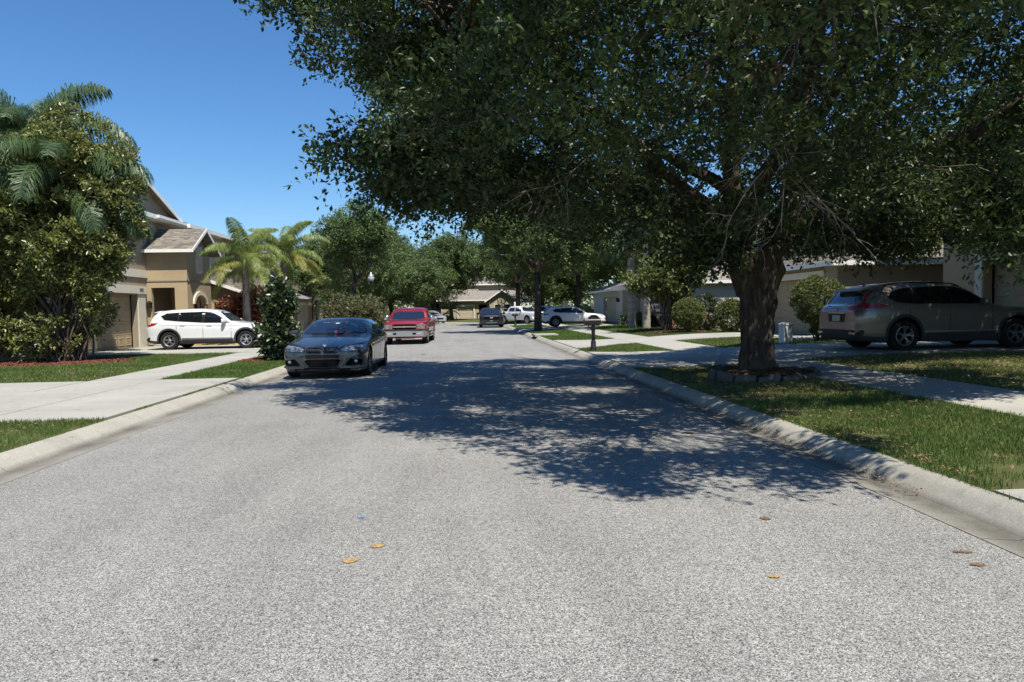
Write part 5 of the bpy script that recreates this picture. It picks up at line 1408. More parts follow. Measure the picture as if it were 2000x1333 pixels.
def topiary(loc, r_, zc, label, seed, extra=(), n=700):
    return shrub('globe_bush', loc, [(0, 0, zc, r_, r_, r_ * .92), *extra], n, 'topiary_leaf', .045, 34, .09, label, 'bush', 'clipped globe bushes', seed=seed, stems=8, stem_r=.03, f=3.5, thr=-.28, shell=.16, spread=.06, hexa=False)
topiary((9.75, 29.5, .34), .68, .85, 'clipped globe bush on a short trunk on the lawn between the right driveways', 41, n=850)
topiary((11.05, 20.9, .34), .80, 1.28, 'larger clipped globe bush at the corner of the taupe garage wing, beside the grey SUV', 42, extra=((.25, 0, .35, .45, .4, .32),), n=1200)
shrub('small_magnolia', (9.44, 32.1, .34), [(0, 0, 2.6, 1.9, 1.5, .95), (-.7, 0, 2.2, 1.0, 1.0, .5), (.8, 0, 2.8, 1.2, 1.2, .9)], 480, 'topiary_leaf', .14, 26, .3, 'small spreading broad-leaved tree on the lawn, left of the small globe bush', 'tree', seed=43, stems=12, stem_r=.045, spread=.03, f=1.1)
shrub('yellow_shrub', (10.2, 33.6, .34), [(0, 0, 2.3, .75, .6, 1.0), (.4, 0, 1.4, .5, .5, .8)], 220, 'yellow_leaf', .15, 24, .24, 'yellow-green shrub rising behind the small globe bush', 'shrub', seed=44, stems=10)
for i, (xx, yy, r_, lb) in enumerate(((10.35, 31.3, .75, 'rounded dark hedge shrub nearest the small globe bush, by the light grey wall'), (11.3, 31.6, .85, 'rounded dark hedge shrub left of the oak trunk, before the light grey wall'), (11.6, 29.6, .7, 'taller hedge shrub seen just left of the oak trunk'))):
    shrub('hedge_shrub', (xx, yy, .33), [(0, 0, r_, r_ * .85, r_ * .85, r_), (0.1, 0, r_ * 1.5, r_ * .5, r_ * .5, r_ * .45)], 380, 'magnolia_leaf' if i < 2 else 'topiary_leaf', .07, 30, .16, lb, 'shrub', 'hedge shrubs by the light grey house', seed=50 + i, hexa=False, f=2, thr=-.25, shell=.25)
for i, (xx, yy, lb) in enumerate(((10.6, 38.6, 'low flowering shrub under the window of the light grey house'), (10.5, 40.6, 'low shrub right of the porch column, light grey house'), (10.3, 42.3, 'low shrub beside the two palm trunks'))):
    shrub('low_shrub', (xx, yy, .33), [(0, 0, .35, .7, .8, .4)], 130, 'topiary_leaf' if i % 2 else 'magnolia_leaf', .09, 24, .2, lb, 'shrub', 'low shrubs by the light grey house', seed=60 + i, hexa=False)
shrub('low_shrub', (-14.9, 26.0, .1), [(0, 0, .8, .8, .8, .8)], 240, 'magnolia_leaf', .1, 28, .22, 'dark low shrub at the left frame edge under the huge bush', 'shrub', seed=66)
shrub('croton_shrub', (-10.7, 34.2, .1), [(0, 0, 1.2, 1.25, .9, 1.0), (.6, 0, 1.7, .7, .7, .8), (-.9, 0, .8, .6, .6, .6)], 330, 'croton_leaf', .26, 18, .28, 'tall copper-leaved croton mass seen over the hood of the white SUV', 'shrub', seed=67, wd=.26)
def rosette(name, loc, n, L, w, m, label, group=None, seed=1, up=.7, stem=.4):
    rr = random.Random(seed); t = tag(empty(name, loc), label, 'plant', group)
    for k in range(n):
        a = rr.uniform(0, 6.28); e = rr.uniform(.25, 1.2); l_ = L * rr.uniform(.7, 1.1)
        d_ = Vector((math.cos(a) * math.cos(e), math.sin(a) * math.cos(e), math.sin(e))); s_ = d_.cross(Vector((0, 0, 1))).normalized()
        vs = []
        p = Vector((0, 0, stem)); 
        for q in range(5):
            ww = w * (.4, 1, .9, .6, .05)[q]; vs += [tuple(p - s_ * ww), tuple(p + s_ * ww)]
            d_ = (d_ + Vector((0, 0, -.16))).normalized(); p = p + d_ * l_ / 4
        fs = [(2 * q, 2 * q + 1, 2 * q + 3, 2 * q + 2) for q in range(4)]
        ob('leaf', np_mesh('leaf', vs, fs, M[m]), t)
    mb = MB(); mb.tube([(0, 0, -.02), (0, 0, stem)], .03, 6); mb.build('stem', M['bark_thin'], t)
    return t
rosette('ti_plant', (-8.35, 31.2, .1), 46, .62, .05, 'red_leaf', 'crimson ti plant just right of the white SUV hood', seed=3, stem=.75)
rosette('ti_plant', (-9.25, 33.0, .1), 36, .55, .05, 'red_leaf', 'smaller dark red ti plant behind the white SUV windscreen', seed=4, stem=.65)

# --- palms ----------------------------------------------------------------------------------
def frond_mesh(elev, droop, L, ll, m, seed, n=72, hang=.7):
    rr = random.Random(seed); vs, fs = [], []
    pts = []; p = Vector((0, 0, 0))
    for i in range(25):
        t = i / 24; a = elev - droop * t ** 1.25
        pts.append(p.copy()); p = p + Vector((math.cos(a), 0, math.sin(a))) * L / 24
    for i in range(24):       # rachis
        w = .022 * (1 - i / 25); a, b = pts[i], pts[i + 1]; k = len(vs)
        vs += [(a.x, -w, a.z), (a.x, w, a.z), (b.x, w, b.z), (b.x, -w, b.z), (a.x, 0, a.z - w * 1.4), (b.x, 0, b.z - w * 1.4)]
        fs += [(k, k + 1, k + 2, k + 3), (k, k + 4, k + 5, k + 3), (k + 1, k + 4, k + 5, k + 2)]
    for i in range(n):
        t = .14 + .86 * i / n; j = min(23, int(t * 24)); q = pts[j].lerp(pts[j + 1], t * 24 - j); fwd = (pts[j + 1] - pts[j]).normalized()
        upv = Vector((-fwd.z, 0, fwd.x))
        for s in (-1, 1):
            for pl in range(2):
                l_ = ll * (math.sin(math.pi * min(1, t * .85 + .12)) ** .5) * rr.uniform(.8, 1.1)
                d_ = (Vector((0, s, 0)) * rr.uniform(.65, .95) + fwd * rr.uniform(.35, .75) + upv * rr.uniform(-.1, .45) * (1 if pl else -.3)).normalized()
                w = rr.uniform(.011, .017); wv = fwd * w
                p1 = q + d_ * l_ * .45; d2 = (d_ + Vector((0, 0, -hang * rr.uniform(.7, 1.4)))).normalized(); p2 = p1 + d2 * l_ * .35
                d3 = (d2 + Vector((0, 0, -hang * 1.2))).normalized(); p3 = p2 + d3 * l_ * .3
                k = len(vs)
                for pp, ww in ((q, .5), (p1, 1), (p2, .8), (p3, .1)): vs += [tuple(pp - wv * ww), tuple(pp + wv * ww)]
                fs += [(k + 2 * z_, k + 2 * z_ + 1, k + 2 * z_ + 3, k + 2 * z_ + 2) for z_ in range(3)]
    return np_mesh('frond', vs, fs, m)
FR = {}
for key, mm in (('g', 'palm_leaf'), ('d', 'palm_leaf_dark'), ('y', 'palm_yellow')):
    FR[key] = [frond_mesh(R(e), dr, 1.0 * 3.0, .62, M[mm], 10 + i, hang=1.05) for i, (e, dr) in enumerate(((82, 1.5), (62, 1.9), (42, 2.0), (18, 1.7), (-8, 1.2)))]
FR['s'] = [frond_mesh(R(e), dr, 3.0, .85, M['palm_leaf_dark'], 40 + i, n=85, hang=1.5) for i, (e, dr) in enumerate(((82, 1.7), (66, 2.3), (48, 2.5), (25, 2.1), (-8, 1.2)))]
def palm(loc, h, tr, n, sc, key, label, seed, group='palms in the front gardens', trunk_m='palm_trunk', lean=(0, 0), yellow=.15, rot0=0.0, lev=None, bulge=1.0):
    rr = random.Random(seed); t = tag(empty('palm_tree', loc), label, 'palm', group)
    mb = MB(); K = 26; pts, rd_ = [], []
    for i in range(K + 1):
        q = i / K; pts.append((lean[0] * q ** 1.5, lean[1] * q ** 1.5, -.1 + (h + .1) * q)); rd_.append(tr * (1.25 - .35 * q) * (1 + .035 * (i % 2)) * (1 + (bulge - 1) * math.exp(-((q - .1) / .15) ** 2)))
    mb.tube(pts, rd_, 12); mb.build('trunk', M[trunk_m], t, smooth=True, sharp=60)
    mb = MB(); mb.tube([(lean[0], lean[1], h - .1), (lean[0], lean[1], h + .55 * sc)], [tr * 1.0, tr * .5], 8); mb.build('crownshaft', M['palm_leaf'], t, smooth=True)
    for k in range(n):
        lv = lev[k % len(lev)] if lev else k * 5 // n
        a = rot0 + k * 2.39996 + rr.uniform(-.25, .25)
        kk = 'y' if (lv >= 3 and rr.random() < yellow) else key
        o = ob('frond', FR[kk][lv], t)
        o.location = (lean[0], lean[1], h + .3 * sc - .05 * lv); o.rotation_euler = (rr.uniform(-.15, .15), rr.uniform(-.12, .12), a)
        s_ = sc * rr.uniform(.85, 1.1); o.scale = (s_, s_, s_)
    return t
palm((-14.9, 24.6, .1), 6.6, .20, 18, 1.2, 's', 'tall queen palm rising out of the huge bush at the left edge', 3, trunk_m='palm_base', bulge=1.5, lean=(.6, 0), yellow=.0, rot0=.2, lev=(0, 1, 2, 1, 3, 2))
fy = ob('frond', FR['y'][3], bpy.data.objects['palm_tree']); fy.location = (1.5, -2.6, 4.6); fy.rotation_euler = (0, .9, .15); fy.scale = (.75, .75, .75); fy['label'] = 'yellowing drooping frond'
palm((-12.2, 22.3, .1), 4.9, .15, 20, 1.05, 's', 'second queen palm inside the huge bush, its soft fronds hanging over the right flank', 14, trunk_m='palm_base', yellow=.0, rot0=.1, lev=(1, 2, 2, 3, 1))
palm((-9.75, 31.9, .1), 3.45, .15, 20, .84, 'g', 'queen palm with drooping yellow-green fronds behind the white SUV hood', 6, yellow=.5, trunk_m='palm_base', rot0=.0)
palm((-9.2, 36.6, .1), 4.1, .14, 19, .88, 'g', 'queen palm farther back, its crown above the graphite sedan', 8, yellow=.3, trunk_m='palm_base', rot0=1.0)
palm((-9.3, 51.0, .1), 2.7, .17, 14, .75, 'g', 'short palm with a light ringed trunk by the far tan garage', 9, rot0=.5)
palm((9.3, 37.9, .33), 4.3, .20, 12, .9, 'd', 'left one of the two grey palm trunks before the light grey house', 10)
palm((9.75, 36.5, .33), 4.6, .18, 12, .9, 'd', 'right one of the two grey palm trunks, whiter and more sunlit', 11, rot0=2.0)
palm((-1.6, 88.5, .1), 1.4, .25, 10, .55, 'd', 'stubby palm in front of the end house garage', 12, trunk_m='palm_base')
def areca(loc, sc, label, seed):
    t = tag(empty('areca_palm', loc), label, 'palm', 'clumping palms'); rr = random.Random(seed)
    for k in range(20):
        o = ob('frond', FR['g'][rr.choice((0, 0, 1, 2))], t); o.rotation_euler = (rr.uniform(-.2, .2), 0, rr.uniform(0, 6.28)); s_ = sc * rr.uniform(.6, 1); o.scale = (s_, s_, s_); o.location = (rr.uniform(-.3, .3), rr.uniform(-.3, .3), 0)
areca((11.6, 60.5, .33), .85, 'bright green clumping palm right of the white crossover', 1)
areca((-8.9, 47.5, .1), .7, 'light green clumping palm left of the lamp post', 2)
# ------------------------------------------------------------------ vehicles
def pchip(xs, ys):
    xs = np.array(xs, float); ys = np.array(ys, float); h = np.diff(xs); dl = np.diff(ys) / h; n = len(xs); dd = np.zeros(n)
    for i in range(1, n - 1):
        if dl[i - 1] * dl[i] > 0:
            w1, w2 = 2 * h[i] + h[i - 1], h[i] + 2 * h[i - 1]; dd[i] = (w1 + w2) / (w1 / dl[i - 1] + w2 / dl[i])
    dd[0], dd[-1] = dl[0], dl[-1]
    def f(x):
        x = np.clip(x, xs[0], xs[-1]); i = np.clip(np.searchsorted(xs, x) - 1, 0, n - 2); t = (x - xs[i]) / h[i]
        return ys[i] * (1 + 2 * t) * (1 - t) ** 2 + h[i] * dd[i] * t * (1 - t) ** 2 + ys[i + 1] * t * t * (3 - 2 * t) + h[i] * dd[i + 1] * t * t * (t - 1)
    return f
def lin(xs, ys): return lambda x: np.interp(x, xs, ys)

def car_body(S):
    """loft: x forward (front = +L/2). S: dict of curves over u = distance from the front bumper (0..L)"""
    L = S['L']; us = np.unique(np.concatenate([np.linspace(0, .25, 9), np.linspace(.25, L - .25, 64), np.linspace(L - .25, L, 9), np.array(S.get('keys', []), float)]))
    W = pchip(*S['W']); zb = pchip(*S['zb']); zs = pchip(*S['zs']); zt = (lin if S.get('lintop') else pchip)(*S['zt'])
    NU = 15; n = S.get('n', 3.0); k = S.get('tumble', .28)
    rows = []
    for u in us:
        w, b, sh, tp = float(W(u)), float(zb(u)), float(zs(u)), float(zt(u))
        sh = min(sh, tp - .015); h = tp - sh; H = sh - b
        pr = [(0, b), (w * .55, b), (w * .86, b + .005), (w * .955, b + .035), (w * .985, b + H * .16), (w * .982, b + H * .32), (w * .992, b + H * .50), (w * 1.0, b + H * .68), (w * .995, b + H * .82), (w * .975, b + H * .94), (w * .955, sh)]
        yb = w * .955
        big = min(1, max(0, (h - .12) / .3)); nn = 2.3 + (n - 2.3) * big; kk = k * big
        for j in range(1, NU + 1):
            t = (math.pi / 2) * (j / NU) ** .85
            y = yb * max(0, math.cos(t)) ** (2 / nn); zr = math.sin(t) ** (2 / nn)
            y = max(0, y - kk * h * zr * (y / yb))
            pr.append((y, sh + h * zr))
        rows.append(pr)
    m = len(rows[0]); vs, fs, mi = [], [], []
    ring = 2 * m - 2
    for u, pr in zip(us, rows):
        x = L / 2 - u
        for y, z in pr: vs.append((x, y, z))
        for y, z in pr[-2:0:-1]: vs.append((x, -y, z))
    for i in range(len(us) - 1):
        for j in range(ring):
            a, b_ = i * ring + j, i * ring + (j + 1) % ring
            fs.append((a, b_, b_ + ring, a + ring))
    for base, rev in ((0, True), ((len(us) - 1) * ring, False)):
        for j in range(1, m - 1):       # strips across the end face
            a, b_ = base + j, base + j + 1
            a2, b2 = base + (ring - j) % ring, base + (ring - j - 1) % ring
            q = [a, b_, b2, a2] if j + 1 < m - 1 else [a, b_, a2]
            fs.append(tuple(q[::-1] if not rev else q))
        q = [base, base + 1, base + ring - 1]; fs.append(tuple(q if rev else q[::-1]))
    me = bpy.data.meshes.new('body'); me.from_pydata(vs, [], fs); me.update(); fix_normals(me)
    return me

def cut_arches(me, S, paint_m):
    me.materials.append(paint_m); me.materials.append(M['blackplastic']); me.materials.append(M['cladding'])
    o = bpy.data.objects.new('tmp', me); scene.collection.objects.link(o)
    cm = MB()
    for u in (S['uf'], S['ur']):
        for s in (-1, 1):
            y0, y1 = s * (S['hw'] - .36), s * (S['hw'] + .3)
            cm.lathe([(S['ra'], min(y0, y1)), (S['ra'], max(y0, y1))], 'y', (S['L'] / 2 - u, 0, S['rw'] + S.get('az', .015)), 36, 1)
    cme = cm.mesh('cut', [paint_m, M['blackplastic']]); fix_normals(cme)
    c = bpy.data.objects.new('cut', cme); scene.collection.objects.link(c)
    md = o.modifiers.new('b', 'BOOLEAN'); md.operation = 'DIFFERENCE'; md.object = c; md.solver = 'EXACT'
    dg = bpy.context.evaluated_depsgraph_get(); dg.update()
    r_ = bpy.data.meshes.new_from_object(o.evaluated_get(dg)); r_.name = 'body'
    bpy.data.objects.remove(o); bpy.data.objects.remove(c)
    if S.get('clad'):
        mi = np.empty(len(r_.polygons), dtype=np.int32); r_.polygons.foreach_get('material_index', mi)
        for p in r_.polygons:
            if mi[p.index] == 0 and p.center.z < S['clad']: mi[p.index] = 2
        r_.polygons.foreach_set('material_index', mi)
    r_.polygons.foreach_set("use_smooth", [True] * len(r_.polygons)); r_.set_sharp_from_angle(angle=R(38))
    return r_

class Car:
    def __init__(s, name, label, cat, S, paint_m, loc, rz, group='vehicles parked along the street'):
        s.S = S; s.t = tag(empty(name, loc, rz), label, cat, group)
        raw = car_body(S); s.bvh = BVHTree.FromPolygons([v.co.copy() for v in raw.vertices], [tuple(p.vertices) for p in raw.polygons])
        s.body = ob('body', cut_arches(raw, S, paint_m), s.t); s.paint = paint_m; s.L = S['L']
    def decal(s, name, poly, axis, m, off=.004, th=.012, side=1, grid=.05, parent=None, smooth=True):
        """panel that follows the body: poly in (u,z) for axis y, (y,z) for axis x, (u,y) for axis z. side = +1/-1 face it lies on"""
        poly = [tuple(p) for p in poly]
        # densify the outline
        pl = []
        for i in range(len(poly)):
            a, b = Vector(poly[i]), Vector(poly[(i + 1) % len(poly)]); k = max(1, int((b - a).length / grid))
            for j in range(k): pl.append(a.lerp(b, j / k))
        nb = len(pl); xs = [p.x for p in pl]; ys = [p.y for p in pl]; pts = list(pl)
        def inside(q):
            c = False; j = nb - 1
            for i in range(nb):
                if (pl[i].y > q.y) != (pl[j].y > q.y) and q.x < (pl[j].x - pl[i].x) * (q.y - pl[i].y) / (pl[j].y - pl[i].y) + pl[i].x: c = not c
                j = i
            return c
        gx = min(xs) + grid / 2
        while gx < max(xs):
            gy = min(ys) + grid / 2
            while gy < max(ys):
                q = Vector((gx, gy))
                if inside(q) and min((q - p).length for p in pl) > grid * .45: pts.append(q)
                gy += grid
            gx += grid
        r_ = geometry.delaunay_2d_cdt(pts, [], [list(range(nb))], 1, 1e-5)
        V2, F2 = r_[0], r_[2]
        out, inn = [], []
        for p in V2:
            if axis == 'y': o_, d = Vector((s.L / 2 - p.x, side * 3, p.y)), Vector((0, -side, 0))
            elif axis == 'x': o_, d = Vector((side * 5, p.x, p.y)), Vector((-side, 0, 0))
            else: o_, d = Vector((s.L / 2 - p.x, p.y, 3)), Vector((0, 0, -1))
            h = s.bvh.ray_cast(o_, d)
            if h[0] is None:
                nr = s.bvh.find_nearest(o_ + d * (2.3 if axis != 'x' else 3)); loc, nr_ = nr[0], -d
            else: loc, nr_ = h[0], h[1]
            if nr_.dot(d) > 0: nr_ = -nr_
            out.append(loc + nr_ * off); inn.append(loc + nr_ * (off - th))
        n = len(out); fs = [tuple(f) for f in F2]
        ed = {}
        for f in F2:
            for i in range(len(f)):
                a, b = f[i], f[(i + 1) % len(f)]; ed[(a, b)] = 1
        fs += [(b, a, n + a, n + b) for (a, b) in ed if (b, a) not in ed]
        me = bpy.data.meshes.new(name); me.from_pydata([tuple(v) for v in out + inn], [], fs); me.materials.append(m)
        if smooth: me.polygons.foreach_set('use_smooth', [True] * len(me.polygons)); me.set_sharp_from_angle(angle=R(45))
        fix_normals(me)
        return ob(name, me, parent or s.t)
    def both(s, name, poly, m, **k):
        return [s.decal(name, poly, 'y', m, side=sd_, **k) for sd_ in (1, -1)]
    def sym(s, name, poly, m, side=1, **k):
        a = s.decal(name, poly, 'x', m, side=side, **k); b = s.decal(name, [(-p[0], p[1]) for p in poly][::-1], 'x', m, side=side, **k); return a, b
    def surf(s, axis, a, b, side=1):
        if axis == 'y': o_, d = Vector((s.L / 2 - a, side * 3, b)), Vector((0, -side, 0))
        elif axis == 'x': o_, d = Vector((side * 5, a, b)), Vector((-side, 0, 0))
        else: o_, d = Vector((s.L / 2 - a, b, 3)), Vector((0, 0, -1))
        h = s.bvh.ray_cast(o_, d); return h[0] if h[0] is not None else o_ + d * 2
    def wheels(s, style, rim_m, rim_r, tw=.225, steer=0.0):
        S = s.S; rw = S['rw']
        T = MB(); hw = tw / 2
        T.lathe([(rim_r, -hw + .01), (rim_r + .02, -hw), (rw - .03, -hw), (rw - .008, -hw + .02), (rw, -hw + .05), (rw, -.02), (rw - .008, -.015), (rw - .008, .015), (rw, .02), (rw, hw - .05), (rw - .008, hw - .02), (rw - .03, hw), (rim_r + .02, hw), (rim_r, hw - .01)], 'y', seg=40, cap=False)
        tme = T.mesh('tyre', M['tyre'], True, 40)
        Rm = MB(); f = hw - .02
        Rm.lathe([(rim_r + .002, f + .012), (rim_r - .012, f + .014), (rim_r - .028, f - .005), (rim_r - .03, -hw + .02)], 'y', seg=40, cap=False)
        Rm.lathe([(.0001, f - .005), (.045, f - .004), (.06, f - .02), (.062, f - .07), (.0001, f - .07)], 'y', seg=20)
        ns = {'five_double': 5, 'ten': 10, 'six': 6, 'five': 5, 'twist': 5}[style]
        def spoke(a, w0, w1, r0, r1, sk=0.0):
            ca, sa = math.cos(a), math.sin(a); cb, sb = math.cos(a + sk), math.sin(a + sk)
            P0, P1 = Vector((ca, 0, sa)) * r0, Vector((cb, 0, sb)) * r1; t_ = Vector((-sa, 0, ca)); t1 = Vector((-sb, 0, cb))
            q = []
            for dy in (-.035, 0.0):
                q += [P0 - t_ * w0 + Vector((0, f - .012 + dy, 0)), P0 + t_ * w0 + Vector((0, f - .012 + dy, 0)), P1 + t1 * w1 + Vector((0, f + .004 + dy, 0)), P1 - t1 * w1 + Vector((0, f + .004 + dy, 0))]
            Rm.hexa([tuple(v) for v in q])
        for k in range(ns):
            a = 2 * math.pi * k / ns + .3
            if style == 'five_double':
                spoke(a - .09, .014, .012, .05, rim_r - .015, -.14); spoke(a + .09, .014, .012, .05, rim_r - .015, .14)
            elif style == 'twist':
                spoke(a, .026, .02, .05, rim_r * .6, .12); spoke(a + .1, .018, .014, rim_r * .55, rim_r - .015, .28); spoke(a + .12, .016, .012, rim_r * .55, rim_r - .015, -.26)
            elif style == 'ten': spoke(a, .014, .011, .05, rim_r - .015)
            else: spoke(a, .035, .025, .05, rim_r - .015)
        rme = Rm.mesh('rim', rim_m, True, 35); fix_normals(rme)
        Bk = MB(); Bk.lathe([(.0001, -.02), (rim_r - .035, -.02), (rim_r - .035, -.03), (.0001, -.03)], 'y', seg=24)
        Bk.lathe([(.0001, .02), (.13, .02), (.13, -.01), (.0001, -.01)], 'y', seg=20)
        bme = Bk.mesh('brake', M['blackplastic'])
        for u in (S['uf'], S['ur']):
            for sd_ in (1, -1):
                w = empty('wheel', (s.L / 2 - u, sd_ * (S['hw'] - hw - S.get('inset', .015)), rw), 0 if sd_ > 0 else math.pi, s.t)
                if u == S['uf']: w.rotation_euler[2] += steer
                ob('tyre', tme, w); ob('rim', rme, w); ob('brake', bme, w)
    def mirrors(s, u, z, m, w=.2, h=.14, y=None, chromey=None):
        for sd_ in (1, -1):
            p = s.surf('y', u, z, sd_); mb = MB()
            yy = abs(p.y)
            c = Vector((s.L / 2 - u + .02, sd_ * (yy + .05 + w / 2), z + .05))
            vs = []; rows = [(-w / 2, .78), (-w / 2 + .03, 1), (0, 1.0), (w / 2 - .05, .86), (w / 2, .5)]
            prof = [(-.06, -.75), (.03, -1), (.09, -.5), (.10, .3), (.05, .95), (-.06, 1)]
            for dy, q in rows:
                for px, pz in prof: vs.append((c.x + px * q, c.y + sd_ * dy, c.z + pz * h / 2 * q))
            n = len(prof); fs = [(i * n + j, i * n + (j + 1) % n, (i + 1) * n + (j + 1) % n, (i + 1) * n + j) for i in range(4) for j in range(n)] + [tuple(range(n)), tuple(range(4 * n, 5 * n))]
            mb.add(vs, fs)
            mb.box(min(p.x - .03, p.x + .03), p.x + .03, min(p.y - sd_ * .03, c.y), max(p.y - sd_ * .03, c.y), z - .01, z + .03)
            o = mb.build('wing_mirror', m, s.t, smooth=True, sharp=40); fix_normals(o.data)
    def handles(s, us, z, m, dz=0.0):
        for i, u in enumerate(us):
            for sd_ in (1, -1):
                p = s.surf('y', u, z + dz * i, sd_); mb = MB(); mb.obox((p.x, p.y + sd_ * .022, z + dz * i), (.19, .018, .026)); mb.obox((p.x - .075, p.y + sd_ * .008, z + dz * i), (.03, .03, .024)); mb.obox((p.x + .075, p.y + sd_ * .008, z + dz * i), (.03, .03, .024))
                mb.build('door_handle', m, s.t)
    def seams(s, us, z0, z1, w=.007, lean=0.0):
        for u in us:
            s.both('door_gap', [(u - w, z0), (u + w, z0), (u + w + lean, z1), (u - w + lean, z1)], M['blackplastic'], off=.0015, th=.006, grid=.12)
    def arch_trim(s, m, w=.07, a0=-.15, a1=math.pi + .15, off=.012):
        S = s.S
        for u in (S['uf'], S['ur']):
            ro, ri = S['ra'] + w, S['ra'] - .004; n = 18; zc = S['rw'] + S.get('az', .015)
            P = [(u + ro * math.cos(a0 + (a1 - a0) * k / n), zc + ro * math.sin(a0 + (a1 - a0) * k / n)) for k in range(n + 1)] + [(u + ri * math.cos(a1 - (a1 - a0) * k / n), zc + ri * math.sin(a1 - (a1 - a0) * k / n)) for k in range(n + 1)]
            P = [(a, max(S['zb'][1][2] + .01 if False else .2, b)) for a, b in P]
            s.both('arch_cladding', P, m, off=off, th=off + .01, grid=.09)

def bars(car, name, pts, size, m, axis='x', rot=None, parent=None):
    """small boxes set on the front/rear face at (y,z)"""
    mb = MB()
    for (a, b) in pts:
        p = car.surf('x', a, b, 1 if axis == 'x' else -1); mb.obox((p.x, a, b), size, rot)
    return mb.build(name, m, parent or car.t)

def fbox(car, name, y, z, size, m, side=1, out=.01, mi=0, parent=None, bev=False):
    p = car.surf('x', y, z, side); mb = MB(); mb.obox((p.x + side * out, y, z), size); return mb.build(name, m, parent or car.t)

# --- graphite sedan nearest the camera, facing us ------------------------------------------
def sedan():
    L = 4.35
    S = dict(L=L, hw=.955, uf=.80, ur=.80 + 2.68, rw=.32, ra=.375, n=4.0, tumble=.34,
             W=([0, .05, .15, .35, .7, 1.3, 2.4, 3.6, 4.1, 4.28, L], [.62, .74, .86, .925, .955, .945, .955, .95, .89, .80, .66]),
             zb=([0, .12, .4, L - .4, L - .1, L], [.20, .16, .15, .17, .25, .34]),
             zs=([0, .1, .3, .8, 1.3, 2.5, 3.6, 4.2, L], [.60, .66, .70, .79, .86, .90, .93, .90, .80]),
             zt=([0, .08, .2, .5, 1.0, 1.32, 1.48, 1.9, 2.3, 2.7, 3.1, 3.45, 3.75, 4.2, L], [.64, .69, .735, .81, .90, .945, 1.02, 1.25, 1.345, 1.355, 1.32, 1.18, 1.04, 1.0, .86]))
    c = Car('parked_sedan', 'graphite grey sedan parked facing the camera against the left kerb', 'car', S, M['p_graphite'], (-3.12, 15.62 + L / 2, .012), -math.pi / 2 + R(-1.2))
    # windscreen and windows
    ws = [(-.74, .985), (-.35, .960), (0, .955), (.35, .960), (.74, .985), (.60, 1.262), (.3, 1.285), (0, 1.292), (-.3, 1.285), (-.60, 1.262)]
    c.decal('windscreen_seal', [(a * 1.035, b + (.018 if b > 1.1 else -.014)) for a, b in ws], 'x', M['blackplastic'], off=.001, grid=.1)
    w_ = c.decal('windscreen', ws, 'x', M['glass_shield'], off=.005, grid=.1)
    # seat inside the car as a flat red shape on the opaque windscreen, stickers, wipers
    sh = [(-.02, .985), (.02, 1.04), (.0, 1.075), (-.03, 1.05), (-.1, 1.085), (-.2, 1.09), (-.29, 1.065), (-.31, 1.0), (-.25, .975), (-.22, 1.0), (-.24, 1.045), (-.17, 1.062), (-.08, 1.05), (-.11, 1.0), (-.06, .97)]
    c.decal('red_seat_shape', [(-a - .02, b + .004) for a, b in sh][::-1], 'x', M['seat_red'], off=.0065, th=.002, grid=.1, parent=w_)
    c.decal('dash_sticker', [(-.05, 1.205), (.05, 1.205), (.05, 1.216), (-.05, 1.216)], 'x', M['white'], off=.0075, th=.003, grid=.1, parent=w_)
    for y in (-.36, -.27, ): c.decal('toll_tag', [(y, 1.222), (y + .05, 1.222), (y + .05, 1.236), (y, 1.236)], 'x', M['lamp'], off=.0075, th=.003, grid=.1, parent=w_)
    wp = MB()
    for (a0, b0, a1, b1) in ((-.55, .965, -.02, .985), (.05, .962, .6, .995)):
        p, q = c.surf('x', a0, b0), c.surf('x', a1, b1); wp.tube([p + Vector((.02, 0, .012)), q + Vector((.012, 0, .01))], .008, 5)
    wp.build('wiper', M['blackplastic'], c.t)
    c.both('side_window', [(1.62, .93), (2.36, .945), (2.36, 1.26), (2.1, 1.235), (1.85, 1.13)], M['glass_car'])
    c.both('side_window', [(2.42, .945), (3.25, .97), (3.42, 1.03), (3.15, 1.18), (2.8, 1.25), (2.42, 1.262)], M['glass_car'])
    c.both('window_chrome', [(1.55, .918), (3.4, .962), (3.4, .972), (1.55, .928)], M['blackplastic'])
    c.decal('rear_window', [(-.6, 1.06), (.6, 1.06), (.48, 1.26), (-.48, 1.26)], 'x', M['glass_car'], side=-1)
    c.seams((1.45, 2.39, 3.3), .28, .92); c.handles((2.2, 3.1), .84, M['p_graphite'])
    c.both('character_line', [(.95, .80), (3.9, .86), (3.9, .872), (.95, .812)], M['p_graphite'], off=.012, th=.02)
    c.both('side_sill', [(1.25, .185), (3.05, .185), (3.05, .245), (1.25, .235)], M['blackplastic'], off=.02, th=.03)
    # kidney grilles
    for s_ in (-1, 1):
        kp = [(s_ * .028, .595), (s_ * .05, .575), (s_ * .30, .58), (s_ * .345, .61), (s_ * .36, .675), (s_ * .33, .70), (s_ * .06, .70), (s_ * .03, .68)]
        if s_ < 0: kp = kp[::-1]
        g = c.decal('grille', kp, 'x', M['dark'], off=.012, th=.03, grid=.08)
        mb = MB()
        for k in range(8):
            y = s_ * (.065 + k * .034); p = c.surf('x', y, .64); mb.obox((p.x + .018, y, .638), (.014, .011, .105))
        mb.build('grille_slat', M['blackplastic'], g)
        rim_ = MB(); prev = None
        pts = [c.surf('x', a, b) + Vector((.02, 0, 0)) for a, b in kp]; rim_.tube(pts + [pts[0]], .008, 5, cap=False); rim_.build('grille_frame', M['rim_dark'], g)
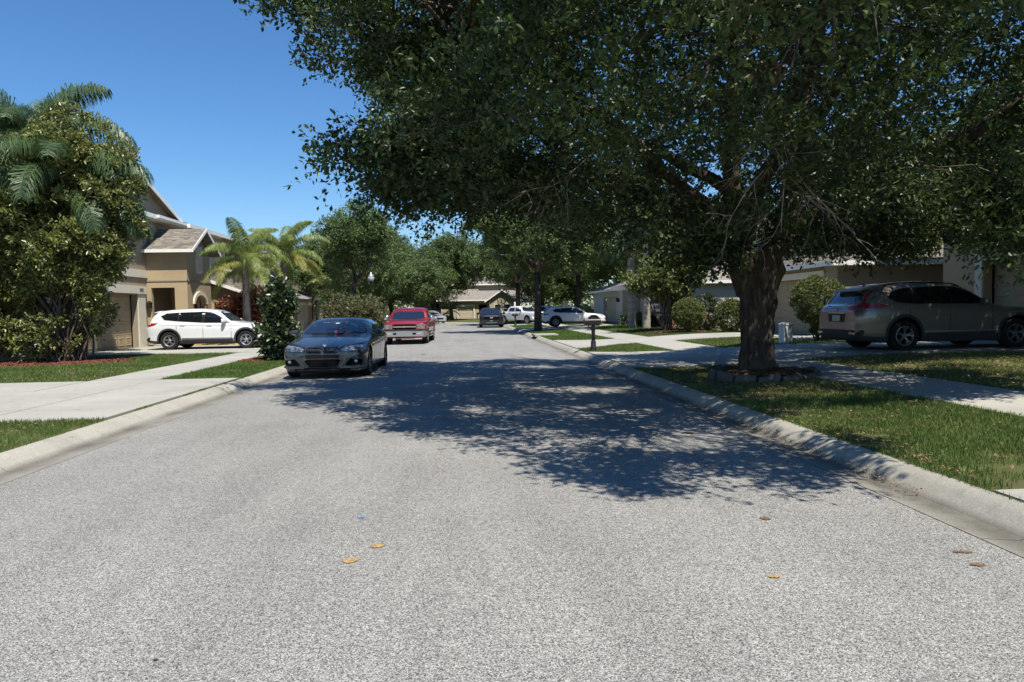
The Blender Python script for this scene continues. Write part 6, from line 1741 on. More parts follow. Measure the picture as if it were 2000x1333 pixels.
    # headlights with two rings each
    for s_ in (-1, 1):
        hp = [(s_ * .40, .655), (s_ * .44, .625), (s_ * .62, .618), (s_ * .80, .645), (s_ * .86, .705), (s_ * .84, .745), (s_ * .70, .735), (s_ * .46, .695)]
        if s_ < 0: hp = hp[::-1]
        hl = c.decal('headlight', hp, 'x', M['lamp'], off=.010, th=.03, grid=.06)
        for y, r_ in ((.52, .036), (.66, .040)):
            p = c.surf('x', s_ * y, .665); mb = MB(); mb.lathe([(r_, 0), (r_, .014), (r_ * .72, .016), (r_ * .6, .004), (.0001, .002)], 'x', (p.x + .008, p.y, p.z), 18); o = mb.build('lamp_ring', M['lamp_inner'], hl, smooth=True, sharp=40)
        c.decal('eyebrow', [(s_ * a, b) for a, b in (((.40, .70), (.46, .708), (.7, .75), (.84, .762), (.84, .748), (.70, .736), (.46, .696), (.40, .668)) if s_ > 0 else ((.40, .668), (.46, .696), (.70, .736), (.84, .748), (.84, .762), (.7, .75), (.46, .708), (.40, .70)))], 'x', M['blackplastic'], off=.013, th=.02, grid=.1, parent=hl)
    # bumper: central intake, outer intakes, fog lamps, splitter
    c.decal('lower_intake', [(-.40, .415), (-.30, .275), (.30, .275), (.40, .415), (.34, .445), (-.34, .445)], 'x', M['dark'], off=.010, th=.03, grid=.1)
    bars(c, 'intake_mesh', [(0, .31), (0, .345), (0, .38)], (.03, .56, .008), M['blackplastic'])
    for s_ in (-1, 1):
        ip = [(s_ * .50, .30), (s_ * .84, .315), (s_ * .86, .42), (s_ * .62, .46), (s_ * .52, .36)]
        if s_ < 0: ip = ip[::-1]
        c.decal('side_intake', ip, 'x', M['dark'], off=.010, th=.03, grid=.08)
        p = c.surf('x', s_ * .73, .39); mb = MB(); mb.lathe([(.036, 0), (.036, .02), (.0001, .026)], 'x', (p.x + .005, p.y, p.z), 16); mb.build('fog_lamp', M['lamp'], c.t, smooth=True, sharp=40)
        cp = [(s_ * .40, .245), (s_ * .90, .255), (s_ * .90, .285), (s_ * .50, .285), (s_ * .40, .27)]
        if s_ < 0: cp = cp[::-1]
        c.decal('bumper_blade', cp, 'x', M['p_graphite'], off=.035, th=.05, grid=.1)
        cr = [(s_ * .40, .54), (s_ * .47, .52), (s_ * .46, .40), (s_ * .36, .27), (s_ * .42, .28), (s_ * .505, .40), (s_ * .53, .47), (s_ * .86, .56), (s_ * .86, .575), (s_ * .55, .545)]
        if s_ < 0: cr = cr[::-1]
        c.decal('bumper_crease', cr, 'x', M['p_graphite'], off=.022, th=.04, grid=.08)
    c.decal('bumper_panel', [(-.36, .465), (.36, .465), (.39, .545), (-.39, .545)], 'x', M['blackplastic'], off=.008, th=.02, grid=.1)
    c.decal('splitter', [(-.62, .165), (.62, .165), (.60, .235), (.30, .262), (-.30, .262), (-.60, .235)], 'x', M['blackplastic'], off=.03, th=.05, grid=.12)
    p = c.surf('x', 0, .735); n_ = MB(); n_.lathe([(.046, -.004), (.046, .006), (.0001, .009)], 'x', (0, 0, 0), 24); e_ = n_.build('emblem', M['roundel'], c.t, smooth=True, sharp=40); e_.location = (p.x + .004, 0, .742); e_.rotation_euler = (0, R(-28), 0)
    c.both('hood_line', [(.25, .745), (1.35, .86), (1.35, .868), (.25, .753)], M['blackplastic'], off=.001, th=.004)
    c.both('side_badge', [(1.18, .66), (1.30, .66), (1.30, .70), (1.18, .70)], M['blackplastic'])
    c.sym('tail_lamp', [(.45, .78), (.86, .76), (.86, .88), (.5, .88)], M['taillamp'], side=-1)
    c.mirrors(1.62, .955, M['p_graphite'], w=.19, h=.13)
    c.wheels('five_double', M['rim_dark'], .232, .23, steer=R(0))
    return c
sedan()

# --- pickups ---------------------------------------------------------------------------------
def pickup(name, label, loc, rz, pm, kind, L=5.1, H=1.62, w=.95):
    S = dict(L=L, hw=w, uf=.92, ur=.92 + 3.1, rw=.345, ra=.41, n=6.5, tumble=.20, az=.02,
             W=([0, .04, .12, .3, .9, 2.5, 4.6, L - .1, L], [w * .84, w * .91, w * .96, w * .985, w, w * .99, w, w * .98, w * .93]),
             zb=([0, .1, .5, L - .4, L], [.33, .28, .30, .36, .44]),
             zs=([0, .1, .4, 1.3, 2.5, 3.6, L], [.90, .95, .985, 1.02, 1.04, 1.05, 1.05]),
             zt=([0, .05, .15, .8, 1.42, 1.50, 1.95, 2.2, 2.6, 3.25, 3.45, 3.62, 4.2, L - .05, L], [.93, .99, 1.02, 1.08, 1.105, 1.14, H - .08, H - .02, H, H - .02, H - .10, 1.16, 1.11, 1.10, 1.0]))
    c = Car(name, label, 'pickup truck', S, pm, loc, rz)
    ws = [(-.74, 1.13), (0, 1.12), (.74, 1.13), (.68, H - .105), (.3, H - .085), (0, H - .08), (-.3, H - .085), (-.68, H - .105)]
    c.decal('windscreen_seal', [(a * 1.03, b + (.014 if b > 1.3 else -.016)) for a, b in ws], 'x', M['blackplastic'], off=.001, grid=.15)
    c.decal('windscreen', ws, 'x', M['glass_shield'], off=.005, grid=.12)
    c.both('side_window', [(1.78, 1.09), (2.50, 1.09), (2.50, H - .13), (2.15, H - .13)], M['glass_car'], grid=.1)
    c.both('side_window', [(2.58, 1.09), (3.36, 1.09), (3.30, H - .14), (2.58, H - .13)], M['glass_car'], grid=.1)
    c.seams((1.6, 2.54, 3.42), .42, 1.06); c.handles((2.3, 3.2), .98, M['blackplastic'] if kind != 'red' else M['chrome'])
    c.sym('tail_lamp', [(.80, .70), (.93, .70), (.93, 1.0), (.80, 1.0)], M['taillamp'], side=-1)
    c.decal('rear_window', [(-.6, 1.2), (.6, 1.2), (.55, H - .14), (-.55, H - .14)], 'x', M['glass_car'], side=-1)
    c.wheels('six', M['rim'] if kind != 'black' else M['rim_dark'], .225, .25)
    for sd_ in (1, -1):
        pass
    if kind == 'red':
        g = c.decal('grille', [(-.50, .69), (-.42, .66), (.42, .66), (.50, .69), (.50, .86), (.42, .895), (-.42, .895), (-.50, .86)], 'x', M['dark'], off=.02, th=.05, grid=.15)
        bars(c, 'grille_slat', [(0, .705), (0, .735), (0, .835), (0, .865)], (.06, .90, .008), M['blackplastic'], parent=g)
        bars(c, 'grille_bar', [(0, .785)], (.085, 1.0, .055), M['chrome_dull'], parent=g)
        p = c.surf('x', 0, .785)
        em = MB(); x0 = p.x + .045
        em.prism([(-.11, .765), (-.045, .765), (-.05, .748), (.03, .748), (.045, .765), (.10, .765), (.11, .805), (.045, .805), (.05, .822), (-.03, .822), (-.045, .805), (-.10, .805)], x0, x0 + .02, axis='x'); em.build('emblem', M['gold'], g)
        c.decal('grille_surround', [(-.53, .62), (.53, .62), (.54, .655), (-.54, .655)], 'x', M['p_red'], off=.03, th=.04, grid=.15)
        for s_ in (-1, 1):
            hp = [(s_ * .54, .69), (s_ * .88, .69), (s_ * .90, .88), (s_ * .54, .90)]
            if s_ < 0: hp = hp[::-1]
            h_ = c.decal('headlight', hp, 'x', M['lamp'], off=.018, th=.04, grid=.08)
            gp = [(s_ * .54, .775), (s_ * .89, .775), (s_ * .89, .795), (s_ * .54, .795)]
            if s_ < 0: gp = gp[::-1]
            c.decal('lamp_divider', gp, 'x', M['blackplastic'], off=.024, th=.02, grid=.2, parent=h_)
            fp = [(s_ * .56, .455), (s_ * .76, .455), (s_ * .76, .515), (s_ * .56, .515)]
            if s_ < 0: fp = fp[::-1]
            c.decal('fog_lamp', fp, 'x', M['lamp_inner'], off=.062, th=.02, grid=.2)
            tp = [(s_ * .36, .44), (s_ * .50, .44), (s_ * .50, .52), (s_ * .36, .52)]
            if s_ < 0: tp = tp[::-1]
            c.decal('tow_opening', tp, 'x', M['dark'], off=.062, th=.02, grid=.2)
        c.decal('bumper', [(-.84, .36), (.84, .36), (.93, .40), (.93, .60), (.5, .585), (0, .60), (-.5, .585), (-.93, .60), (-.93, .40)], 'x', M['chrome_dull'], off=.055, th=.09, grid=.12)
        c.decal('bumper_cap', [(-.92, .60), (-.5, .587), (0, .602), (.5, .587), (.92, .60), (.92, .645), (-.92, .645)], 'x', M['cladding'], off=.045, th=.07, grid=.15)
        c.decal('air_dam', [(-.45, .295), (.45, .295), (.43, .312), (-.43, .312)], 'x', M['chrome_dull'], off=.06, th=.02, grid=.2)
        c.mirrors(1.72, 1.12, M['chrome'], w=.20, h=.20)
        for s_ in (-1, 1):
            mb = MB(); mb.box(-L / 2 + 1.3, L / 2 - 1.45, s_ * .93 - .03, s_ * .93 + .03, .30, .34); mb.build('side_step', M['chrome'], c.t)
        c.both('side_cladding', [(1.4, .36), (3.5, .36), (3.5, .52), (1.4, .52)], M['cladding'], off=.01, grid=.2)
    elif kind == 'black':
        g = c.decal('grille', [(-.60, .66), (.60, .66), (.63, .92), (-.63, .92)], 'x', M['dark'], off=.015, th=.05, grid=.2)
        bars(c, 'grille_slat', [(0, .70), (0, .75), (0, .80), (0, .85)], (.05, 1.1, .012), M['blackplastic'], parent=g)
        fbox(c, 'emblem', 0, .82, (.03, .24, .09), M['chrome'], out=.03)
        fbox(c, 'skid_plate', 0, .40, (.03, .90, .035), M['chrome'], out=.04)
        fbox(c, 'plate', 0, .56, (.02, .18, .06), M['chrome'], out=.045)
        for s_ in (-1, 1):
            hp = [(s_ * .66, .80), (s_ * .90, .80), (s_ * .90, .92), (s_ * .66, .93)]
            c.decal('headlight', hp if s_ > 0 else hp[::-1], 'x', M['rim_dark'], off=.015, th=.04, grid=.1)
            fbox(c, 'fog_lamp', s_ * .72, .50, (.03, .14, .06), M['lamp'], out=.03)
        c.decal('bumper', [(-.9, .42), (.9, .42), (.92, .62), (-.92, .62)], 'x', M['p_black'], off=.05, th=.08, grid=.2)
        c.mirrors(1.72, 1.12, M['blackplastic'], w=.22, h=.20)
    else:
        g = c.decal('grille', [(-.52, .70), (.52, .70), (.52, .93), (-.52, .93)], 'x', M['blackplastic'], off=.015, th=.05, grid=.2)
        bars(c, 'grille_bar', [(0, .93), (0, .72), (0, .80)], (.05, 1.06, .03), M['chrome_dull'], parent=g)
        for s_ in (-1, 1):
            hp = [(s_ * .56, .74), (s_ * .90, .74), (s_ * .90, .93), (s_ * .56, .93)]
            c.decal('headlight', hp if s_ > 0 else hp[::-1], 'x', M['lamp'], off=.015, th=.04, grid=.1)
        c.decal('bumper', [(-.9, .42), (.9, .42), (.93, .64), (-.93, .64)], 'x', M['p_white'], off=.05, th=.08, grid=.2)
        c.decal('bumper_slot', [(-.35, .46), (.35, .46), (.35, .56), (-.35, .56)], 'x', M['dark'], off=.055, th=.08, grid=.2)
        c.mirrors(1.72, 1.12, M['blackplastic'], w=.20, h=.20)
    return c
pickup('parked_pickup', 'red pickup truck with a silver front bumper parked behind the graphite sedan', (-2.52, 30.75 + 2.55, .02), -math.pi / 2 + R(-2.5), M['p_red'], 'red', H=1.64, w=.965)
pickup('parked_pickup', 'black pickup truck parked facing the camera by the right kerb', (2.28, 56.4 + 2.55, .02), -math.pi / 2 - R(1), M['p_black'], 'black', H=1.62, w=1.0)
pickup('parked_pickup', 'white pickup truck parked on the drive half behind a slim oak trunk', (5.3, 62.2, .2), -math.pi / 2 - R(38) * -1, M['p_white'], 'white', H=1.58, w=.95, L=4.9)

# --- crossovers ------------------------------------------------------------------------------
def suv(name, label, loc, rz, pm, kind, L, H, hw, uf, ur, rw=.355):
    k = H / 1.66; sx = L / 4.75
    def X(*a): return [v * sx for v in a]
    top = {'santa': ([0, .05, .15, .5, 1.0, 1.3, 1.42, 2.05, 2.35, 2.9, 3.7, 4.3, 4.48, 4.62, 4.70, 4.75], [.78, .86, .93, 1.0, 1.06, 1.09, 1.12, 1.53, 1.61, 1.655, 1.63, 1.56, 1.43, 1.12, 1.02, .95]),
           'crv': ([0, .05, .15, .5, 1.0, 1.25, 1.37, 2.05, 2.35, 2.9, 3.7, 4.2, 4.36, 4.60, 4.70, 4.75], [.76, .85, .93, 1.01, 1.06, 1.09, 1.12, 1.54, 1.61, 1.65, 1.61, 1.53, 1.44, 1.13, 1.06, .97]),
           'rogue': ([0, .05, .15, .5, 1.0, 1.3, 1.42, 2.05, 2.35, 2.9, 3.7, 4.2, 4.38, 4.60, 4.70, 4.75], [.78, .86, .93, 1.0, 1.06, 1.09, 1.12, 1.53, 1.61, 1.655, 1.62, 1.53, 1.42, 1.12, 1.02, .95])}[kind]
    S = dict(L=L, hw=hw, uf=uf, ur=ur, rw=rw, ra=rw + .055, n=4.4, tumble=.30, clad=.40 * k, az=.02,
             W=(X(0, .05, .15, .35, .8, 1.5, 2.6, 3.8, 4.4, 4.62, 4.75), [hw * q for q in (.70, .82, .91, .965, 1, .985, .99, 1.0, .955, .90, .80)]),
             zb=(X(0, .12, .45, 4.3, 4.6, 4.75), [.27, .22, .205, .225, .27, .34]),
             zs=(X(0, .1, .4, .9, 1.4, 2.5, 3.8, 4.5, 4.75), [z_ * k for z_ in (.72, .80, .90, .96, 1.0, 1.045, 1.09, 1.04, .92)]),
             zt=(X(*top[0]), [z_ * k for z_ in top[1]]))
    c = Car(name, label, 'suv', S, pm, loc, rz)
    u = lambda v: v * sx
    z = lambda v: v * k
    ws = [(-.70, z(1.14)), (0, z(1.13)), (.70, z(1.14)), (.57, z(1.49)), (.3, z(1.52)), (0, z(1.53)), (-.3, z(1.52)), (-.57, z(1.49))]
    c.decal('windscreen_seal', [(a * 1.04, b + (.016 if b > z(1.3) else -.016)) for a, b in ws], 'x', M['blackplastic'], off=.001, grid=.15)
    c.decal('windscreen', ws, 'x', M['glass_shield'], off=.005, grid=.12)
    if kind == 'santa':
        dl = [[(u(1.72), z(1.07)), (u(2.50), z(1.085)), (u(2.50), z(1.49)), (u(2.30), z(1.47)), (u(2.05), z(1.36))],
              [(u(2.62), z(1.09)), (u(3.46), z(1.15)), (u(3.42), z(1.50)), (u(2.62), z(1.505))],
              [(u(3.53), z(1.165)), (u(3.98), z(1.22)), (u(4.12), z(1.36)), (u(3.95), z(1.46)), (u(3.49), z(1.50))]]
        pil = [(u(1.55), z(1.045)), (u(2.5), z(1.062)), (u(3.5), z(1.135)), (u(4.02), z(1.195)), (u(4.17), z(1.37)), (u(3.97), z(1.485)), (u(2.6), z(1.53)), (u(2.28), z(1.505)), (u(2.0), z(1.37))]
    elif kind == 'crv':
        dl = [[(u(1.60), z(1.10)), (u(2.45), z(1.11)), (u(2.45), z(1.49)), (u(2.25), z(1.465)), (u(1.98), z(1.35))],
              [(u(2.53), z(1.11)), (u(3.38), z(1.125)), (u(3.38), z(1.475)), (u(2.53), z(1.49))],
              [(u(3.45), z(1.13)), (u(3.78), z(1.17)), (u(3.98), z(1.26)), (u(3.78), z(1.42)), (u(3.45), z(1.47))]]
        pil = [(u(1.5), z(1.08)), (u(3.5), z(1.11)), (u(3.85), z(1.15)), (u(4.05), z(1.27)), (u(3.8), z(1.445)), (u(3.4), z(1.50)), (u(2.5), z(1.515)), (u(2.25), z(1.49)), (u(1.93), z(1.35))]
    else:
        dl = [[(u(1.72), z(1.09)), (u(2.5), z(1.11)), (u(2.5), z(1.48)), (u(2.30), z(1.46)), (u(2.05), z(1.36))],
              [(u(2.57), z(1.11)), (u(3.42), z(1.15)), (u(3.42), z(1.48)), (u(2.57), z(1.49))],
              [(u(3.49), z(1.16)), (u(3.85), z(1.22)), (u(3.95), z(1.32)), (u(3.85), z(1.42)), (u(3.49), z(1.47))]]
        pil = [(u(1.6), z(1.07)), (u(3.5), z(1.13)), (u(3.92), z(1.2)), (u(4.02), z(1.33)), (u(3.85), z(1.45)), (u(2.6), z(1.51)), (u(2.28), z(1.485)), (u(2.0), z(1.36))]
    c.both('window_surround', pil, M['chrome_dull'] if kind == 'santa' else M['blackplastic'], off=.002, th=.01, grid=.12)
    c.both('pillar', [(a, b + (.012 if b < z(1.25) else -.014)) for a, b in pil], M['blackplastic'], off=.005, th=.01, grid=.12)
    for d_ in dl: c.both('side_window', d_, M['glass_car'], off=.010, grid=.12)
    c.seams((u(1.50), u(2.56), u(3.55)), z(.42), z(1.06))
    c.handles((u(2.32), u(3.32)), z(.97), pm, dz=.02)
    c.arch_trim(M['cladding'], .065)
    c.both('side_cladding', [(uf + .45, z(.23)), (ur - .45, z(.23)), (ur - .48, z(.42)), (uf + .48, z(.42))], M['cladding'], off=.012, th=.02, grid=.15)
    c.both('door_strip', [(uf + .52, z(.45)), (ur - .5, z(.45)), (ur - .5, z(.475)), (uf + .52, z(.465))], M['chrome_dull'], off=.014, th=.02, grid=.2)
    c.both('belt_crease', [(u(.8), z(.93)), (u(4.2), z(1.01)), (u(4.2), z(1.022)), (u(.8), z(.942))], pm, off=.010, th=.02, grid=.2)
    for s_ in (-1, 1):
        if kind != 'santa':
            mb = MB(); pts = [c.surf('z', u(q), s_ * .60) + Vector((0, 0, .035)) for q in (2.1, 2.3, 3.0, 3.7, 4.0)]; pts[0] -= Vector((0, 0, .03)); pts[-1] -= Vector((0, 0, .03)); mb.tube(pts, .016, 6); mb.build('roof_rail', M['blackplastic'] if kind == 'crv' else M['chrome_dull'], c.t, smooth=True)
    sp = [c.surf('z', u(4.30), y) for y in (-.5, 0, .5)]
    mb = MB(); zt_ = sp[1].z; xb = L / 2 - u(4.26)
    mb.hexa([(xb - .26, -.52, zt_ - .06), (xb, -.56, zt_ - .03), (xb, .56, zt_ - .03), (xb - .26, .52, zt_ - .06), (xb - .24, -.5, zt_ - .035), (xb, -.54, zt_ + .02), (xb, .54, zt_ + .02), (xb - .24, .5, zt_ - .035)]); o = mb.build('roof_spoiler', pm, c.t); fix_normals(o.data)
    # front
    c.decal('grille', [(-.42, z(.60)), (.42, z(.60)), (.50, z(.86)), (-.50, z(.86))], 'x', M['dark'], off=.012, th=.04, grid=.15)
    c.sym('headlight', [(.52, z(.80)), (.82, z(.84)), (.84, z(.90)), (.52, z(.86))], M['lamp'], off=.012, th=.03, grid=.1)
    c.sym('lower_lamp', [(.56, z(.55)), (.78, z(.55)), (.78, z(.70)), (.60, z(.70))], M['lamp'], off=.012, th=.03, grid=.1)
    c.decal('front_bumper', [(-.7, z(.24)), (.7, z(.24)), (.74, z(.42)), (-.74, z(.42))], 'x', M['cladding'], off=.02, th=.04, grid=.15)
    c.both('headlight_side', [(u(.12), z(.80)), (u(.55), z(.90)), (u(.60), z(.935)), (u(.14), z(.86))], M['lamp'], off=.008, th=.02, grid=.1)
    # rear
    c.decal('rear_window', [(-.60, z(1.17)), (.60, z(1.17)), (.52, z(1.46)), (-.52, z(1.46))], 'x', M['glass_car'], side=-1, off=.006, grid=.12)
    c.decal('rear_bumper', [(-.80, z(.30)), (.80, z(.30)), (.84, z(.52)), (-.84, z(.52))], 'x', M['cladding'], side=-1, off=.03, th=.05, grid=.15)
    if kind == 'crv':
        for s_ in (-1, 1):
            tp = [(s_ * .40, z(1.03)), (s_ * .44, z(1.00)), (s_ * .84, z(1.03)), (s_ * .86, z(1.10)), (s_ * .74, z(1.13)), (s_ * .66, z(1.42)), (s_ * .60, z(1.42)), (s_ * .67, z(1.14)), (s_ * .62, z(1.09)), (s_ * .42, z(1.07))]
            c.decal('tail_lamp', tp if s_ > 0 else tp[::-1], 'x', M['taillamp'], side=-1, off=.016, th=.03, grid=.07)
        c.both('tail_lamp', [(u(4.26), z(1.01)), (u(4.62), z(1.02)), (u(4.60), z(1.12)), (u(4.5), z(1.13)), (u(4.1), z(1.09)), (u(4.0), z(1.075))], M['taillamp'], off=.014, th=.03, grid=.08)
        c.decal('tailgate_chrome', [(-.62, z(1.075)), (.62, z(1.075)), (.62, z(1.10)), (-.62, z(1.10))], 'x', M['chrome'], side=-1, off=.02, th=.03, grid=.15)
        c.decal('plate_recess', [(-.32, z(.70)), (.32, z(.70)), (.36, z(.90)), (-.36, z(.90))], 'x', M['blackplastic'], side=-1, off=.004, th=.02, grid=.15)
        c.decal('number_plate', [(-.155, z(.72)), (.155, z(.72)), (.155, z(.86)), (-.155, z(.86))], 'x', M['plate'], side=-1, off=.014, th=.02, grid=.15)
        c.decal('plate_chrome', [(-.34, z(.905)), (.34, z(.905)), (.34, z(.925)), (-.34, z(.925))], 'x', M['chrome_dull'], side=-1, off=.014, th=.02, grid=.15)
        c.sym('reflector', [(.55, z(.42)), (.74, z(.42)), (.74, z(.46)), (.55, z(.46))], M['taillamp'], side=-1, off=.036, th=.02, grid=.15)
        p = c.surf('x', 0, z(.985), -1); mb = MB(); mb.box(p.x - .018, p.x + .01, -.055, -.035, z(.95), z(1.03)); mb.box(p.x - .018, p.x + .01, .035, .055, z(.95), z(1.03)); mb.box(p.x - .018, p.x + .01, -.035, .035, z(.983), z(.998)); mb.build('emblem', M['chrome'], c.t)
        mb = MB(); mb.tube([c.surf('z', u(4.05), 0) - Vector((0, 0, .01)), c.surf('z', u(4.05), 0) + Vector((-.1, 0, .07))], [.03, .008], 6); mb.build('antenna', M['p_gunmetal'], c.t)
    else:
        c.both('tail_lamp', [(u(4.38), z(1.0)), (u(4.66), z(.93)), (u(4.68), z(1.08)), (u(4.25), z(1.085))], M['taillamp'], off=.012, th=.03, grid=.08)
        c.sym('tail_lamp', [(.50, z(1.0)), (.80, z(.95)), (.80, z(1.08)), (.50, z(1.08))], M['taillamp'], side=-1, off=.012, grid=.1)
        c.decal('number_plate', [(-.155, z(.72)), (.155, z(.72)), (.155, z(.86)), (-.155, z(.86))], 'x', M['plate'], side=-1, off=.014, th=.02, grid=.15)
    c.mirrors(u(1.78), z(1.09), pm if kind != 'crv' else M['p_gunmetal'], w=.2, h=.16)
    c.wheels({'santa': 'five_double', 'crv': 'twist', 'rogue': 'five_double'}[kind], M['rim'] if kind == 'santa' else M['rim_mixed'], rw * .62, .24)
    return c
# white crossover on the left drive: rear wheel at X -11.75, front wheel at X -8.75
suv('parked_suv', 'white SUV parked on the left driveway, nose towards the street', (-12.55 + 4.9 / 2, 29.0, .13), R(-1.0), M['p_white'], 'santa', 4.9, 1.62, .93, .98, .98 + 2.98, rw=.355)
suv('parked_suv', 'grey-brown SUV seen from behind, dappled by the oak on the right driveway', (9.1 + 4.95 / 2, 16.48, .345), R(3.0), M['p_gunmetal'], 'crv', 4.95, 1.68, .94, .93, .93 + 2.88, rw=.37)
suv('parked_suv', 'white SUV parked nose-in on the middle right drive under the oaks', (5.25 + 4.25 / 2, 46.6, .26), R(0), M['p_white'], 'rogue', 4.25, 1.40, .88, .85, .85 + 2.55, rw=.325)
suv('parked_suv', 'white SUV half hidden behind the white pickup on the far drive', (7.6, 66.5, .25), R(-115), M['p_white'], 'rogue', 4.5, 1.55, .9, .9, .9 + 2.65, rw=.34)
def far_sedan():
    L = 4.4
    S = dict(L=L, hw=.9, uf=.85, ur=.85 + 2.65, rw=.32, ra=.37, n=3.1, tumble=.33,
             W=([0, .05, .15, .4, .8, 2.4, 3.8, 4.25, L], [.6, .72, .82, .88, .9, .9, .89, .82, .66]), zb=([0, .2, L - .3, L], [.24, .18, .2, .32]),
             zs=([0, .1, .5, 1.3, 2.5, 3.8, L], [.62, .68, .78, .88, .92, .94, .82]),
             zt=([0, .08, .3, .9, 1.15, 1.3, 1.95, 2.3, 2.8, 3.4, 3.9, 4.25, L], [.66, .72, .80, .93, .98, 1.03, 1.36, 1.42, 1.41, 1.27, 1.07, 1.02, .88]))
    c = Car('parked_sedan', 'silver sedan parked at the far left where the street bends', 'car', S, M['p_silver'], (-3.6, 77.5, .1), R(-62))
    c.decal('windscreen', [(-.66, 1.03), (.66, 1.03), (.55, 1.33), (-.55, 1.33)], 'x', M['glass_shield'], grid=.2)
    for d_ in ([(1.5, .95), (2.3, .96), (2.3, 1.32), (2.0, 1.3)], [(2.36, .96), (3.3, 1.0), (3.1, 1.22), (2.36, 1.33)]): c.both('side_window', d_, M['glass_car'], grid=.15)
    c.sym('headlight', [(.45, .62), (.80, .66), (.80, .74), (.5, .70)], M['lamp'], grid=.12)
    c.decal('grille', [(-.35, .42), (.35, .42), (.4, .6), (-.4, .6)], 'x', M['dark'], grid=.2)
    c.mirrors(1.55, .98, M['p_silver']); c.wheels('ten', M['rim'], .22, .22)
far_sedan()

# ------------------------------------------------------------------ street furniture
def mailbox(loc, label, rz=0.0, w=1.0):
    t = tag(empty('mailbox', loc, rz), label, 'mailbox', 'kerbside mailboxes')
    p = MB(); p.tube([(0, 0, -.05), (0, 0, .12), (0, 0, .14), (0, 0, .3), (0, 0, .32)], [.10, .10, .085, .08, .07], 12)
    p.tube([(0, 0, .32), (0, 0, .80)], .06, 12); p.tube([(0, 0, .42), (0, 0, .45)], .09, 12); p.tube([(0, 0, .70), (0, 0, .75)], .085, 12)
    p.build('post', M['black_iron'], t, smooth=True, sharp=40)
    a = MB(); a.box(-.22, .2, -.04, .04, .80, .835); a.tube([(-.16, 0, .80), (-.05, 0, .66), (0, 0, .64)], .014, 6); a.build('bracket', M['black_iron'], t)
    b = MB(); prof = [(-.085, 0), (.085, 0), (.085, .12)] + [(.085 * math.cos(q * math.pi / 8), .12 + .075 * math.sin(q * math.pi / 8)) for q in range(1, 8)] + [(-.085, .12)]
    b.prism(prof, -.27, .25, axis='x'); o = b.build('box', M['black_iron'], t, smooth=True, sharp=40); o.location = (0, 0, .837); fix_normals(o.data)
    d = MB(); d.prism([(q[0] * 1.06, q[1] * 1.04) for q in prof], -.285, -.272, axis='x'); o = d.build('box_door', M['black_iron'], t); o.location = (0, 0, .833)
    k = MB(); k.box(-.30, -.286, -.02, .02, .14, .16); o = k.build('knob', M['chrome_dull'], t); o.location = (0, 0, .837)
    return t
mailbox((4.12, 21.9, .125), 'black post mailbox on the small grass strip between the two near right driveways')
mailbox((1.6, 83.5, .1), 'black mailbox on the lawn before the end house, left of the black pickup', rz=R(90))
mailbox((4.25, 57.3, .12), 'dark mailbox beside the slim oak trunk and the white pickup')
def pedestal():
    t = tag(empty('utility_pedestal', (9.44, 19.75, .33), R(12)), 'short light grey utility pedestal standing in the grass left of the grey SUV', 'utility box')
    b = MB(); b.box(-.15, .15, -.12, .12, -.05, .56); b.build('housing', M['pedestal'], t)
    c = MB(); c.prism([(-.165, 0), (.165, 0), (.165, .03), (.08, .065), (0, .075), (-.08, .065), (-.165, .03)], -.135, .135, axis='y'); o = c.build('cap', M['pedestal'], t); o.location = (0, 0, .56)
    d = MB(); d.box(-.11, .11, -.128, -.1202, .06, .5); d.build('access_door', M['pedestal'], t)
pedestal()
def street_lamp(loc, h):
    t = tag(empty('street_lamp', loc), 'black post-top street lamp with a pale acorn globe left of the red pickup', 'street lamp')
    p = MB(); p.tube([(0, 0, -.05), (0, 0, .25), (0, 0, .3), (0, 0, .55), (0, 0, .6), (0, 0, h - .15), (0, 0, h)], [.14, .14, .10, .09, .06, .05, .05], 14)
    p.tube([(0, 0, h), (0, 0, h + .06), (0, 0, h + .12)], [.07, .14, .15], 14); p.build('post', M['black_iron'], t, smooth=True, sharp=40)
    g = MB(); g.lathe([(.12, 0), (.17, .08), (.20, .18), (.19, .28), (.14, .38), (.07, .44)], 'z', (0, 0, h + .12), 20); g.build('globe', M['globe'], t, smooth=True)
    c = MB(); c.lathe([(.19, .26), (.195, .30), (.15, .40), (.07, .46), (.03, .50), (.02, .56), (.0001, .58)], 'z', (0, 0, h + .122), 20); c.build('lamp_cap', M['chrome_dull'], t, smooth=True, sharp=40)
street_lamp((-5.7, 43.5, .11), 3.15)
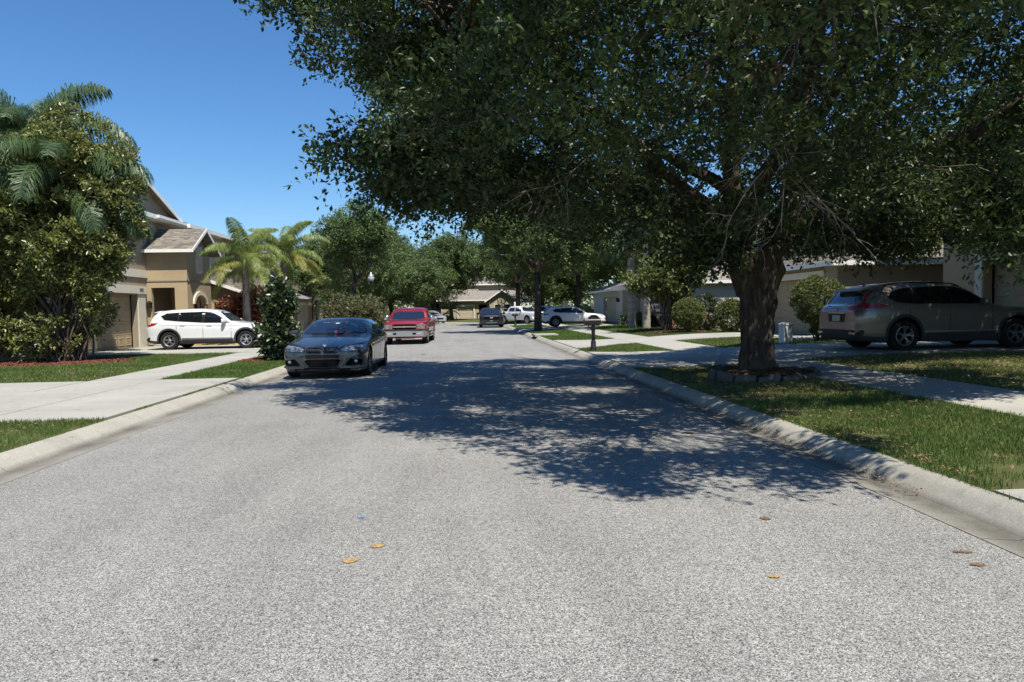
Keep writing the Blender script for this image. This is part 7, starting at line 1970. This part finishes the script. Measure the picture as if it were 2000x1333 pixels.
def inlet():
    t = tag(empty('storm_drain', (0, 0, 0)), 'concrete kerb inlet with a dark slot in the right kerb', 'storm drain')
    b = MB(); b.box(RX + .30, RX + 1.5, 34.42, 36.18, .10, .20); b.build('slab', M['concrete'], t)
    b = MB(); b.box(RX + .42, RX + 1.4, 34.45, 34.62, -.1, .098); b.box(RX + .42, RX + 1.4, 35.98, 36.15, -.1, .098); b.build('side_wall', M['kerb'], t)
    b = MB(); b.box(RX + .0, RX + .42, 34.42, 36.18, -.12, -.03); b.build('throat', M['kerb'], t)
    b = MB(); b.box(RX + .9, RX + .95, 34.62, 35.98, -.1, .098); b.build('back_wall', M['dark'], t)
inlet()
def bin_(loc, rz, label):
    t = tag(empty('wheeled_bin', loc, rz), label, 'bin')
    b = MB(); b.obox((0, 0, .5), (.44, .46, .9), taper=1.18); b.build('tub', M['bin'], t)
    b = MB(); b.obox((0, 0, .99), (.56, .58, .07), taper=.9); b.build('lid', M['bin'], t)
    for s_ in (-1, 1):
        w = MB(); w.lathe([(.1, -.02), (.1, .02)], 'x', (s_ * .25, .2, .1), 14); w.build('wheel', M['tyre'], t)
bin_((12.3, 44.3, .3), 0, 'black wheeled bin inside the porch of the light grey house')
def pot(loc):
    t = tag(empty('plant_pot', loc), 'small white pot with a green plant at the porch column', 'plant pot')
    b = MB(); b.lathe([(.0001, 0), (.13, 0), (.18, .35), (.15, .35), (.14, .3), (.0001, .3)], 'z', seg=14); b.build('pot', M['white'], t, smooth=True, sharp=40)
    rg = np.random.default_rng(4); tag(ob('foliage', leaves(np.array([[0, 0, .45], [.05, 0, .5], [-.05, .05, .48]]), .16, 30, .1, .03, rg, M['topiary_leaf']), t), kind='stuff')
pot((10.1, 43.9, .33))
def hoop():
    t = tag(empty('garden_arch', (-2.3, 90.5, 0)), 'dark round wooden arch with an orange panel before the end house', 'garden arch')
    b = MB(); b.tube([(1.0 * math.cos(q * math.pi / 14), 0, 1.0 * math.sin(q * math.pi / 14) + .1) for q in range(15)], .08, 6); b.build('hoop', M['black_iron'], t)
    b = MB(); b.prism([(.8 * math.cos(q * math.pi / 14), .8 * math.sin(q * math.pi / 14) + .1) for q in range(15)], .05, .1, axis='y'); b.build('wood_panel', mat('orange_wood', (.40, .19, .07), .7, var=.3, vscale=4), t)
hoop()
